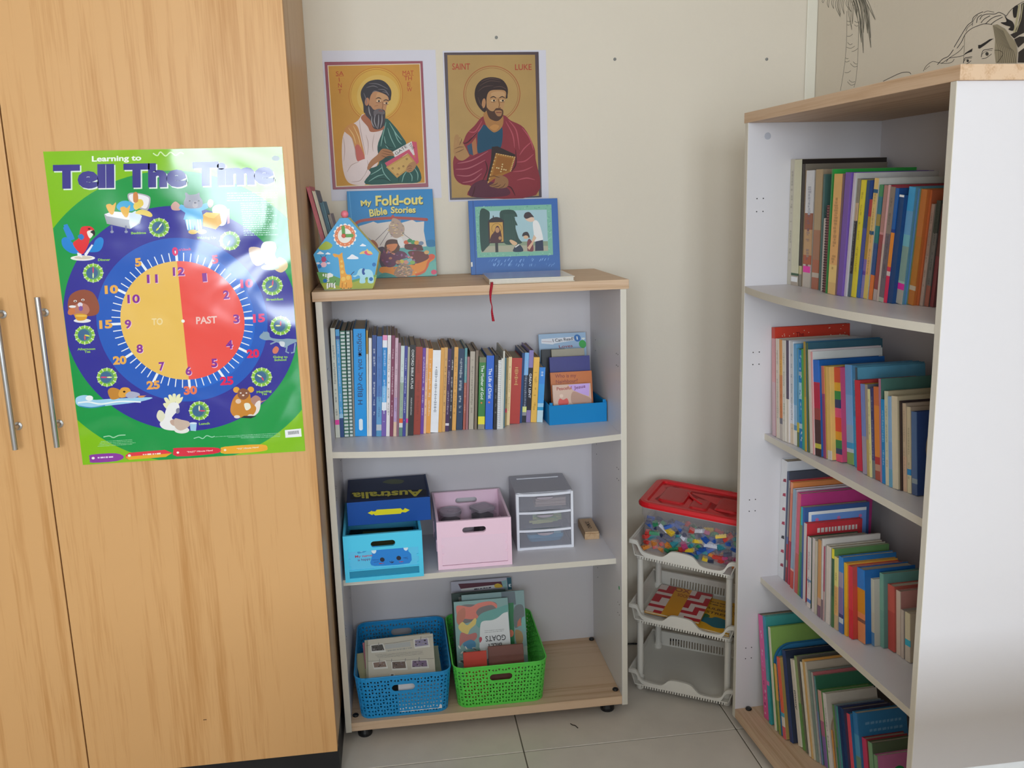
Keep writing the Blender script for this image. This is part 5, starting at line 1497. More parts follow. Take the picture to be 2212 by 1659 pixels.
def toy_clock():
    M = TR(.083, .030, ZT + .0004, 0, 0, -.13)
    t = thing('toy_clock', 'house-shaped blue toy clock with pink ball and painted animals on the low bookcase', 'toy clock', M=M)
    hw = [(-.0615, 0), (.0615, 0), (.083, .090), (.0105, .179), (-.0105, .179), (-.083, .090)]
    mb = MB().prism(hw, -.0, .034, lin('58a8d4'), Matrix(((1, 0, 0, 0), (0, 0, 1, 0), (0, 1, 0, 0), (0, 0, 0, 1))), side=lin('e0d878'))
    mb.build('body', M_TOY, t, bevel=.001, segs=1)
    MB().lathe([(.0005, -.0095), (.006, -.0078), (.009, -.003), (.0097, .001), (.008, .006), (.004, .0092), (.0005, .0098)], 18, lin('f08090')).build('ball', M_TOY, t, TR(0, .015, .1875), smooth=True)
    A = Art([(395, 1570), (1100, 1560), (1195, 1050), (230, 1075)], [(-.0612, .0003), (.0612, .0003), (.0826, .090), (-.0826, .090)])
    A.rpoly([(-.061, .0005), (.061, .0005), (.0822, .0898), (.0102, .1785), (-.0102, .1785), (-.0822, .0898)], '4fa6d8')
    A.poly([(283, 1320), (340, 1320), (430, 1330), (520, 1370), (625, 1410), (780, 1440), (870, 1420), (1000, 1390), (1165, 1360), (1150, 1430), (1102, 1558), (398, 1566), (340, 1470)], '6a9c50')
    A.poly([(345, 1475), (440, 1470), (540, 1500), (640, 1520), (800, 1470), (900, 1440), (1000, 1430), (1160, 1390), (1150, 1430), (1102, 1558), (398, 1566)], 'a4ac3c')
    A.blob([(300, 985), (400, 890), (470, 910), (505, 945), (470, 990), (380, 1010)], 'a4b43c')
    # clock face with flower rim
    for k in range(16):
        a = k * math.pi / 8
        A.ell(688 + 150 * math.cos(a), 805 + 150 * math.sin(a), 26, 26, 'f0ece8', n=12)
    A.ell(688, 805, 152, 152, 'e8804c', n=40)
    A.ell(685, 805, 104, 106, 'f4ece0', n=36)
    for k in range(12):
        a = k * math.pi / 6
        A.ell(688 + 128 * math.cos(a), 805 + 128 * math.sin(a), 9, 9, 'f8d0b0', n=8)
    # clouds, bird, beetle
    for x, y, s in ((805, 1110, 1), (955, 940, .55), (330, 1050, .6), (440, 1058, .45)):
        A.blob([(x - 82 * s, y + 25 * s), (x - 45 * s, y - 12 * s), (x - 10 * s, y - 40 * s), (x + 40 * s, y - 15 * s), (x + 80 * s, y + 5 * s), (x + 70 * s, y + 28 * s)], 'eeeef4')
    A.blob([(905, 1065), (940, 1030), (1000, 1015), (1020, 990), (1040, 1020), (1075, 1030), (1100, 1070), (1040, 1085), (980, 1065)], 'e8c060')
    A.blob([(975, 1040), (1010, 1020), (1030, 1060), (1100, 1072), (1040, 1085), (995, 1070)], 'd84878')
    A.ell(380, 1215, 44, 38, 'ecb8c4')
    A.blob([(345, 1140), (365, 1105), (400, 1105), (420, 1145), (400, 1175), (360, 1175)], 'b84870')
    for p in (((330, 1085), (355, 1115)), ((415, 1080), (395, 1110)), ((300, 1190), (340, 1160)), ((455, 1180), (420, 1155))):
        A.line(list(p), 7, '2c4878')
    A.ell(300, 1195, 26, 14, 'dcd8e8')
    A.ell(450, 1195, 26, 14, 'dcd8e8')
    # giraffe
    G = 'eca438'
    A.blob([(510, 1070), (540, 1060), (600, 1075), (650, 1045), (655, 1100), (680, 1200), (690, 1280), (715, 1350), (780, 1365), (795, 1440), (790, 1545), (625, 1545), (625, 1400), (610, 1250), (590, 1120), (540, 1110)], G, 5)
    for x, y, r in ((640, 1170, 18), (645, 1240, 22), (655, 1320, 25), (670, 1420, 32), (740, 1400, 32), (700, 1480, 14)):
        A.ell(x, y, r, r, 'f4c458', n=14)
    for x in (655, 715):
        A.line([(x, 1470), (x - 3, 1535)], 14, 'c88420')
    A.line([(780, 1365), (800, 1340), (830, 1315)], 10, '203860')
    for x in (640, 680, 745, 780):
        A.line([(x - 10, 1548), (x + 10, 1547)], 8, '302c20')
    # zebra
    for p in ([(365, 1350), (385, 1340), (390, 1375), (370, 1380)], [(405, 1342), (425, 1342), (422, 1392), (402, 1388)], [(435, 1340), (475, 1330), (520, 1355), (515, 1385), (470, 1395), (450, 1410), (432, 1400)], [(430, 1415), (462, 1412), (462, 1425), (432, 1428)], [(430, 1440), (465, 1435), (465, 1450), (432, 1455)], [(432, 1470), (450, 1468), (455, 1545), (430, 1555), (425, 1500)], [(465, 1475), (485, 1470), (480, 1530), (460, 1535)], [(490, 1475), (515, 1470), (515, 1535), (495, 1535)], [(525, 1490), (555, 1460), (545, 1500), (560, 1545), (530, 1548)]):
        A.poly(p, 'f0eee8')
    A.line([(548, 1465), (556, 1440)], 8, '302c28')
    for p in (((455, 1480), (458, 1540)), ((487, 1475), (487, 1535)), ((520, 1480), (524, 1540))):
        A.line(list(p), 7, '2c2c2c')
    # elephant
    A.blob([(805, 1375), (860, 1360), (890, 1300), (930, 1272), (990, 1285), (1060, 1290), (1105, 1340), (1115, 1470), (1035, 1475), (1030, 1400), (990, 1410), (990, 1475), (910, 1475), (915, 1390), (880, 1370), (840, 1395)], 'a8d8e4')
    A.blob([(945, 1290), (970, 1268), (985, 1290), (975, 1320), (990, 1345), (970, 1365), (945, 1340)], '1c4a98')
    for x, y in ((320, 1240), (405, 1440), (1122, 1218), (1078, 1425)):
        A.ell(x, y, 30, 28, '1c6cb0', n=18)
    A.build('painted_scene', M_TOY, t, FACE_FRONT @ Matrix.Translation((0, 0, .0002)))
    z0 = .0885 + .0465
    for nm, pl in (('hour_hand', [(.003, -.004), (.020, -.004), (.020, -.0065), (.0255, 0), (.020, .0065), (.020, .004), (.003, .004)]), ('minute_hand', [(-.004, .003), (.004, .003), (.004, .022), (.0, .026), (-.0045, .022)])):
        MB().prism(pl, .0012, .0026, lin('5a9c3c'), FACE_FRONT @ Matrix.Translation((-.0028, z0, 0))).build(nm, M_TOY, t)
    MB().lathe([(.0052, 0), (.0052, .0034), (.004, .0042)], 16, lin('d4583c'), FACE_FRONT @ Matrix.Translation((-.0028, z0, .0008))).build('hand_pin', M_TOY, t)


toy_clock()


def standing_book(name, label, M, w, h, th, cover, edge, group, art=None, hinge=True, spine=None, m=None):
    """hardback seen from its front cover: local x across, -y towards the viewer, z up"""
    t = thing(name, label, 'book', M=M, group=group)
    c = .0022 if th > .006 else th * .25
    mb = MB().box(0, w, 0, c, 0, h, cover).box(0, w, th - c, th, 0, h, cover).box(0, c, c, th - c, 0, h, spine or cover)
    mb.build('cover', M_COVER, t, bevel=.0004, segs=1)
    MB().box(c, w - .003, c, th - c, .002, h - .003, edge).build('page_block', M_PAGE, t)
    if art:
        art.build('cover_print', m or M_PRINT, t, FACE_FRONT @ Matrix.Translation((0, 0, .0002)))
    return t


def art_foldout(w, h):
    A = Art([(750.5, 413), (933.5, 411), (945.5, 595.5), (758, 600)], [(0, h), (w, h), (w, 0), (0, 0)])
    A.clip = (.0004, .0004, w - .0004, h - .0004)
    A.frame(740, 400, 7.9)
    A.poly([(60, 90), (1550, 80), (1650, 1560), (100, 1600)], '2a84c0')
    A.poly([(560, 1060), (800, 1040), (1640, 1010), (1650, 1560), (560, 1600)], '5fa8a4')
    A.line([(125, 110), (160, 600), (190, 1600)], 10, '5aa4d4')
    A.blob([(1440, 940), (1560, 930), (1600, 1030), (1480, 1050), (1430, 1000)], '1f74a4')
    A.poly([(285, 680), (400, 650), (530, 610), (600, 640), (830, 610), (1000, 640), (1190, 590), (1260, 630), (1395, 620), (1390, 780), (1440, 1040), (1000, 1060), (560, 1040), (470, 900), (290, 760)], 'e0d4cc')
    A.curve([(205, 660), (300, 600), (520, 570), (860, 555), (1180, 570), (1440, 590)], 48, 'b04c40')
    A.ell(860, 530, 26, 26, 'c0483c')
    A.ell(1440, 592, 20, 22, 'a04438')
    rr = random.Random(8)
    A.blob([(860, 560), (960, 590), (1060, 720), (1020, 850), (900, 890), (800, 800), (790, 700), (830, 620)], 'b89c88')
    for k in range(34):
        x, y = rr.gauss(920, 62), rr.gauss(735, 75)
        A.ell(x, y, 20, 8, rr.choice(('d8b870', 'a0808c', 'c89ca0', 'e0c8a0', '8c8474')), n=8, rot=rr.uniform(-.4, .4))
    for p in (((780, 720), (560, 930)), ((790, 780), (640, 1010)), ((1050, 830), (1160, 910))):
        A.line(list(p), 8, '5c4848')
    A.blob([(475, 930), (540, 925), (600, 1000), (600, 1060), (540, 1060)], 'a8643c')
    A.blob([(600, 1100), (640, 1040), (720, 1050), (760, 1180), (740, 1380), (650, 1360)], '4c3444')
    # orange hull with the two dark openings
    A.blob([(640, 1470), (660, 1380), (900, 1380), (1200, 1340), (1440, 1270), (1500, 1190), (1580, 1190), (1570, 1260), (1480, 1330), (1400, 1470), (1250, 1530), (900, 1540)], 'e88c20')
    A.curve([(1580, 1210), (1480, 1290), (1420, 1450), (1250, 1530)], 40, 'd85c24')
    A.ell(1525, 1215, 62, 46, 'dc5430')
    A.blob([(1060, 1020), (1110, 990), (1330, 1010), (1370, 1060), (1370, 1110), (1200, 1100), (1080, 1080)], '5c2c24')
    A.blob([(1120, 1130), (1260, 1110), (1420, 1140), (1480, 1210), (1440, 1270), (1250, 1330), (1180, 1230)], '6c2c24')
    # bearded helmsman
    A.blob([(640, 1200), (740, 1110), (900, 1100), (1060, 1130), (1110, 1220), (960, 1270), (880, 1370), (740, 1370)], '6c3050')
    A.blob([(720, 1010), (760, 930), (860, 910), (950, 940), (980, 1060), (930, 1140), (760, 1140), (720, 1080)], '5c3828')
    A.blob([(750, 1010), (840, 990), (940, 995), (900, 1080), (840, 1115), (780, 1080)], 'e08850')
    A.blob([(940, 900), (1010, 890), (1050, 1000), (1000, 1050), (950, 980)], 'ece8e4')
    for k in range(40):
        A.ell(rr.uniform(640, 1250), rr.uniform(1060, 1340), rr.uniform(14, 34), rr.uniform(12, 26), rr.choice(('8c3c5c', '9c6898', '5c3850', 'd89088', '704868', 'c88060', '4c3440')), n=10)
    for x, y, c in ((1090, 965, 'd8683c'), (1150, 940, '3c8c58'), (1210, 965, '489c60'), (1270, 975, 'e0a848'), (1345, 985, '7888a0'), (1010, 1290, 'd8c048'), (950, 1300, 'c88858'), (1090, 1300, 'd89480'), (1150, 1270, '88b4b8'), (1200, 1310, '88b458'), (1440, 1140, 'd8a868')):
        A.ell(x, y, 44, 34, c, n=14)
    A.blob([(880, 1480), (960, 1360), (1080, 1330), (1180, 1400), (1190, 1520), (1060, 1560), (920, 1550)], 'a88468')
    for k in range(60):
        A.ell(rr.gauss(1040, 70), rr.gauss(1450, 55), 16, 9, rr.choice(('c89870', '8c7868', 'd8a890', '987c88', '60746c', 'e0b880')), n=8)
    A.blob([(600, 1540), (700, 1480), (820, 1500), (900, 1540), (880, 1600), (600, 1600)], '3c9088')
    A.blob([(1280, 1540), (1400, 1500), (1500, 1340), (1600, 1300), (1640, 1420), (1600, 1540)], '6cb4a4')
    A.ell(1570, 1480, 50, 42, 'd84868')
    for s, x0, y0, x1, y1, hh in (('My', 322, 348, 505, 330, 88), ('Fold-out', 570, 345, 1372, 328, 158), ('Bible', 470, 528, 770, 488, 118), ('Stories', 828, 472, 1250, 470, 100)):
        A.text(s, (x0 + 8, y0 + 10), (x1 + 8, y1 + 10), hh, '304850', .045)
        A.text(s, (x0, y0), (x1, y1), hh, 'e8d878', .03)
    return A


w, h = .246, .2525
a = math.atan2(.043, .248)
fo = standing_book('picture_book', 'blue fold-out story book with boat on its cover, leaning behind the toy clock', TR(.0795, .352, ZT + .0006, -a), w, h, .022, lin('2a7cb4', 1.1), lin('c8bca8'), 'picture books standing on the low bookcase', art_foldout(w, h), spine=lin('1c4c70'))


def art_blue(w, h):
    A = Art([(1013, 432), (1209, 427.5), (1210.5, 588), (1019, 594)], [(0, h), (w, h), (w, 0), (0, 0)])
    A.clip = (.0004, .0004, w - .0004, h - .0004)
    A.frame(1000, 410, 5.72)
    A.poly([(60, 120), (1200, 90), (1215, 1010), (90, 1060)], '3266b0')
    A.line([(135, 120), (165, 1050)], 10, '2450904'[:6])
    A.poly([(160, 205), (1118, 180), (1120, 810), (185, 842)], '7cb8a0')
    rr = random.Random(4)
    for k in range(90):
        e = k % 4
        x, y = ((rr.uniform(180, 1100), rr.uniform(195, 240)), (rr.uniform(190, 1110), rr.uniform(785, 825)), (rr.uniform(172, 212), rr.uniform(230, 800)), (rr.uniform(1065, 1110), rr.uniform(220, 790)))[e]
        A.ell(x, y, 11, 5, rr.choice(('5c9c88', '98ccb4', '68a894')), n=6, rot=rr.uniform(0, 3))
    A.poly([(218, 262), (1058, 245), (1062, 762), (235, 778)], 'a8c8d0')
    A.poly([(226, 650), (1060, 640), (1062, 762), (235, 778)], '8c9c80')
    A.poly([(228, 700), (700, 690), (1062, 700), (1062, 762), (235, 778)], 'b0ac94')
    T = '24443c'
    A.blob([(222, 262), (330, 258), (345, 330), (330, 450), (350, 640), (300, 720), (232, 740)], T)
    A.blob([(490, 255), (640, 250), (690, 330), (650, 340), (690, 440), (660, 450), (700, 600), (740, 660), (640, 680), (520, 660), (500, 450), (470, 340)], T)
    for k in range(12):
        x = 520 + 12 * k
        A.curve([(x, 300), (x + 10, 450), (x + 4, 640)], 5, '34584c')
    A.line([(425, 640), (428, 775)], 36, '2c2a2c')
    A.blob([(330, 400), (360, 355), (420, 335), (480, 350), (515, 400)], '2a2226')
    A.line([(388, 318), (388, 345)], 12, '201c20')
    A.poly([(322, 395), (518, 390), (518, 660), (330, 665)], '3a2024')
    A.poly([(340, 405), (505, 400), (512, 645), (345, 650)], 'cc9c48')
    A.ring(430, 480, 60, 66, '8a6428', 30)
    A.blob([(350, 650), (360, 570), (400, 520), (420, 460), (450, 450), (480, 520), (490, 600), (470, 650)], '4c2028')
    A.ell(438, 500, 26, 34, 'c08c60')
    A.ell(468, 600, 18, 22, 'b88858')
    A.blob([(585, 635), (610, 622), (680, 660), (660, 690), (620, 680)], 'dcb48c')
    A.blob([(630, 768), (650, 710), (690, 680), (730, 700), (750, 765)], '1c2c44')
    A.line([(655, 715), (705, 680)], 14, 'e8e4e0')
    A.blob([(805, 740), (805, 650), (830, 610), (860, 640), (880, 700), (875, 765), (810, 762)], '7c3840')
    A.blob([(745, 580), (760, 535), (810, 525), (835, 570), (830, 600), (790, 570)], '30242a')
    A.ell(790, 590, 30, 22, 'd8b08c')
    A.poly([(805, 720), (870, 640), (885, 660), (830, 750)], 'dcb090')
    A.blob([(880, 420), (900, 380), (940, 390), (975, 470), (1000, 640), (900, 650), (890, 560)], 'eceae8')
    A.blob([(790, 355), (880, 335), (900, 380), (860, 400), (810, 385)], 'e4c4ac')
    A.blob([(770, 330), (790, 285), (840, 275), (875, 310), (895, 340), (860, 340), (800, 360)], '3a2a30')
    A.poly([(905, 645), (1000, 625), (1005, 758), (900, 762)], '1f2a48')
    A.poly([(890, 560), (920, 600), (880, 660), (860, 640)], 'e0bc9c')
    for k in range(46):
        x, y = rr.uniform(280, 1140), rr.choice((rr.uniform(860, 890), rr.uniform(915, 945)))
        A.line([(x, y + 14), (x + rr.uniform(6, 26), y - 16)], 7, rr.choice(('6c9cd8', '88b4e8', '5080c0')))
    A.poly([(105, 898), (125, 895), (127, 950), (108, 955)], 'e4e0d8')
    return A


w, h = .262, .2165
standing_book('picture_book', 'wide blue picture book with framed people on cover, leaning on wall below icons', TR(.4245, .336, ZT + .0006, 0, 0, -.06) @ Matrix.Rotation(-.20, 4, 'X'), w, h, .014, lin('2f62a8', 1.05), lin('d4ccc0'), 'picture books standing on the low bookcase', art_blue(w, h), spine=lin('2c5ca0'))

# flat grey book with ribbon
t = thing('flat_book', 'pale grey hardback lying flat at the front edge, red ribbon hanging from it', 'book', M=TR(.441, .008, ZT + .0004, 0, 0, -.025))
mb = MB()
G1 = lin('c4c0c8')
mb.box(0, .222, 0, .215, 0, .0022, lin('d8ccb8')).box(0, .222, 0, .215, .0112, .0134, G1, front=lin('d8ccb8')).box(0, .0022, 0, .215, .0022, .0112, lin('c8b8a0'))
mb.build('cover', vcmat('glossy_laminate', .13, .6), t, bevel=.0004, segs=1)
MB().box(.0022, .2195, .0025, .2125, .0022, .0112, lin('d8d0c4')).build('page_block', M_PAGE, t)
rb = MB()
pts = spline([(.006, .004, .006, 1), (.006, -.003, .0045, 1), (.0045, -.0105, -.003, 1), (.001, -.013, -.020, .9), (.0005, -.0135, -.040, .55), (.0035, -.0135, -.055, .35), (.003, -.0135, -.070, .75), (.006, -.0135, -.0935, 1)], 5)
for i in range(len(pts) - 1):
    (x0, y0, z0, a0), (x1, y1, z1, a1) = pts[i], pts[i + 1]
    rb.add([(x0 - .0034 * a0, y0, z0), (x0 + .0034 * a0, y0 - .0015, z0), (x1 + .0034 * a1, y1 - .0015, z1), (x1 - .0034 * a1, y1, z1)], [(0, 1, 2, 3)], lin('a8102c'))
rb.build('ribbon', mat('red_satin', 'a8102c', .4), t, smooth=True, solid=.0004)

# books leaning on the wardrobe behind the toy clock
rr = random.Random(6)
x = .0445
for nm, hh, th, cov, edge, front, y0, dd in (
        ('slim red hardback leaning on the wardrobe behind the toy clock', .262, .009, 'b8485c', 'c47878', 'a83c50', .108, .17),
        ('cream edged book with dark cover leaning next to the red one', .252, .010, 'c8bca0', 'd8ccb4', '34323c', .125, .16),
        ('dark teal glossy book leaning behind the toy clock', .222, .009, '2c4c58', '607880', '3c6470', .118, .15),
        ('small grey brown book at the right of the leaning stack', .190, .008, '6c6460', 'a09080', '846c64', .130, .14)):
    t = thing('leaning_book', nm, 'book', M=TR(x, y0, ZT + .0026, 0, -.212), group='books leaning on the wardrobe')
    c = .0016
    mb = MB().box(0, c, 0, dd, 0, hh, lin(cov, 1.2)).box(th - c, th, 0, dd, 0, hh, lin(front, 1.2))
    mb.box(c, th - c, dd - c, dd, 0, hh, lin(cov, 1.2)).build('cover', M_COVER, t)
    MB().box(c, th - c, .002, dd - c, .001, hh - .002, lin(edge)).build('page_block', M_PAGE, t)
    x += th / math.cos(.212) + .0012
# ---------------------------------------------------------------- first shelf: cardboard tray of small books
ZA, ZB, ZC = .839, .457, .063
M_CARD = vcmat('coloured_card', .6, .3)
M_PLAS = vcmat('moulded_plastic', .36, .45)
ONTOP = Matrix.Identity(4)
RX = Matrix.Rotation

t = thing('book_tray', 'low bright blue cardboard tray at the right end of the book row', 'tray', (.6125, .1405, ZA + .0003), .045)
k = lin('0a7cb8', 1.1)
MB().box(0, .168, 0, .196, 0, .002, k).build('tray_base', M_CARD, t)
for nm, a in (('tray_front', (0, .168, 0, .002, .002, .056)), ('tray_back', (0, .168, .194, .196, .002, .060)), ('tray_side', (0, .002, .002, .194, .002, .058)), ('tray_side', (.166, .168, .002, .194, .002, .058))):
    MB().box(*a, k).build(nm, M_CARD, t)
for x in (.002, .157):
    MB().box(x, x + .009, .0021, .0035, .04, .064, k).build('corner_tab', M_CARD, t)


def lean_book(label, x0, x1, ztop, ytop, y0, th, cover, art=None, zb=ZA + .0026, edge='c0b4a0', group='small books in the blue tray', rz=0):
    h = math.hypot(ztop - zb, ytop - y0)
    a = math.atan2(ytop - y0, ztop - zb)
    c, s = math.cos(a), math.sin(a)
    M = TR(x0, y0, zb + th * s * 0 + .0004, 0, 0, rz) @ RX(-a, 4, 'X')
    return standing_book('small_book', label, M, x1 - x0, h, th, lin(cover, 1.15), lin(edge), group, art(x1 - x0, h) if art else None)


def q5(x, y):
    return 1150 + x / 7.211, 700 + y / 7.211


def art_peach(w, h):
    A = Art([q5(310, 965), q5(905, 905), q5(970, 1200), q5(345, 1270)], [(0, h), (w, h), (w, .045), (0, .045)])
    A.clip = (.0003, .0003, w - .0003, h - .0003)
    A.frame(1150, 700, 7.211)
    A.poly([(250, 900), (1000, 820), (1100, 1500), (330, 1600)], 'd4b09c')
    A.poly([(560, 950), (890, 905), (910, 1090), (780, 1060), (650, 1020)], 'c4a0e0')
    A.blob([(440, 1150), (500, 1165), (560, 1140), (590, 1220), (480, 1260), (420, 1230)], 'd8453c')
    A.blob([(640, 1040), (800, 1070), (940, 1120), (960, 1210), (800, 1240), (640, 1200)], 'b88c78')
    A.ell(465, 1110, 30, 26, 'e8c8b4')
    A.text('Peaceful', (385, 1035), (620, 1005), 44, 'a83c30', .02)
    A.text('Jesus', (660, 1005), (835, 970), 44, '7c3c78', .02)
    return A


def art_orange(w, h):
    A = Art([q5(275, 760), q5(920, 725), q5(960, 1180), q5(300, 1240)], [(0, h), (w, h), (w, .045), (0, .045)])
    A.clip = (.0003, .0003, w - .0003, h - .0003)
    A.frame(1150, 700, 7.211)
    A.poly([(200, 700), (1000, 660), (1100, 1500), (250, 1600)], 'c46a28')
    A.text('Who is my', (355, 835), (690, 820), 52, '8c3418', .02)
    A.text('Neighbour?', (370, 920), (715, 895), 52, '8c3418', .02)
    return A


def art_read(w, h):
    A = Art([q5(70, 190), q5(832, 113), q5(835, 380), q5(75, 420)], [(0, h), (w, h), (w, h - .052), (0, h - .044)])
    A.clip = (.0003, .0003, w - .0003, h - .0003)
    A.frame(1150, 700, 7.211)
    A.poly([(0, 100), (900, 50), (900, 1500), (0, 1500)], '9cb8d4')
    A.poly([(115, 262), (640, 195), (650, 250), (330, 318), (300, 335), (115, 330)], 'e4e4ea')
    A.text('I Can Read!', (305, 298), (640, 245), 48, '2c2a34', .015)
    A.line([(125, 297), (285, 295)], 6, 'a8808c')
    A.ell(698, 212, 54, 56, '1c68b0')
    A.text('1', (688, 236), (706, 234), 48, 'f0f4f8', .03)
    A.text('Loves', (400, 385), (620, 355), 44, '8c3a44', .02)
    A.ell(778, 300, 58, 62, '22a038')
    A.poly([(755, 210), (800, 200), (825, 205), (800, 235)], 'e4e8e0')
    return A


lean_book('small peach board book at the front of the blue tray', .6317, .7432, .944, .190, .166, .009, 'd0ac98', art_peach)
lean_book('orange board book behind the peach one in the blue tray', .6310, .7531, .975, .218, .190, .010, 'b8602c', art_orange)
lean_book('plain dark violet-blue book in the middle of the blue tray', .6345, .7536, 1.015, .246, .216, .011, '2c2c74')
lean_book('grey-beige book behind the violet-blue one in the blue tray', .6460, .7442, 1.033, .274, .242, .012, '968e7c')
lean_book('black book sticking out at the left of the blue tray', .6190, .6900, 1.031, .292, .264, .009, '15151c')
lean_book('tall pale blue reader with green dot at the back of the blue tray', .6180, .7612, 1.071, .332, .290, .006, '8cacc8', art_read)


# ---------------------------------------------------------------- second shelf: crates, drawers, boxes
def slot_plate(mb, x0, x1, z0, z1, cx, cz, hw, hh, y0, y1, col, n=32):
    """upright plate with a rounded handle slot through it"""
    ins, out = [], []
    for i in range(n):
        a = 2 * math.pi * (i + .5) / n
        c, s = math.cos(a), math.sin(a)
        px = cx + (hw - hh) * (1 if c > 0 else -1) + hh * c
        pz = cz + hh * s
        ins.append((px, pz))
        tx = (x1 - cx if c > 0 else cx - x0) / max(1e-6, abs(c))
        tz = (z1 - cz if s > 0 else cz - z0) / max(1e-6, abs(s))
        if i in (0, n // 2 - 1, n // 2, n - 1) or True:
            # map evenly: sides take the steep rays
            m = min(tx, tz)
            out.append((cx + c * m, cz + s * m))
    # keep the four corners square
    for gx, gz in ((x0, z0), (x1, z0), (x1, z1), (x0, z1)):
        j = min(range(n), key=lambda i: (out[i][0] - gx) ** 2 + (out[i][1] - gz) ** 2)
        out[j] = (gx, gz)
    vs = [(x, y, z) for y in (y0, y1) for ring in (ins, out) for x, z in ring]
    fs = []
    for i in range(n):
        j = (i + 1) % n
        fs += [(i, n + i, n + j, j), (2 * n + i, 2 * n + j, 3 * n + j, 3 * n + i), (i, j, 2 * n + j, 2 * n + i), (n + i, 3 * n + i, 3 * n + j, n + j)]
    mb.add(vs, fs, col)


def crate(label, x, y, w, d, h, rz, c_rim, c_pan, art=None, gap=False):
    t = thing('folding_crate', label, 'crate', (x, y, ZB + .0004), rz, 'folding plastic crates')
    R, P = lin(c_rim, 1.15), lin(c_pan, 1.15)
    MB().box(.003, w - .003, .003, d - .003, 0, .003, P).build('crate_floor', M_PLAS, t)
    for nm, y0, sg in (('front_wall', 0, 1), ('back_wall', d - .009, -1)):
        mb = MB()
        yo = (y0, y0 + .009)
        slot_plate(mb, 0, w, h - .046, h, w / 2, h - .029, .033, .0085, yo[0], yo[1], R)
        yr = (y0 + .0025, y0 + .0065)
        b = .034 if gap else .012
        mb.box(.012, w - .012, *yr, b, h - .046, P)
        if gap:
            mb.box(.012, w - .012, y0 + .004, y0 + .0085, .010, b, lin('1a8cb0'))
            mb.box(.012, w - .012, y0, y0 + .006, b - .003, b, R)
        for xx in (0, w - .012):
            mb.box(xx, xx + .012, *yo, 0, h - .046, R)
        mb.box(.012, w - .012, *yo, 0, .011, R)
        for xx in (.012, w - .017):
            for zz in (h * .28, h * .45):
                mb.box(xx, xx + .005, y0 + .0005, y0 + .003, zz, zz + .007, R)
        f = mb.build(nm, M_PLAS, t, bevel=.0007, segs=1)
        if sg == 1 and art:
            art(w, h).build('print', M_PLAS, f, FACE_FRONT @ Matrix.Translation((0, 0, -.0024)))
    for x0 in (0, w - .007):
        mb = MB().box(x0, x0 + .007, .0091, d - .0091, h - .028, h, R).box(x0 + .0015, x0 + .0055, .0091, d - .0091, .004, h - .028, P)
        for yy in (.05, d - .06):
            mb.box(x0 - .0008, x0 + .0078, yy, yy + .014, h * .25, h * .5, R)
        mb.build('side_wall', M_PLAS, t, bevel=.0006, segs=1)
    return t


def art_cat(w, h):
    A = Art([(730 + x / 6.143, 1000 + y / 6.143) for x, y in ((75, 985), (1130, 890), (1140, 1510), (95, 1640))], [(0, h), (w, h), (w, 0), (0, 0)])
    A.frame(730, 1000, 6.143)
    A.blob([(275, 1190), (330, 1160), (380, 1175), (410, 1170), (380, 1200), (330, 1215), (280, 1225)], '3c9cd0')
    A.ell(325, 1192, 20, 13, '84c8e8')
    A.poly([(440, 1350), (470, 1250), (460, 1150), (490, 1120), (560, 1120), (610, 1150), (790, 1130), (830, 1095), (890, 1085), (950, 1110), (950, 1180), (985, 1220), (990, 1300), (960, 1345), (800, 1370), (640, 1385), (500, 1395), (455, 1385)], '1f84d8')
    A.ell(495, 1178, 33, 44, 'dcecf4')
    A.ell(918, 1132, 30, 42, 'dcecf4')
    for x, y in ((604, 1303), (822, 1277)):
        A.ell(x, y, 31, 30, '18182c')
    A.curve([(700, 1325), (730, 1345), (755, 1325)], 9, '1c2040')
    A.line([(728, 1318), (735, 1340)], 9, '1c2040')
    for p in (((470, 1310), (560, 1305)), ((490, 1345), (555, 1330)), ((880, 1275), (940, 1262)), ((885, 1270), (945, 1285))):
        A.line(list(p), 5, '103c80')
    A.dashes((560, 1358), (625, 1352), 12, 'b03858', 2)
    A.dashes((825, 1330), (885, 1322), 12, 'b03858', 3)
    A.text('My name', (240, 1285), (475, 1258), 34, 'c02850', .01)
    A.text('is happy', (275, 1332), (450, 1308), 32, '602878', .01)
    return A


cw = crate('turquoise folding crate with a blue cat face on its front', .0245, .044, .213, .288, .133, .02, '4cc4e4', '58bce0', art_cat, True)
crate('pale pink folding crate holding tubs', .2790, .080, .2085, .268, .1405, 0, 'e8c4d4', 'e4c4d4')
for i, (lab, x, y, z, c, rx, ry) in enumerate((('dark green plastic folder lying in the turquoise crate', .032, .064, .505, '123028', .04, .02), ('olive brown leaflet on top inside the turquoise crate', .070, .070, .523, '5c5c38', .05, .05), ('black folder at the left inside the turquoise crate', .034, .062, .484, '101c20', 0, 0))):
    t = thing('folder', lab, 'folder', M=TR(x, y, z, rx, ry))
    MB().box(0, .185 - .05 * (i == 1), 0, .215 - .07 * (i == 1), 0, .009, lin(c)).build('cover', M_CARD, t, bevel=.0008, segs=1)
    MB().box(.002, .183 - .05 * (i == 1), -.0004, .003, .002, .007, lin('787460')).build('sheets', M_CARD, t)

M_CLEAR = mat('clear_grey_plastic', 'b8b6c0', .18, .5, alpha=.28)
M_LID = mat('frosted_lid', 'b4aab4', .3, .5, alpha=.8)
M_DIM = mat('dark_contents', '4c4044', .8)


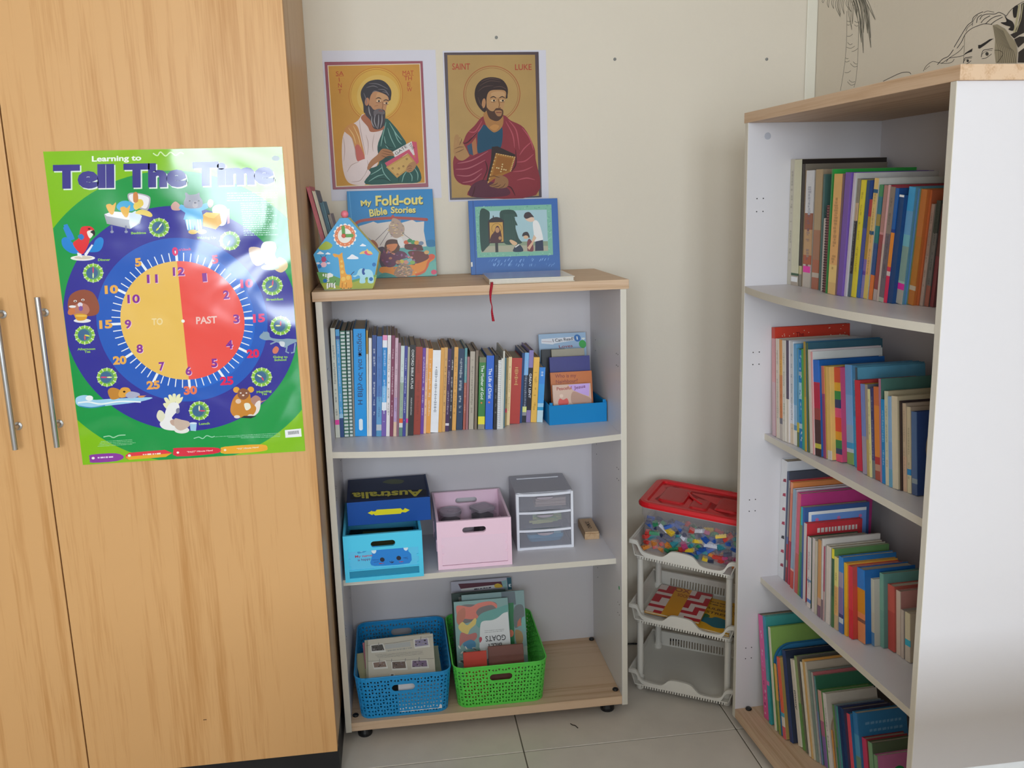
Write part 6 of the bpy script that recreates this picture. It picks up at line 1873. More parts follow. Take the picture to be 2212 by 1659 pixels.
def tub(label, x, y, z0, r, h, square=False, fill='5c4c4c'):
    t = thing('tub', label, 'tub', (x, y, z0), .5 if square else 0, 'tubs in the pink crate')
    if square:
        f = lambda k, z: [(p, q, z) for p, q in rrect(-r * k, r * k, -r * k, r * k, r * .3)]
        MB().loft([f(.84, 0), f(.92, h - .008)]).build('tub_body', M_CLEAR, t)
        MB().loft([f(.80, .002), f(.86, h * .75)], lin(fill)).build('contents', M_CARD, t)
        MB().loft([f(1, h - .010), f(1.02, h - .002), f(.9, h), f(.86, h - .002), f(.5, h - .002)]).build('lid', M_LID, t, smooth=False)
    else:
        MB().lathe([(r * .84, 0), (r * .92, h - .008)], 28).build('tub_body', M_CLEAR, t)
        MB().lathe([(r * .78, .002), (r * .84, h * .7)], 24, lin(fill)).build('contents', M_CARD, t)
        MB().lathe([(r, h - .011), (r * 1.01, h - .002), (r * .94, h), (r * .88, h - .003), (r * .3, h - .003), (r * .26, h - .0015)], 32).build('lid', M_LID, t)
    return t


tub('round tub with frosted lid at the left in the pink crate', .3300, .285, ZB + .0038, .0335, .100)
tub('square tub with frosted lid at the right in the pink crate', .4270, .288, ZB + .0038, .0300, .104, True, '3c2c2c')
tub('low round tub by the front wall inside the pink crate', .3600, .165, ZB + .0038, .0300, .088, False, '7c6870')
tub('small tub between the others in the pink crate', .3320, .214, ZB + .0038, .0160, .085, True, '887478')


def drawer_unit():
    w, d, h = .1685, .178, .173
    t = thing('drawer_unit', 'small three-drawer unit of white and clear grey plastic, right of pink crate', 'drawer unit', (.5155, .1745, ZB + .0004), -.015)
    Wc = lin('e0e0e8', 1.1)
    mg = mat('smoky_plastic', 'b8b6be', .3, .5, alpha=.78)
    mb = MB().box(0, .003, .011, d, 0, h - .004).box(w - .003, w, .011, d, 0, h - .004).box(0, w, d - .003, d, 0, h - .004).box(0, w, .011, d, h - .004, h)
    mb.build('casing', mg, t, bevel=.0015)
    MB().box(.02, w - .02, d - .036, d - .029, h, h + .002, lin('e8e8ee')).build('top_ridge', M_PLAS, t, bevel=.0008)
    fr = MB()
    zs = [0, .0555, .1105, .165]
    for x in (0, w - .0075):
        fr.box(x, x + .0075, 0, .0108, 0, h, Wc)
    for i, z in enumerate(zs):
        n = 12
        hh = .008 if 0 < i < 3 else .009
        pl = [(.0075 + (w - .015) * q / n, z + (-.0022 * math.sin(math.pi * q / n) if i else 0)) for q in range(n + 1)]
        fr.loft([[(x, y, zz + a) for a, y in ((0, 0), (0, .0108), (hh - .001, .0108), (hh - .001, 0))] for x, zz in pl], Wc)
    fr.build('frame', M_PLAS, t, bevel=.0008, segs=1)
    for i in range(3):
        z0, z1 = zs[i] + .0085, zs[i + 1] - .0025
        dr = MB().box(.009, w - .009, .0035, .0055, z0, z1).box(.009, w - .009, .0056, d - .006, z0, z0 + .0015).build('drawer', M_CLEAR, t)
        n = 10
        arc = [(w / 2 + .024 * math.cos(math.pi * (1 + q / n)), z1 - .001 + .011 * math.sin(math.pi * (1 + q / n))) for q in range(n + 1)]
        vs = [(x, .0034, z) for x, z in arc] + [(x, -.004, z1 - .001 + (z - z1 + .001) * .7) for x, z in arc]
        hd = MB().add(vs, [(q, q + 1, n + 2 + q, n + 1 + q) for q in range(n)] + [list(range(n + 1, 2 * n + 2))])
        hd.build('handle', M_LID, dr, solid=.001)
    return t


drawer_unit()
Md = TR(.5155, .1745, ZB + .0004, 0, 0, -.015)
t = thing('card_stack', 'stack of pinkish cards in the top drawer', 'cards', M=Md @ TR(.060, .03, .1216))
for k in range(7):
    MB().box(0 + .001 * (k % 3), .092 - .001 * (k % 2), .0, .09, .0036 * k, .0036 * k + .003, lin(('c8b0a8', 'b49c98', 'd4bcb4')[k % 3])).build('card', M_CARD, t)
t = thing('paper_bundle', 'bundle of green and yellow paper strips in the middle drawer', 'paper', M=Md @ TR(.035, .028, .0664))
rr = random.Random(5)
for k in range(22):
    y = .004 * (k // 8)
    MB().box(-.03, .03, 0, .003, 0, .006, lin(rr.choice(('b8c46c', 'a0bc78', 'd8b870', '8cb07c', 'c8cc88')))).build('strip', M_CARD, t, TR(rr.uniform(.035, .075), y, .004 + .0036 * (k % 8), 0, rr.uniform(-.14, .14), 0))
t = thing('blue_tray', 'light blue lidded tray in the bottom drawer', 'tray', M=Md @ TR(.036, .03, .0110))
MB().loft([[(p, q, z) for p, q in rrect(-o, .108 + o, -o, .09 + o, .012)] for o, z in ((-.006, 0), (0, .012), (.001, .013), (.001, .024))], lin('3c9cc8', 1.1)).build('tray_body', M_PLAS, t)
MB().box(.07, .1, .0, .04, .0245, .031, lin('88c4d8')).build('bag', M_PLAS, t)

# wooden domino box
t = thing('domino_box', 'small light wooden box lettered DOMINO at the right of the drawer unit', 'box', (.7275, .2215, ZB + .0004), -.03)
M_PINE = wood('pine_y', 'c9a680', 'b38c64', 1, .55, 90, 2)
MB().box(0, .0445, 0, .118, 0, .0185).build('box_body', M_PINE, t, bevel=.0006, segs=1)
ld = MB().box(.0012, .0433, .0006, .1175, .0190, .0238).build('lid', M_PINE, t, bevel=.0006, segs=1)
tx = MB()
mb_text(tx, 'DOMINO', (.0165, .088, .02395), (0, -1, 0), (1, 0, 0), .058, .012, '2c2018', .015)
tx.build('lettering', M_INK, ld)

# the dark blue Australia box standing on the crate
w, d, h = .2305, .215, .068
t = thing('cardboard_box', 'dark blue cardboard box lettered Australia standing on the turquoise crate', 'box', (.0365, .122, .5906), .022)
NB, BB = lin('1c2c54'), lin('124a98', 1.1)
MB().box(0, w, 0, d, 0, h, BB, top=NB, left=NB, right=NB).build('box_body', M_CARD, t, bevel=.0012, segs=2)
q4 = [(730 + x / 6.143, 1000 + y / 6.143) for x, y in ((75, 490), (1230, 385), (1140, 100), (125, 180))]
A = Art(q4, [(0, 0), (w, 0), (w, d), (0, d)])
A.frame(730, 1000, 6.143)
A.poly([(130, 440), (1185, 370), (1125, 120), (150, 190)], '2a3654')
A.poly([(135, 440), (1185, 370), (1168, 290), (140, 335)], '131b30')
A.blob([(590, 200), (700, 165), (860, 175), (840, 215), (720, 225), (620, 215)], '5c6448')
A.text('Australia', (1122, 296), (165, 352), 82, 'd0c448', .03)
A.build('top_print', M_CARD, t, Matrix.Translation((0, 0, h + .0002)))
q4 = [(730 + x / 6.143, 1000 + y / 6.143) for x, y in ((75, 500), (1225, 392), (1225, 690), (120, 815))]
A = Art(q4, [(0, h), (w, h), (w, 0), (0, 0)])
A.frame(730, 1000, 6.143)
A.poly([(385, 630), (440, 598), (450, 605), (490, 605), (510, 582), (835, 555), (855, 575), (875, 572), (890, 550), (955, 575), (900, 608), (850, 605), (835, 625), (490, 658), (465, 640), (450, 655)], 'e8dc20')
A.build('front_print', M_CARD, t, FACE_FRONT @ Matrix.Translation((0, 0, .0002)))
MB().box(w - .0035, w + .001, .006, d - .006, h + .0004, h + .003, lin('2c3c64')).build('flap', M_CARD, t)


# ---------------------------------------------------------------- baskets on the bottom board
def basket(label, cx, cy, wb, db, wr_, dr_, h, col):
    t = thing('lattice_basket', label, 'basket', (cx, cy, ZC + .0004), 0, 'lattice baskets on the bottom board')
    C = lin(col, 1.1)
    rb = .03
    # points around the wall, evenly spaced: parameter s -> corner-rounded rectangle
    def loop(w, d, r, n):
        segs = [('l', (-w / 2 + r, -d / 2), (w / 2 - r, -d / 2)), ('a', (w / 2 - r, -d / 2 + r), -R90), ('l', (w / 2, -d / 2 + r), (w / 2, d / 2 - r)), ('a', (w / 2 - r, d / 2 - r), 0), ('l', (w / 2 - r, d / 2), (-w / 2 + r, d / 2)), ('a', (-w / 2 + r, d / 2 - r), R90), ('l', (-w / 2, d / 2 - r), (-w / 2, -d / 2 + r)), ('a', (-w / 2 + r, -d / 2 + r), 2 * R90)]
        out = []
        for (k, a, b), m in zip(segs, n):
            for i in range(m):
                f = i / m
                if k == 'l':
                    out.append((a[0] + (b[0] - a[0]) * f, a[1] + (b[1] - a[1]) * f))
                else:
                    out.append((a[0] + r * math.cos(b + f * R90), a[1] + r * math.sin(b + f * R90)))
        return out
    nf, na, ns = 22, 4, 26
    n = [nf, na, ns, na, nf, na, ns, na]
    lo, hi = loop(wb, db, rb, n), loop(wr_, dr_, rb, n)
    N = len(lo)

    def P(i, f):
        a, b = lo[i % N], hi[i % N]
        return (a[0] + (b[0] - a[0]) * f, a[1] + (b[1] - a[1]) * f, h * f)
    rows = 10
    f0, f1 = .035, .93
    mb = MB()
    sk = set()
    sx0, sx1, r0, r1 = 7, 15, 6, 9
    for i in range(N):
        for r in range(rows):
            front = sx0 <= i < sx1
            backi = nf + na + ns + na
            bk = backi + sx0 <= i < backi + sx1
            if (front or bk) and r0 <= r < r1:
                continue
            fa, fb = f0 + (f1 - f0) * r / rows, f0 + (f1 - f0) * (r + 1) / rows
            q = [Vector(P(i, fa)), Vector(P(i + 1, fa)), Vector(P(i + 1, fb)), Vector(P(i, fb))]

            def bl(u, v):
                return (q[0] * (1 - u) + q[1] * u) * (1 - v) + (q[3] * (1 - u) + q[2] * u) * v
            k = (i + 2 * r) % 3
            if k == 2 or (r == rows - 1 and i % 2):
                tri = None
            if k == 0:
                tri = ((.16, .2), (.9, .2), (.5, .82))
            elif k == 1:
                tri = ((.08, .86), (.5, .22), (.86, .86))
            else:
                tri = ((.2, .5), (.8, .12), (.8, .8))
            vs = [bl(0, 0), bl(1, 0), bl(1, 1), bl(0, 1)] + [bl(*p) for p in tri]
            if k == 0:
                fs = [(0, 1, 5, 4), (1, 2, 6, 5), (2, 3, 6), (3, 0, 4, 6)]
            elif k == 1:
                fs = [(3, 0, 5, 4), (0, 1, 5), (1, 2, 6, 5), (2, 3, 4, 6)]
            else:
                fs = [(3, 0, 4), (0, 1, 5, 4), (1, 2, 6, 5), (2, 3, 4, 6)]
            mb.add(vs, fs, C)
    # plain strips below and above the lattice, floor, handle plates with a slot
    for fa, fb in ((0, f0), (f1, 1)):
        for i in range(N):
            mb.add([P(i, fa), P(i + 1, fa), P(i + 1, fb), P(i, fb)], [(0, 1, 2, 3)], C)
    mb.add([(x, y, .0) for x, y in lo], [list(range(N))[::-1]], C)
    fa, fb = f0 + (f1 - f0) * r0 / rows, f0 + (f1 - f0) * r1 / rows
    for base in (0, nf + na + ns + na):
        m = 28
        a = [Vector(P(base + sx0, fa)), Vector(P(base + sx1, fa)), Vector(P(base + sx1, fb)), Vector(P(base + sx0, fb))]
        W_, H_ = (a[1] - a[0]).length, (a[3] - a[0]).length
        hh, hw = H_ * .30, W_ * .44
        ins, out = [], []
        for j in range(m):
            an = 2 * math.pi * (j + .5) / m
            c, s = math.cos(an), math.sin(an)
            ins.append((.5 + ((hw - hh) * (1 if c > 0 else -1) + hh * c) / W_, .5 + hh * s / H_))
            k = min(.5 / max(abs(c), 1e-6), .5 / max(abs(s), 1e-6))
            out.append((.5 + c * k, .5 + s * k))
        for g in ((0, 0), (1, 0), (1, 1), (0, 1)):
            j = min(range(m), key=lambda j: (out[j][0] - g[0]) ** 2 + (out[j][1] - g[1]) ** 2)
            out[j] = g
        vs = [(a[0] * (1 - u) + a[1] * u) * (1 - v) + (a[3] * (1 - u) + a[2] * u) * v for u, v in ins + out]
        mb.add(vs, [(j, m + j, m + (j + 1) % m, (j + 1) % m) for j in range(m)], C)
    mb.build('lattice_body', M_PLAS, t, solid=.0018)
    MB().tube([P(i, 1) for i in range(N + 1)], .0024, 6, C, flat=.0018).build('rim', M_PLAS, t, smooth=True)
    return t


basket('blue lattice plastic basket of papers at the left of the bottom board', .1645, .174, .243, .318, .265, .345, .128, '1f8cc8')
basket('green lattice plastic basket of books at the right of the bottom board', .4375, .180, .244, .318, .266, .345, .128, '58c84c')


def sheet(label, name, cat, O, U, V, col, art=None, thick=.0012, group=None):
    """a flat sheet spanned from corner O by edge vectors U and V"""
    O, U, V = Vector(O), Vector(U), Vector(V)
    u = U.normalized()
    n = u.cross(V).normalized()
    v = n.cross(u)
    M = Matrix((u, v, n)).transposed().to_4x4()
    M.translation = O
    t = thing(name, label, cat, M=M, group=group)
    w, h = U.length, V.dot(v)
    MB().box(0, w, 0, h, -thick, 0, lin(col)).build('sheet', M_CARD, t)
    if art:
        art(w, h).build('print', M_CARD, t, Matrix.Translation((0, 0, .0002)))
    return t


def art_sheet(w, h):
    A = Art([(750 + x / 6.383, 1310 + y / 6.383) for x, y in ((265, 975), (1190, 920), (1290, 440), (470, 405))], [(0, 0), (w, 0), (w, h), (0, h)])
    A.frame(750, 1310, 6.383)
    A.curve([(420, 480), (800, 490), (1270, 475)], 5, '8c8880')
    A.curve([(360, 700), (700, 720), (1220, 738)], 5, '8c8880')
    rr = random.Random(9)
    for p, c in (([(490, 490), (650, 490), (650, 570), (470, 565)], '5c5854'), ([(1070, 490), (1215, 490), (1205, 570), (1050, 572)], '9890a8'), ([(430, 730), (605, 722), (600, 800), (420, 800)], '8c7468'), ([(700, 740), (870, 745), (855, 835), (675, 832)], '74645c'), ([(965, 745), (1130, 755), (1120, 832), (935, 828)], '806c84'), ([(900, 930), (1010, 925), (1000, 955), (895, 955)], '70707c'), ([(625, 912), (665, 910), (655, 930), (615, 932)], '8c8480')):
        x0, y0 = p[0]
        A.poly([(a - 14 if i in (0, 3) else a + 14, b - 10 if i < 2 else b + 24) for i, (a, b) in enumerate(p)], 'dcd8d0')
        A.poly(p, c)
        for k in range(10):
            A.ell(rr.uniform(p[3][0] + 15, p[1][0] - 20), rr.uniform(p[0][1] + 8, p[2][1] - 8), 12, 6, rr.choice(('3c3834', 'a89c98', '7c7074')), n=7)
    for k in range(4):
        A.dashes((500 + 10 * k, 625 + 14 * k), (1120, 632 + 14 * k), 5, '7c7874', k)
    A.poly([(680, 500), (1010, 500), (1000, 560), (670, 560)], 'b8b8b4')
    A.dashes((690, 585), (1010, 580), 16, 'a4a4a0', 8)
    for x, y in ((600, 480), (1145, 475), (535, 700), (700, 715), (880, 725), (1050, 728)):
        A.line([(x - 10, y + 24), (x + 8, y - 18)], 9, '94908c')
    return A


sheet('printed worksheet with small pictures, topmost in the blue basket', 'worksheet', 'paper', (.068, .058, .157), (.188, -.004, .004), (.040, .098, .072), 'c8c0b0', art_sheet)
sheet('cream sheet tucked under the worksheet in the blue basket', 'worksheet', 'paper', (.062, .068, .147), (.190, .004, .004), (.052, .106, .074), 'bdb49c')
sheet('pink card at the left inside the blue basket', 'card', 'card', (.058, .118, .155), (.075, .008, 0), (-.004, .060, .055), 'b8707c')
sheet('yellowish sheet at the far left inside the blue basket', 'worksheet', 'paper', (.046, .075, .140), (.10, .02, 0), (.002, .10, .04), 'b8b088')
sheet('dark folder under the papers in the blue basket', 'folder', 'folder', (.050, .044, .118), (.220, 0, 0), (0, .20, .018), '30302c', thick=.008)
sheet('white page against the front slot of the blue basket', 'page', 'paper', (.150, .0125, .075), (.118, 0, 0), (.012, .010, .078), 'e0dcdc')
sheet('grey-green crumpled sheet at the right inside the blue basket', 'worksheet', 'paper', (.200, .10, .140), (.075, .004, -.004), (.010, .10, .03), '98a088')


def art_goats(w, h):
    A = Art([(950 + x / 5.352, 1230 + y / 5.352) for x, y in ((130, 400), (770, 330), (830, 940), (190, 1080))], [(0, h), (w, h), (w, .062), (0, .045)])
    A.clip = (.0003, .0003, w - .0003, h - .0003)
    A.frame(950, 1230, 5.352)
    A.poly([(80, 380), (800, 300), (900, 1300), (100, 1400)], '7ca09c')
    A.blob([(170, 470), (260, 420), (420, 410), (520, 380), (630, 385), (640, 440), (560, 500), (400, 560), (250, 600)], '6c6462')
    A.blob([(160, 460), (200, 430), (330, 440), (420, 400), (560, 375), (640, 400), (640, 440), (580, 410), (450, 440), (400, 490), (430, 540), (340, 560), (260, 560), (200, 600)], 'd4705c')
    A.blob([(180, 500), (260, 450), (270, 540), (210, 620), (170, 590)], 'b8684c')
    A.blob([(190, 640), (240, 590), (300, 620), (390, 545), (400, 600), (330, 660), (300, 710), (230, 690)], 'd8bc60')
    A.blob([(220, 700), (310, 710), (400, 690), (410, 740), (330, 800), (260, 790), (210, 830)], 'b4645c')
    A.blob([(250, 800), (340, 760), (400, 790), (380, 850), (280, 840)], '3c7ca0')
    rr = random.Random(3)
    for k in range(40):
        x, y = rr.uniform(200, 480), rr.uniform(830, 1000)
        A.ell(x, y, 22, 8, rr.choice(('d8d4cc', '5c6460', 'a4aca8', '3c4444')), rot=rr.uniform(-1, 1), n=8)
    A.blob([(400, 590), (460, 500), (640, 440), (770, 400), (780, 450), (700, 500), (600, 550), (480, 580), (440, 640)], '5c9c94')
    A.poly(spline([(450, 640), (460, 590), (500, 568), (590, 558), (660, 530), (720, 485), (775, 470)], 4) + [(830, 925), (560, 958), (490, 930), (445, 830)], 'dcdcdc')
    K = '4a4848'
    A.text('GOATS', (752, 692), (512, 720), 52, K, .02)
    A.text('BILLY', (708, 772), (532, 795), 50, K, .02)
    A.text('LITTLE', (765, 850), (570, 875), 44, K, .02)
    A.dashes((735, 640), (500, 668), 7, '9c9c9c', 3)
    A.dashes((730, 655), (505, 685), 7, '9c9c9c', 4)
    A.dashes((770, 925), (540, 945), 16, '5c7ca4', 5)
    A.blob([(440, 740), (465, 728), (475, 755), (450, 785)], 'b83848')
    return A


def art_teal(w, h):
    A = Art([(950 + x / 5.352, 1230 + y / 5.352) for x, y in ((640, 310), (965, 265), (1030, 1010), (720, 1060))], [(w * .55, h), (w, h), (w, .05), (w * .55, .05)])
    A.clip = (.0003, .0003, w - .0003, h - .0003)
    A.frame(950, 1230, 5.352)
    A.poly([(0, 330), (980, 250), (1060, 1300), (0, 1400)], '88a4a4')
    A.poly([(700, 300), (860, 285), (880, 440), (720, 460)], '68747c')
    A.poly([(790, 430), (850, 420), (880, 900), (830, 940)], '2c7c4c')
    A.blob([(860, 480), (950, 440), (980, 560), (930, 680), (870, 700)], '70787a')
    A.ell(835, 778, 30, 42, 'd87858')
    A.poly([(935, 590), (950, 680), (900, 700), (905, 640)], 'c87860')
    A.blob([(880, 740), (950, 750), (975, 830), (950, 900), (900, 880)], 'a8885c')
    A.blob([(950, 600), (990, 590), (1000, 740), (960, 720)], '7cb4ac')
    A.poly([(940, 930), (1030, 900), (1040, 1010), (950, 1000)], 'a8b4ac')
    return A


def art_lilac(w, h):
    A = Art([(950 + x / 5.352, 1230 + y / 5.352) for x, y in ((115, 180), (825, 85), (835, 270), (118, 290))], [(0, h), (w, h), (w, h - .046), (0, h - .032)])
    A.clip = (.0003, .0003, w - .0003, h - .0003)
    A.frame(950, 1230, 5.352)
    A.poly([(90, 150), (900, 60), (900, 900), (90, 900)], 'b4b0bc')
    A.poly([(190, 195), (690, 145), (710, 205), (215, 252)], '5c2434')
    A.poly([(690, 145), (760, 120), (770, 270), (715, 210)], '8cb0b0')
    A.poly([(215, 250), (640, 185), (700, 215), (220, 272)], 'd8d4d0')
    A.blob([(600, 195), (640, 172), (690, 185), (700, 215), (620, 225)], 'd8b030')
    A.dashes((360, 250), (560, 222), 14, '44404c', 2)
    A.poly([(762, 92), (825, 84), (832, 240), (778, 248)], '1f5868')
    A.text('3', (820, 172), (786, 176), 34, 'e8f0f0', .03)
    A.poly([(770, 250), (832, 240), (832, 268), (770, 275)], 'd0d4d4')
    return A


def art_dark(w, h):
    A = Art([(950 + x / 5.352, 1230 + y / 5.352) for x, y in ((110, 295), (750, 222), (760, 380), (115, 400))], [(0, h), (w, h), (w, h - .04), (0, h - .03)])
    A.clip = (.0003, .0003, w - .0003, h - .0003)
    A.frame(950, 1230, 5.352)
    A.poly([(90, 250), (900, 160), (900, 900), (90, 900)], '20342c')
    A.poly([(185, 330), (690, 262), (720, 380), (190, 400)], '6c6c64')
    A.dashes((260, 340), (620, 298), 22, 'b4b4ac', 7)
    A.line([(215, 382), (640, 325)], 9, 'a8a8a4')
    return A


ZK = ZC + .0032
G = 'books in the green basket'
lean_book('maroon and lilac reader at the back of the green basket', .325, .515, .3065, .336, .290, .006, 'a8a4b0', art_lilac, ZK, group=G, rz=0)
lean_book('dark green tale book in front of the lilac one, green basket', .322, .488, .2965, .272, .218, .007, '1c3028', art_dark, ZK, group=G)
lean_book('grey-teal story book showing at the right of the green basket', .350, .540, .3050, .236, .178, .006, '7c9898', art_teal, ZK, group=G)
lean_book('white-labelled goats story book standing upside down in the green basket', .324, .486, .3000, .205, .130, .006, '78908c', art_goats, ZK, group=G)
lean_book('small red and yellow book at the front of the green basket', .338, .405, .199, .082, .050, .006, 'b83c2c', None, ZK, group=G)
lean_book('small brown book at the front right of the green basket', .412, .515, .199, .104, .064, .009, '6c3c30', None, ZK, group=G)

# ---------------------------------------------------------------- rolling tray stand in the corner
M_WP = vcmat('white_tray_plastic', .42, .45)
TROT = math.atan2(-.157, .257)
TRM = TR(.842, .126, 0, 0, 0, TROT)
stand = thing('tray_stand', 'white plastic stand of three slotted trays in the corner between the bookcases', 'tray stand', M=TRM)
TWc = lin('d8d2c8')
TW, TD = .305, .272


def tray(z, tilt):
    M = TR(0, 0, z, 0, tilt)
    # front rim outline: high corners, low run, raised middle grip
    prof = spline([(-.006, .050), (.008, .050), (.018, .047), (.030, .027), (.045, .018), (.09, .0155), (.105, .024), (.120, .037), (.150, .039), (.180, .036), (.195, .024), (.212, .0125), (.255, .012), (.272, .020), (.281, .038), (.292, .046), (.311, .047)], 3)
    mb = MB()
    # floor, three walls with a rolled rim
    mb.box(.012, TW - .012, .012, TD - .012, .002, .005, TWc)
    for a, b in (((.012, .012), (0, -.001)), ((TW - .012, .012), (TW, -.001))):
        sg = 1 if a[0] < .1 else -1
        mb.loft([[(a[0], y, .003), (a[0] - sg * .012, y, .05), (a[0] - sg * .016, y, .052), (a[0] - sg * .016, y, .047), (a[0] - sg * .010, y, .046), (a[0] + sg * .002, y, .003)] for y in (.0, TD)], TWc)
    yb = TD - .012
    mb.box(.008, TW - .008, yb, yb + .003, .003, .010, TWc).box(.004, TW - .004, yb, yb + .003, .034, .050, TWc).box(-.004, TW + .004, yb, yb + .009, .050, .053, TWc)
    mb.box(.006, .055, yb, yb + .003, .010, .034, TWc).box(TW - .025, TW - .006, yb, yb + .003, .010, .034, TWc)
    x = .060
    while x < TW - .03:
        mb.box(x, x + .0042, yb, yb + .003, .010, .034, TWc)
        x += .0088
    # front lip following the outline
    lip = [[(x, -.004, zz + .0), (x, .004, zz), (x, .006, zz - .004), (x, .004, zz - .012 if .1 > x or x > .2 else .006), (x, -.004, zz - .012 if .1 > x or x > .2 else .006)] for x, zz in prof]
    lip = [[(x, y, max(q, .0045) if q < zz0 else q) for (x, y, q) in ring] for ring, (_, zz0) in zip(lip, prof)]
    mb.loft(lip, TWc)
    mb.box(.014, TW - .014, -.003, .013, .0025, .0055, TWc)
    o = mb.build('tray', M_WP, stand, M)
    tm = MB()
    x = .03
    while x < TW - .022:
        tm.box(x, x + .0036, -.0035, .002, -.0042, .0046, TWc)
        x += .0076
    q = tm.build('teeth', M_WP, o)
    q['kind'] = 'stuff'
    return M


TZ = [(.0262, .02), (.2365, .062), (.4385, .092)]
TM = [tray(z, a) for z, a in TZ]
for x, y in ((.022, .030), (TW - .022, .030), (.022, TD - .03), (TW - .022, TD - .03)):
    def zt(k):
        return TZ[k][0] - x * math.tan(TZ[k][1])
    for k in (0, 1):
        a, b = zt(k) + .005, zt(k + 1) + .002
        MB().lathe([(.0125, a), (.0125, a + .012), (.0095, a + .016), (.0095, b - .02), (.0125, b - .016), (.0125, b)], 16, TWc).build('post', M_WP, stand, TR(x, y, 0))
    MB().lathe([(.009, .0), (.011, .003), (.0125, zt(0) + .002)], 14, TWc).build('foot', M_WP, stand, TR(x, y, 0))

# ---- clear box of toy bricks with a red lid, on the top tray
BM = TRM @ TM[2] @ TR(.006, .022, .0056)
bx = thing('storage_box', 'clear plastic storage box with red lid on the top tray', 'box', M=BM)
M_BOX = mat('clear_box_plastic', 'd4ccd0', .12, .5, alpha=.12)
BW, BD, BH = .312, .232, .148


def brect(o, z, r=.03):
    return [(x, y, z) for x, y in rrect(-o, BW + o, -o, BD + o, r + o)]


MB().loft([brect(-.022, 0), brect(-.012, BH * .72), brect(-.006, BH * .74), brect(-.003, BH * .93)], caps=False).build('box_body', M_BOX, bx, solid=.0014)
MB().loft([brect(-.004, BH * .93), brect(.002, BH * .93), brect(.002, BH * .985), brect(-.004, BH * .985)], caps=False).build('box_collar', mat('frosted_collar', 'c8b8bc', .3, alpha=.62), bx)
RED = lin('d01420')
lid = MB()
lid.loft([brect(-.002, BH * .955), brect(.007, BH * .955), brect(.008, BH * 1.0), brect(.003, BH * 1.05), brect(-.006, BH * 1.06), brect(-.016, BH * 1.05), brect(-.020, BH * 1.01), brect(-.06, BH * 1.012)], RED)
lo = lid.build('lid', M_PLAS, bx)
for a in ((.040, .120, .050, .180), (.135, .190, .036, .120), (.205, .275, .060, .170)):
    MB().loft([[(x, y, z) for x, y in rrect(a[0] + o, a[1] - o, a[2] + o, a[3] - o, .012)] for o, z in ((0, BH * 1.011), (.004, BH * 1.045), (.012, BH * 1.05))], lin('b8141c')).build('lid_panel', M_PLAS, lo)
MB().tube([(.110, .150, BH * 1.04), (.135, .110, BH * 1.045), (.165, .075, BH * 1.045)], .004, 6, RED).build('lid_rib', M_PLAS, lo)
bricks = {}
KC = {'red': 'b83830', 'yellow': 'd8b430', 'blue': '24509c', 'green': '2c7c54', 'white': 'c8c8d4', 'orange': 'c87c34', 'teal': '2c7c88', 'magenta': 'a83c6c', 'grey': '5c5c70', 'navy': '28304c'}


def brick(nx, ny, col):
    mb = MB()
    a, h = .0078, .0095
    C = lin(KC[col], 1.15)
    mb.box(-nx * a / 2, nx * a / 2, -ny * a / 2, ny * a / 2, 0, h, C)
    for i in range(nx):
        for j in range(ny):
            mb.lathe([(.0024, h), (.0024, h + .0017)], 8, C, TR((i + .5 - nx / 2) * a, (j + .5 - ny / 2) * a, 0))
    return mb


rr = random.Random(12)
order = list(KC)
nb = 0
for layer in range(2):
    for ix in range(13):
        for iz in range(6):
            col = rr.choice(('red', 'yellow', 'blue', 'green', 'white', 'orange', 'teal', 'magenta', 'grey', 'navy', 'blue', 'navy', 'green', 'teal', 'grey'))
            if ix < 3 and iz < 2:
                col = rr.choice(('red', 'orange', 'red'))
            if ix > 9 and iz < 2:
                col = rr.choice(('magenta', 'red', 'orange', 'grey'))
            nx = rr.choice((2, 2, 3, 4, 4))
            key = (nx, col)
            M = BM @ TR(.030 + ix * .0212 + rr.uniform(-.003, .003), .024 + layer * .024 + rr.uniform(-.001, .004) - .006 * iz / 6, .008 + iz * .0158 + rr.uniform(-.002, .003), rr.uniform(-.9, .9), rr.uniform(-.7, .7), rr.uniform(-1.2, 1.2))
            if key not in bricks:
                o = brick(nx, 2, col).build('toy_brick', M_PLAS, None, M)
                bricks[key] = o
            else:
                o = bricks[key].copy()
                o.matrix_world = M
                COL.objects.link(o)
            tag(o, '%s %s plastic building brick inside the red-lidded clear box' % ('short' if nx < 4 else 'long', col), 'toy brick', 'toy bricks in the red-lidded box')
            nb += 1

# ---- two picture books on the middle tray
FM = TRM @ TM[1]


def art_fox(w, h):
    A = Art([(1345 + x / 8.675, 1220 + y / 8.675) for x, y in ((390, 930), (1340, 1070), (1700, 590), (710, 440))], [(0, 0), (w, 0), (w, h), (0, h)])
    A.clip = (.0003, .0003, w - .0003, h - .0003)
    A.rpoly([(0, 0), (w, 0), (w, h), (0, h)], 'e09a28')
    for x0, x1, c0 in ((0, .30, 0), (.60, 1, 1)):
        n = 11
        for j in range(n):
            for i in range(2 if x0 == 0 else 4):
                cw = (x1 - x0) / (2 if x0 == 0 else 4)
                red = (j % 2 == 0) if (i + j) % 5 else (j % 2 == 1)
                A.rpoly([(w * (x0 + i * cw), h * j / n), (w * (x0 + (i + 1) * cw), h * j / n), (w * (x0 + (i + 1) * cw), h * (j + 1) / n), (w * (x0 + i * cw), h * (j + 1) / n)], 'c02434' if red else 'e4d0c8')
    A.frame(1345, 1220, 8.675)
    A.text('FOX', (875, 545), (1250, 600), 75, 'a84c18', .02, (.35, -.94))
    A.text('SOCKS', (1000, 650), (1240, 690), 55, 'a84c18', .02, (.35, -.94))
    return A


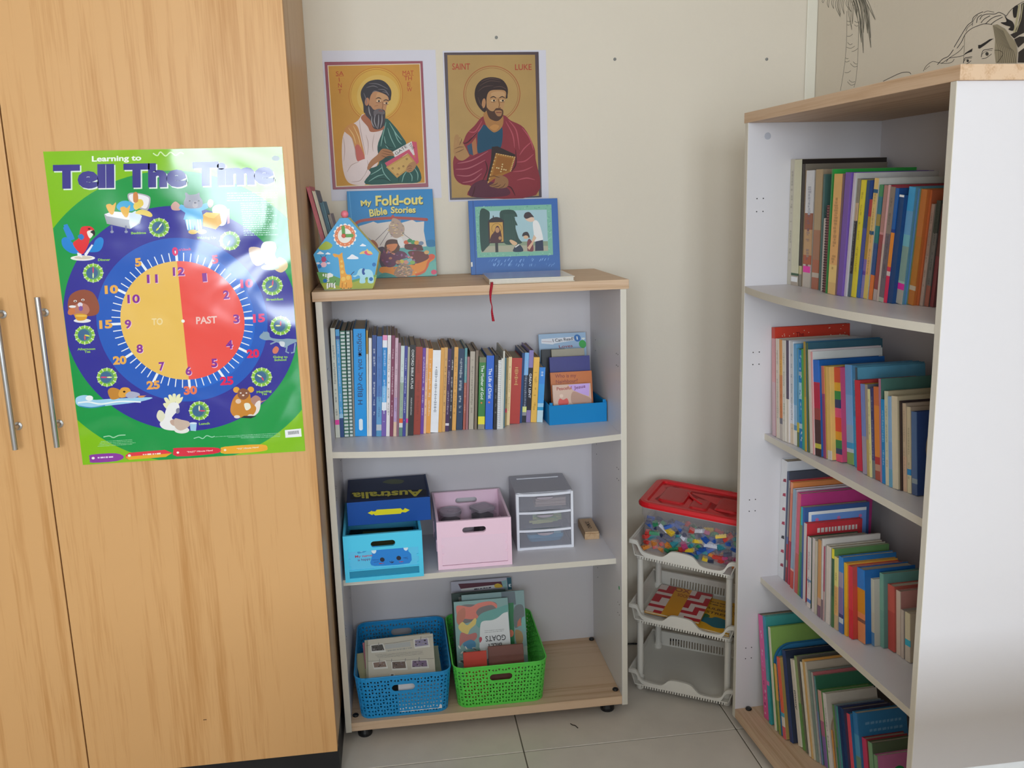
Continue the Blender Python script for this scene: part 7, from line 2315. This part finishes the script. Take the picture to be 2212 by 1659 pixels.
def art_street(w, h):
    A = Art()
    A.clip = (.0003, .0003, w - .0003, h - .0003)
    A.rpoly([(0, 0), (w, 0), (w, h), (0, h)], 'd8a01c')
    A.fr = (0, 0, 1)
    B = '6c4418'
    A.text('MULBERRY', (w * .30, h * .63), (w * .95, h * .63), -.014, B, .03)
    A.text('STREET', (w * .40, h * .50), (w * .90, h * .50), -.014, B, .03)
    A.dashes((w * .30, h * .88), (w * .9, h * .88), .006, B, 3)
    A.dashes((w * .32, h * .80), (w * .8, h * .80), .006, B, 4)
    A.blob([(w * .30, h * .30), (w * .42, h * .38), (w * .55, h * .36), (w * .62, h * .42), (w * .8, h * .40), (w * .95, h * .30), (w * .9, h * .16), (w * .7, h * .10), (w * .5, h * .18), (w * .35, h * .2)], '1f6878')
    A.blob([(w * .34, h * .34), (w * .42, h * .46), (w * .52, h * .40), (w * .45, h * .33)], '2c6840')
    return A


for lab, x, y, z, w, d, c, art, rz in (('yellow picture book with teal shape, underneath on the middle tray', .128, .020, .0055, .160, .205, 'd09820', art_street, -.06), ('red and white checked picture book lying on the middle tray', .034, .030, .0136, .164, .200, 'c88c28', art_fox, 0)):
    t = thing('tray_book', lab, 'book', M=FM @ TR(x, y, z, 0, 0, rz), group='picture books on the middle tray')
    MB().box(0, w, 0, d, 0, .0016, lin(c)).box(0, w, 0, d, .0058, .0074, lin(c)).box(0, .0016, 0, d, .0016, .0058, lin(c)).build('cover', M_COVER, t)
    MB().box(.0016, w - .002, .002, d - .002, .0016, .0058, lin('d0c4ac')).build('page_block', M_PAGE, t)
    art(w, d).build('cover_print', M_PRINT, t, Matrix.Translation((0, 0, .0075)))

# ---------------------------------------------------------------- odds and ends
t = thing('school_table', 'white school table whose edge shows beside the tall bookcase', 'table', (.62, -1.70, 0))
M_WT = mat('white_laminate', 'e6e8ec', .3)
MB().box(-.82, .82, -.37, .367, .695, .72).build('tabletop', M_WT, t, bevel=.002)  # only the far edge is in view; unseen length added to shade low parts
for x in (-.77, .77):
    for y in (-.33, .32):
        MB().tube([(x, y, 0), (x, y, .694)], .014, 12).build('leg', mat('grey_steel_leg', '70747a', .4, metal=.6), t)
o = MB().tube(spline([(.83, .40, .0025), (.90, .412, .0025), (.96, .405, .0025), (1.04, .41, .0025), (1.12, .405, .0025), (1.2, .41, .0025), (1.32, .38, .0025)], 5), .0024, 7).build('power_cord', mat('black_cord', '141414', .5))
tag(o, 'thin black cord on the floor behind the white tray stand', 'cord')
o = MB().tube(spline([(.6290, -.0130, .0014), (.6330, -.022, .0022), (.6400, -.025, .0014), (.6450, -.0385, .0014)], 4), .0013, 6).build('twig', mat('dark_twig', '3c3026', .8))
tag(o, 'tiny dark twig on the floor tile in front of low bookcase', 'twig')
if len(set(LABELS)) != len(LABELS):
    from collections import Counter
    print('REPEATED', [(k, v) for k, v in Counter(LABELS).items() if v > 1 and 'brick' not in k])
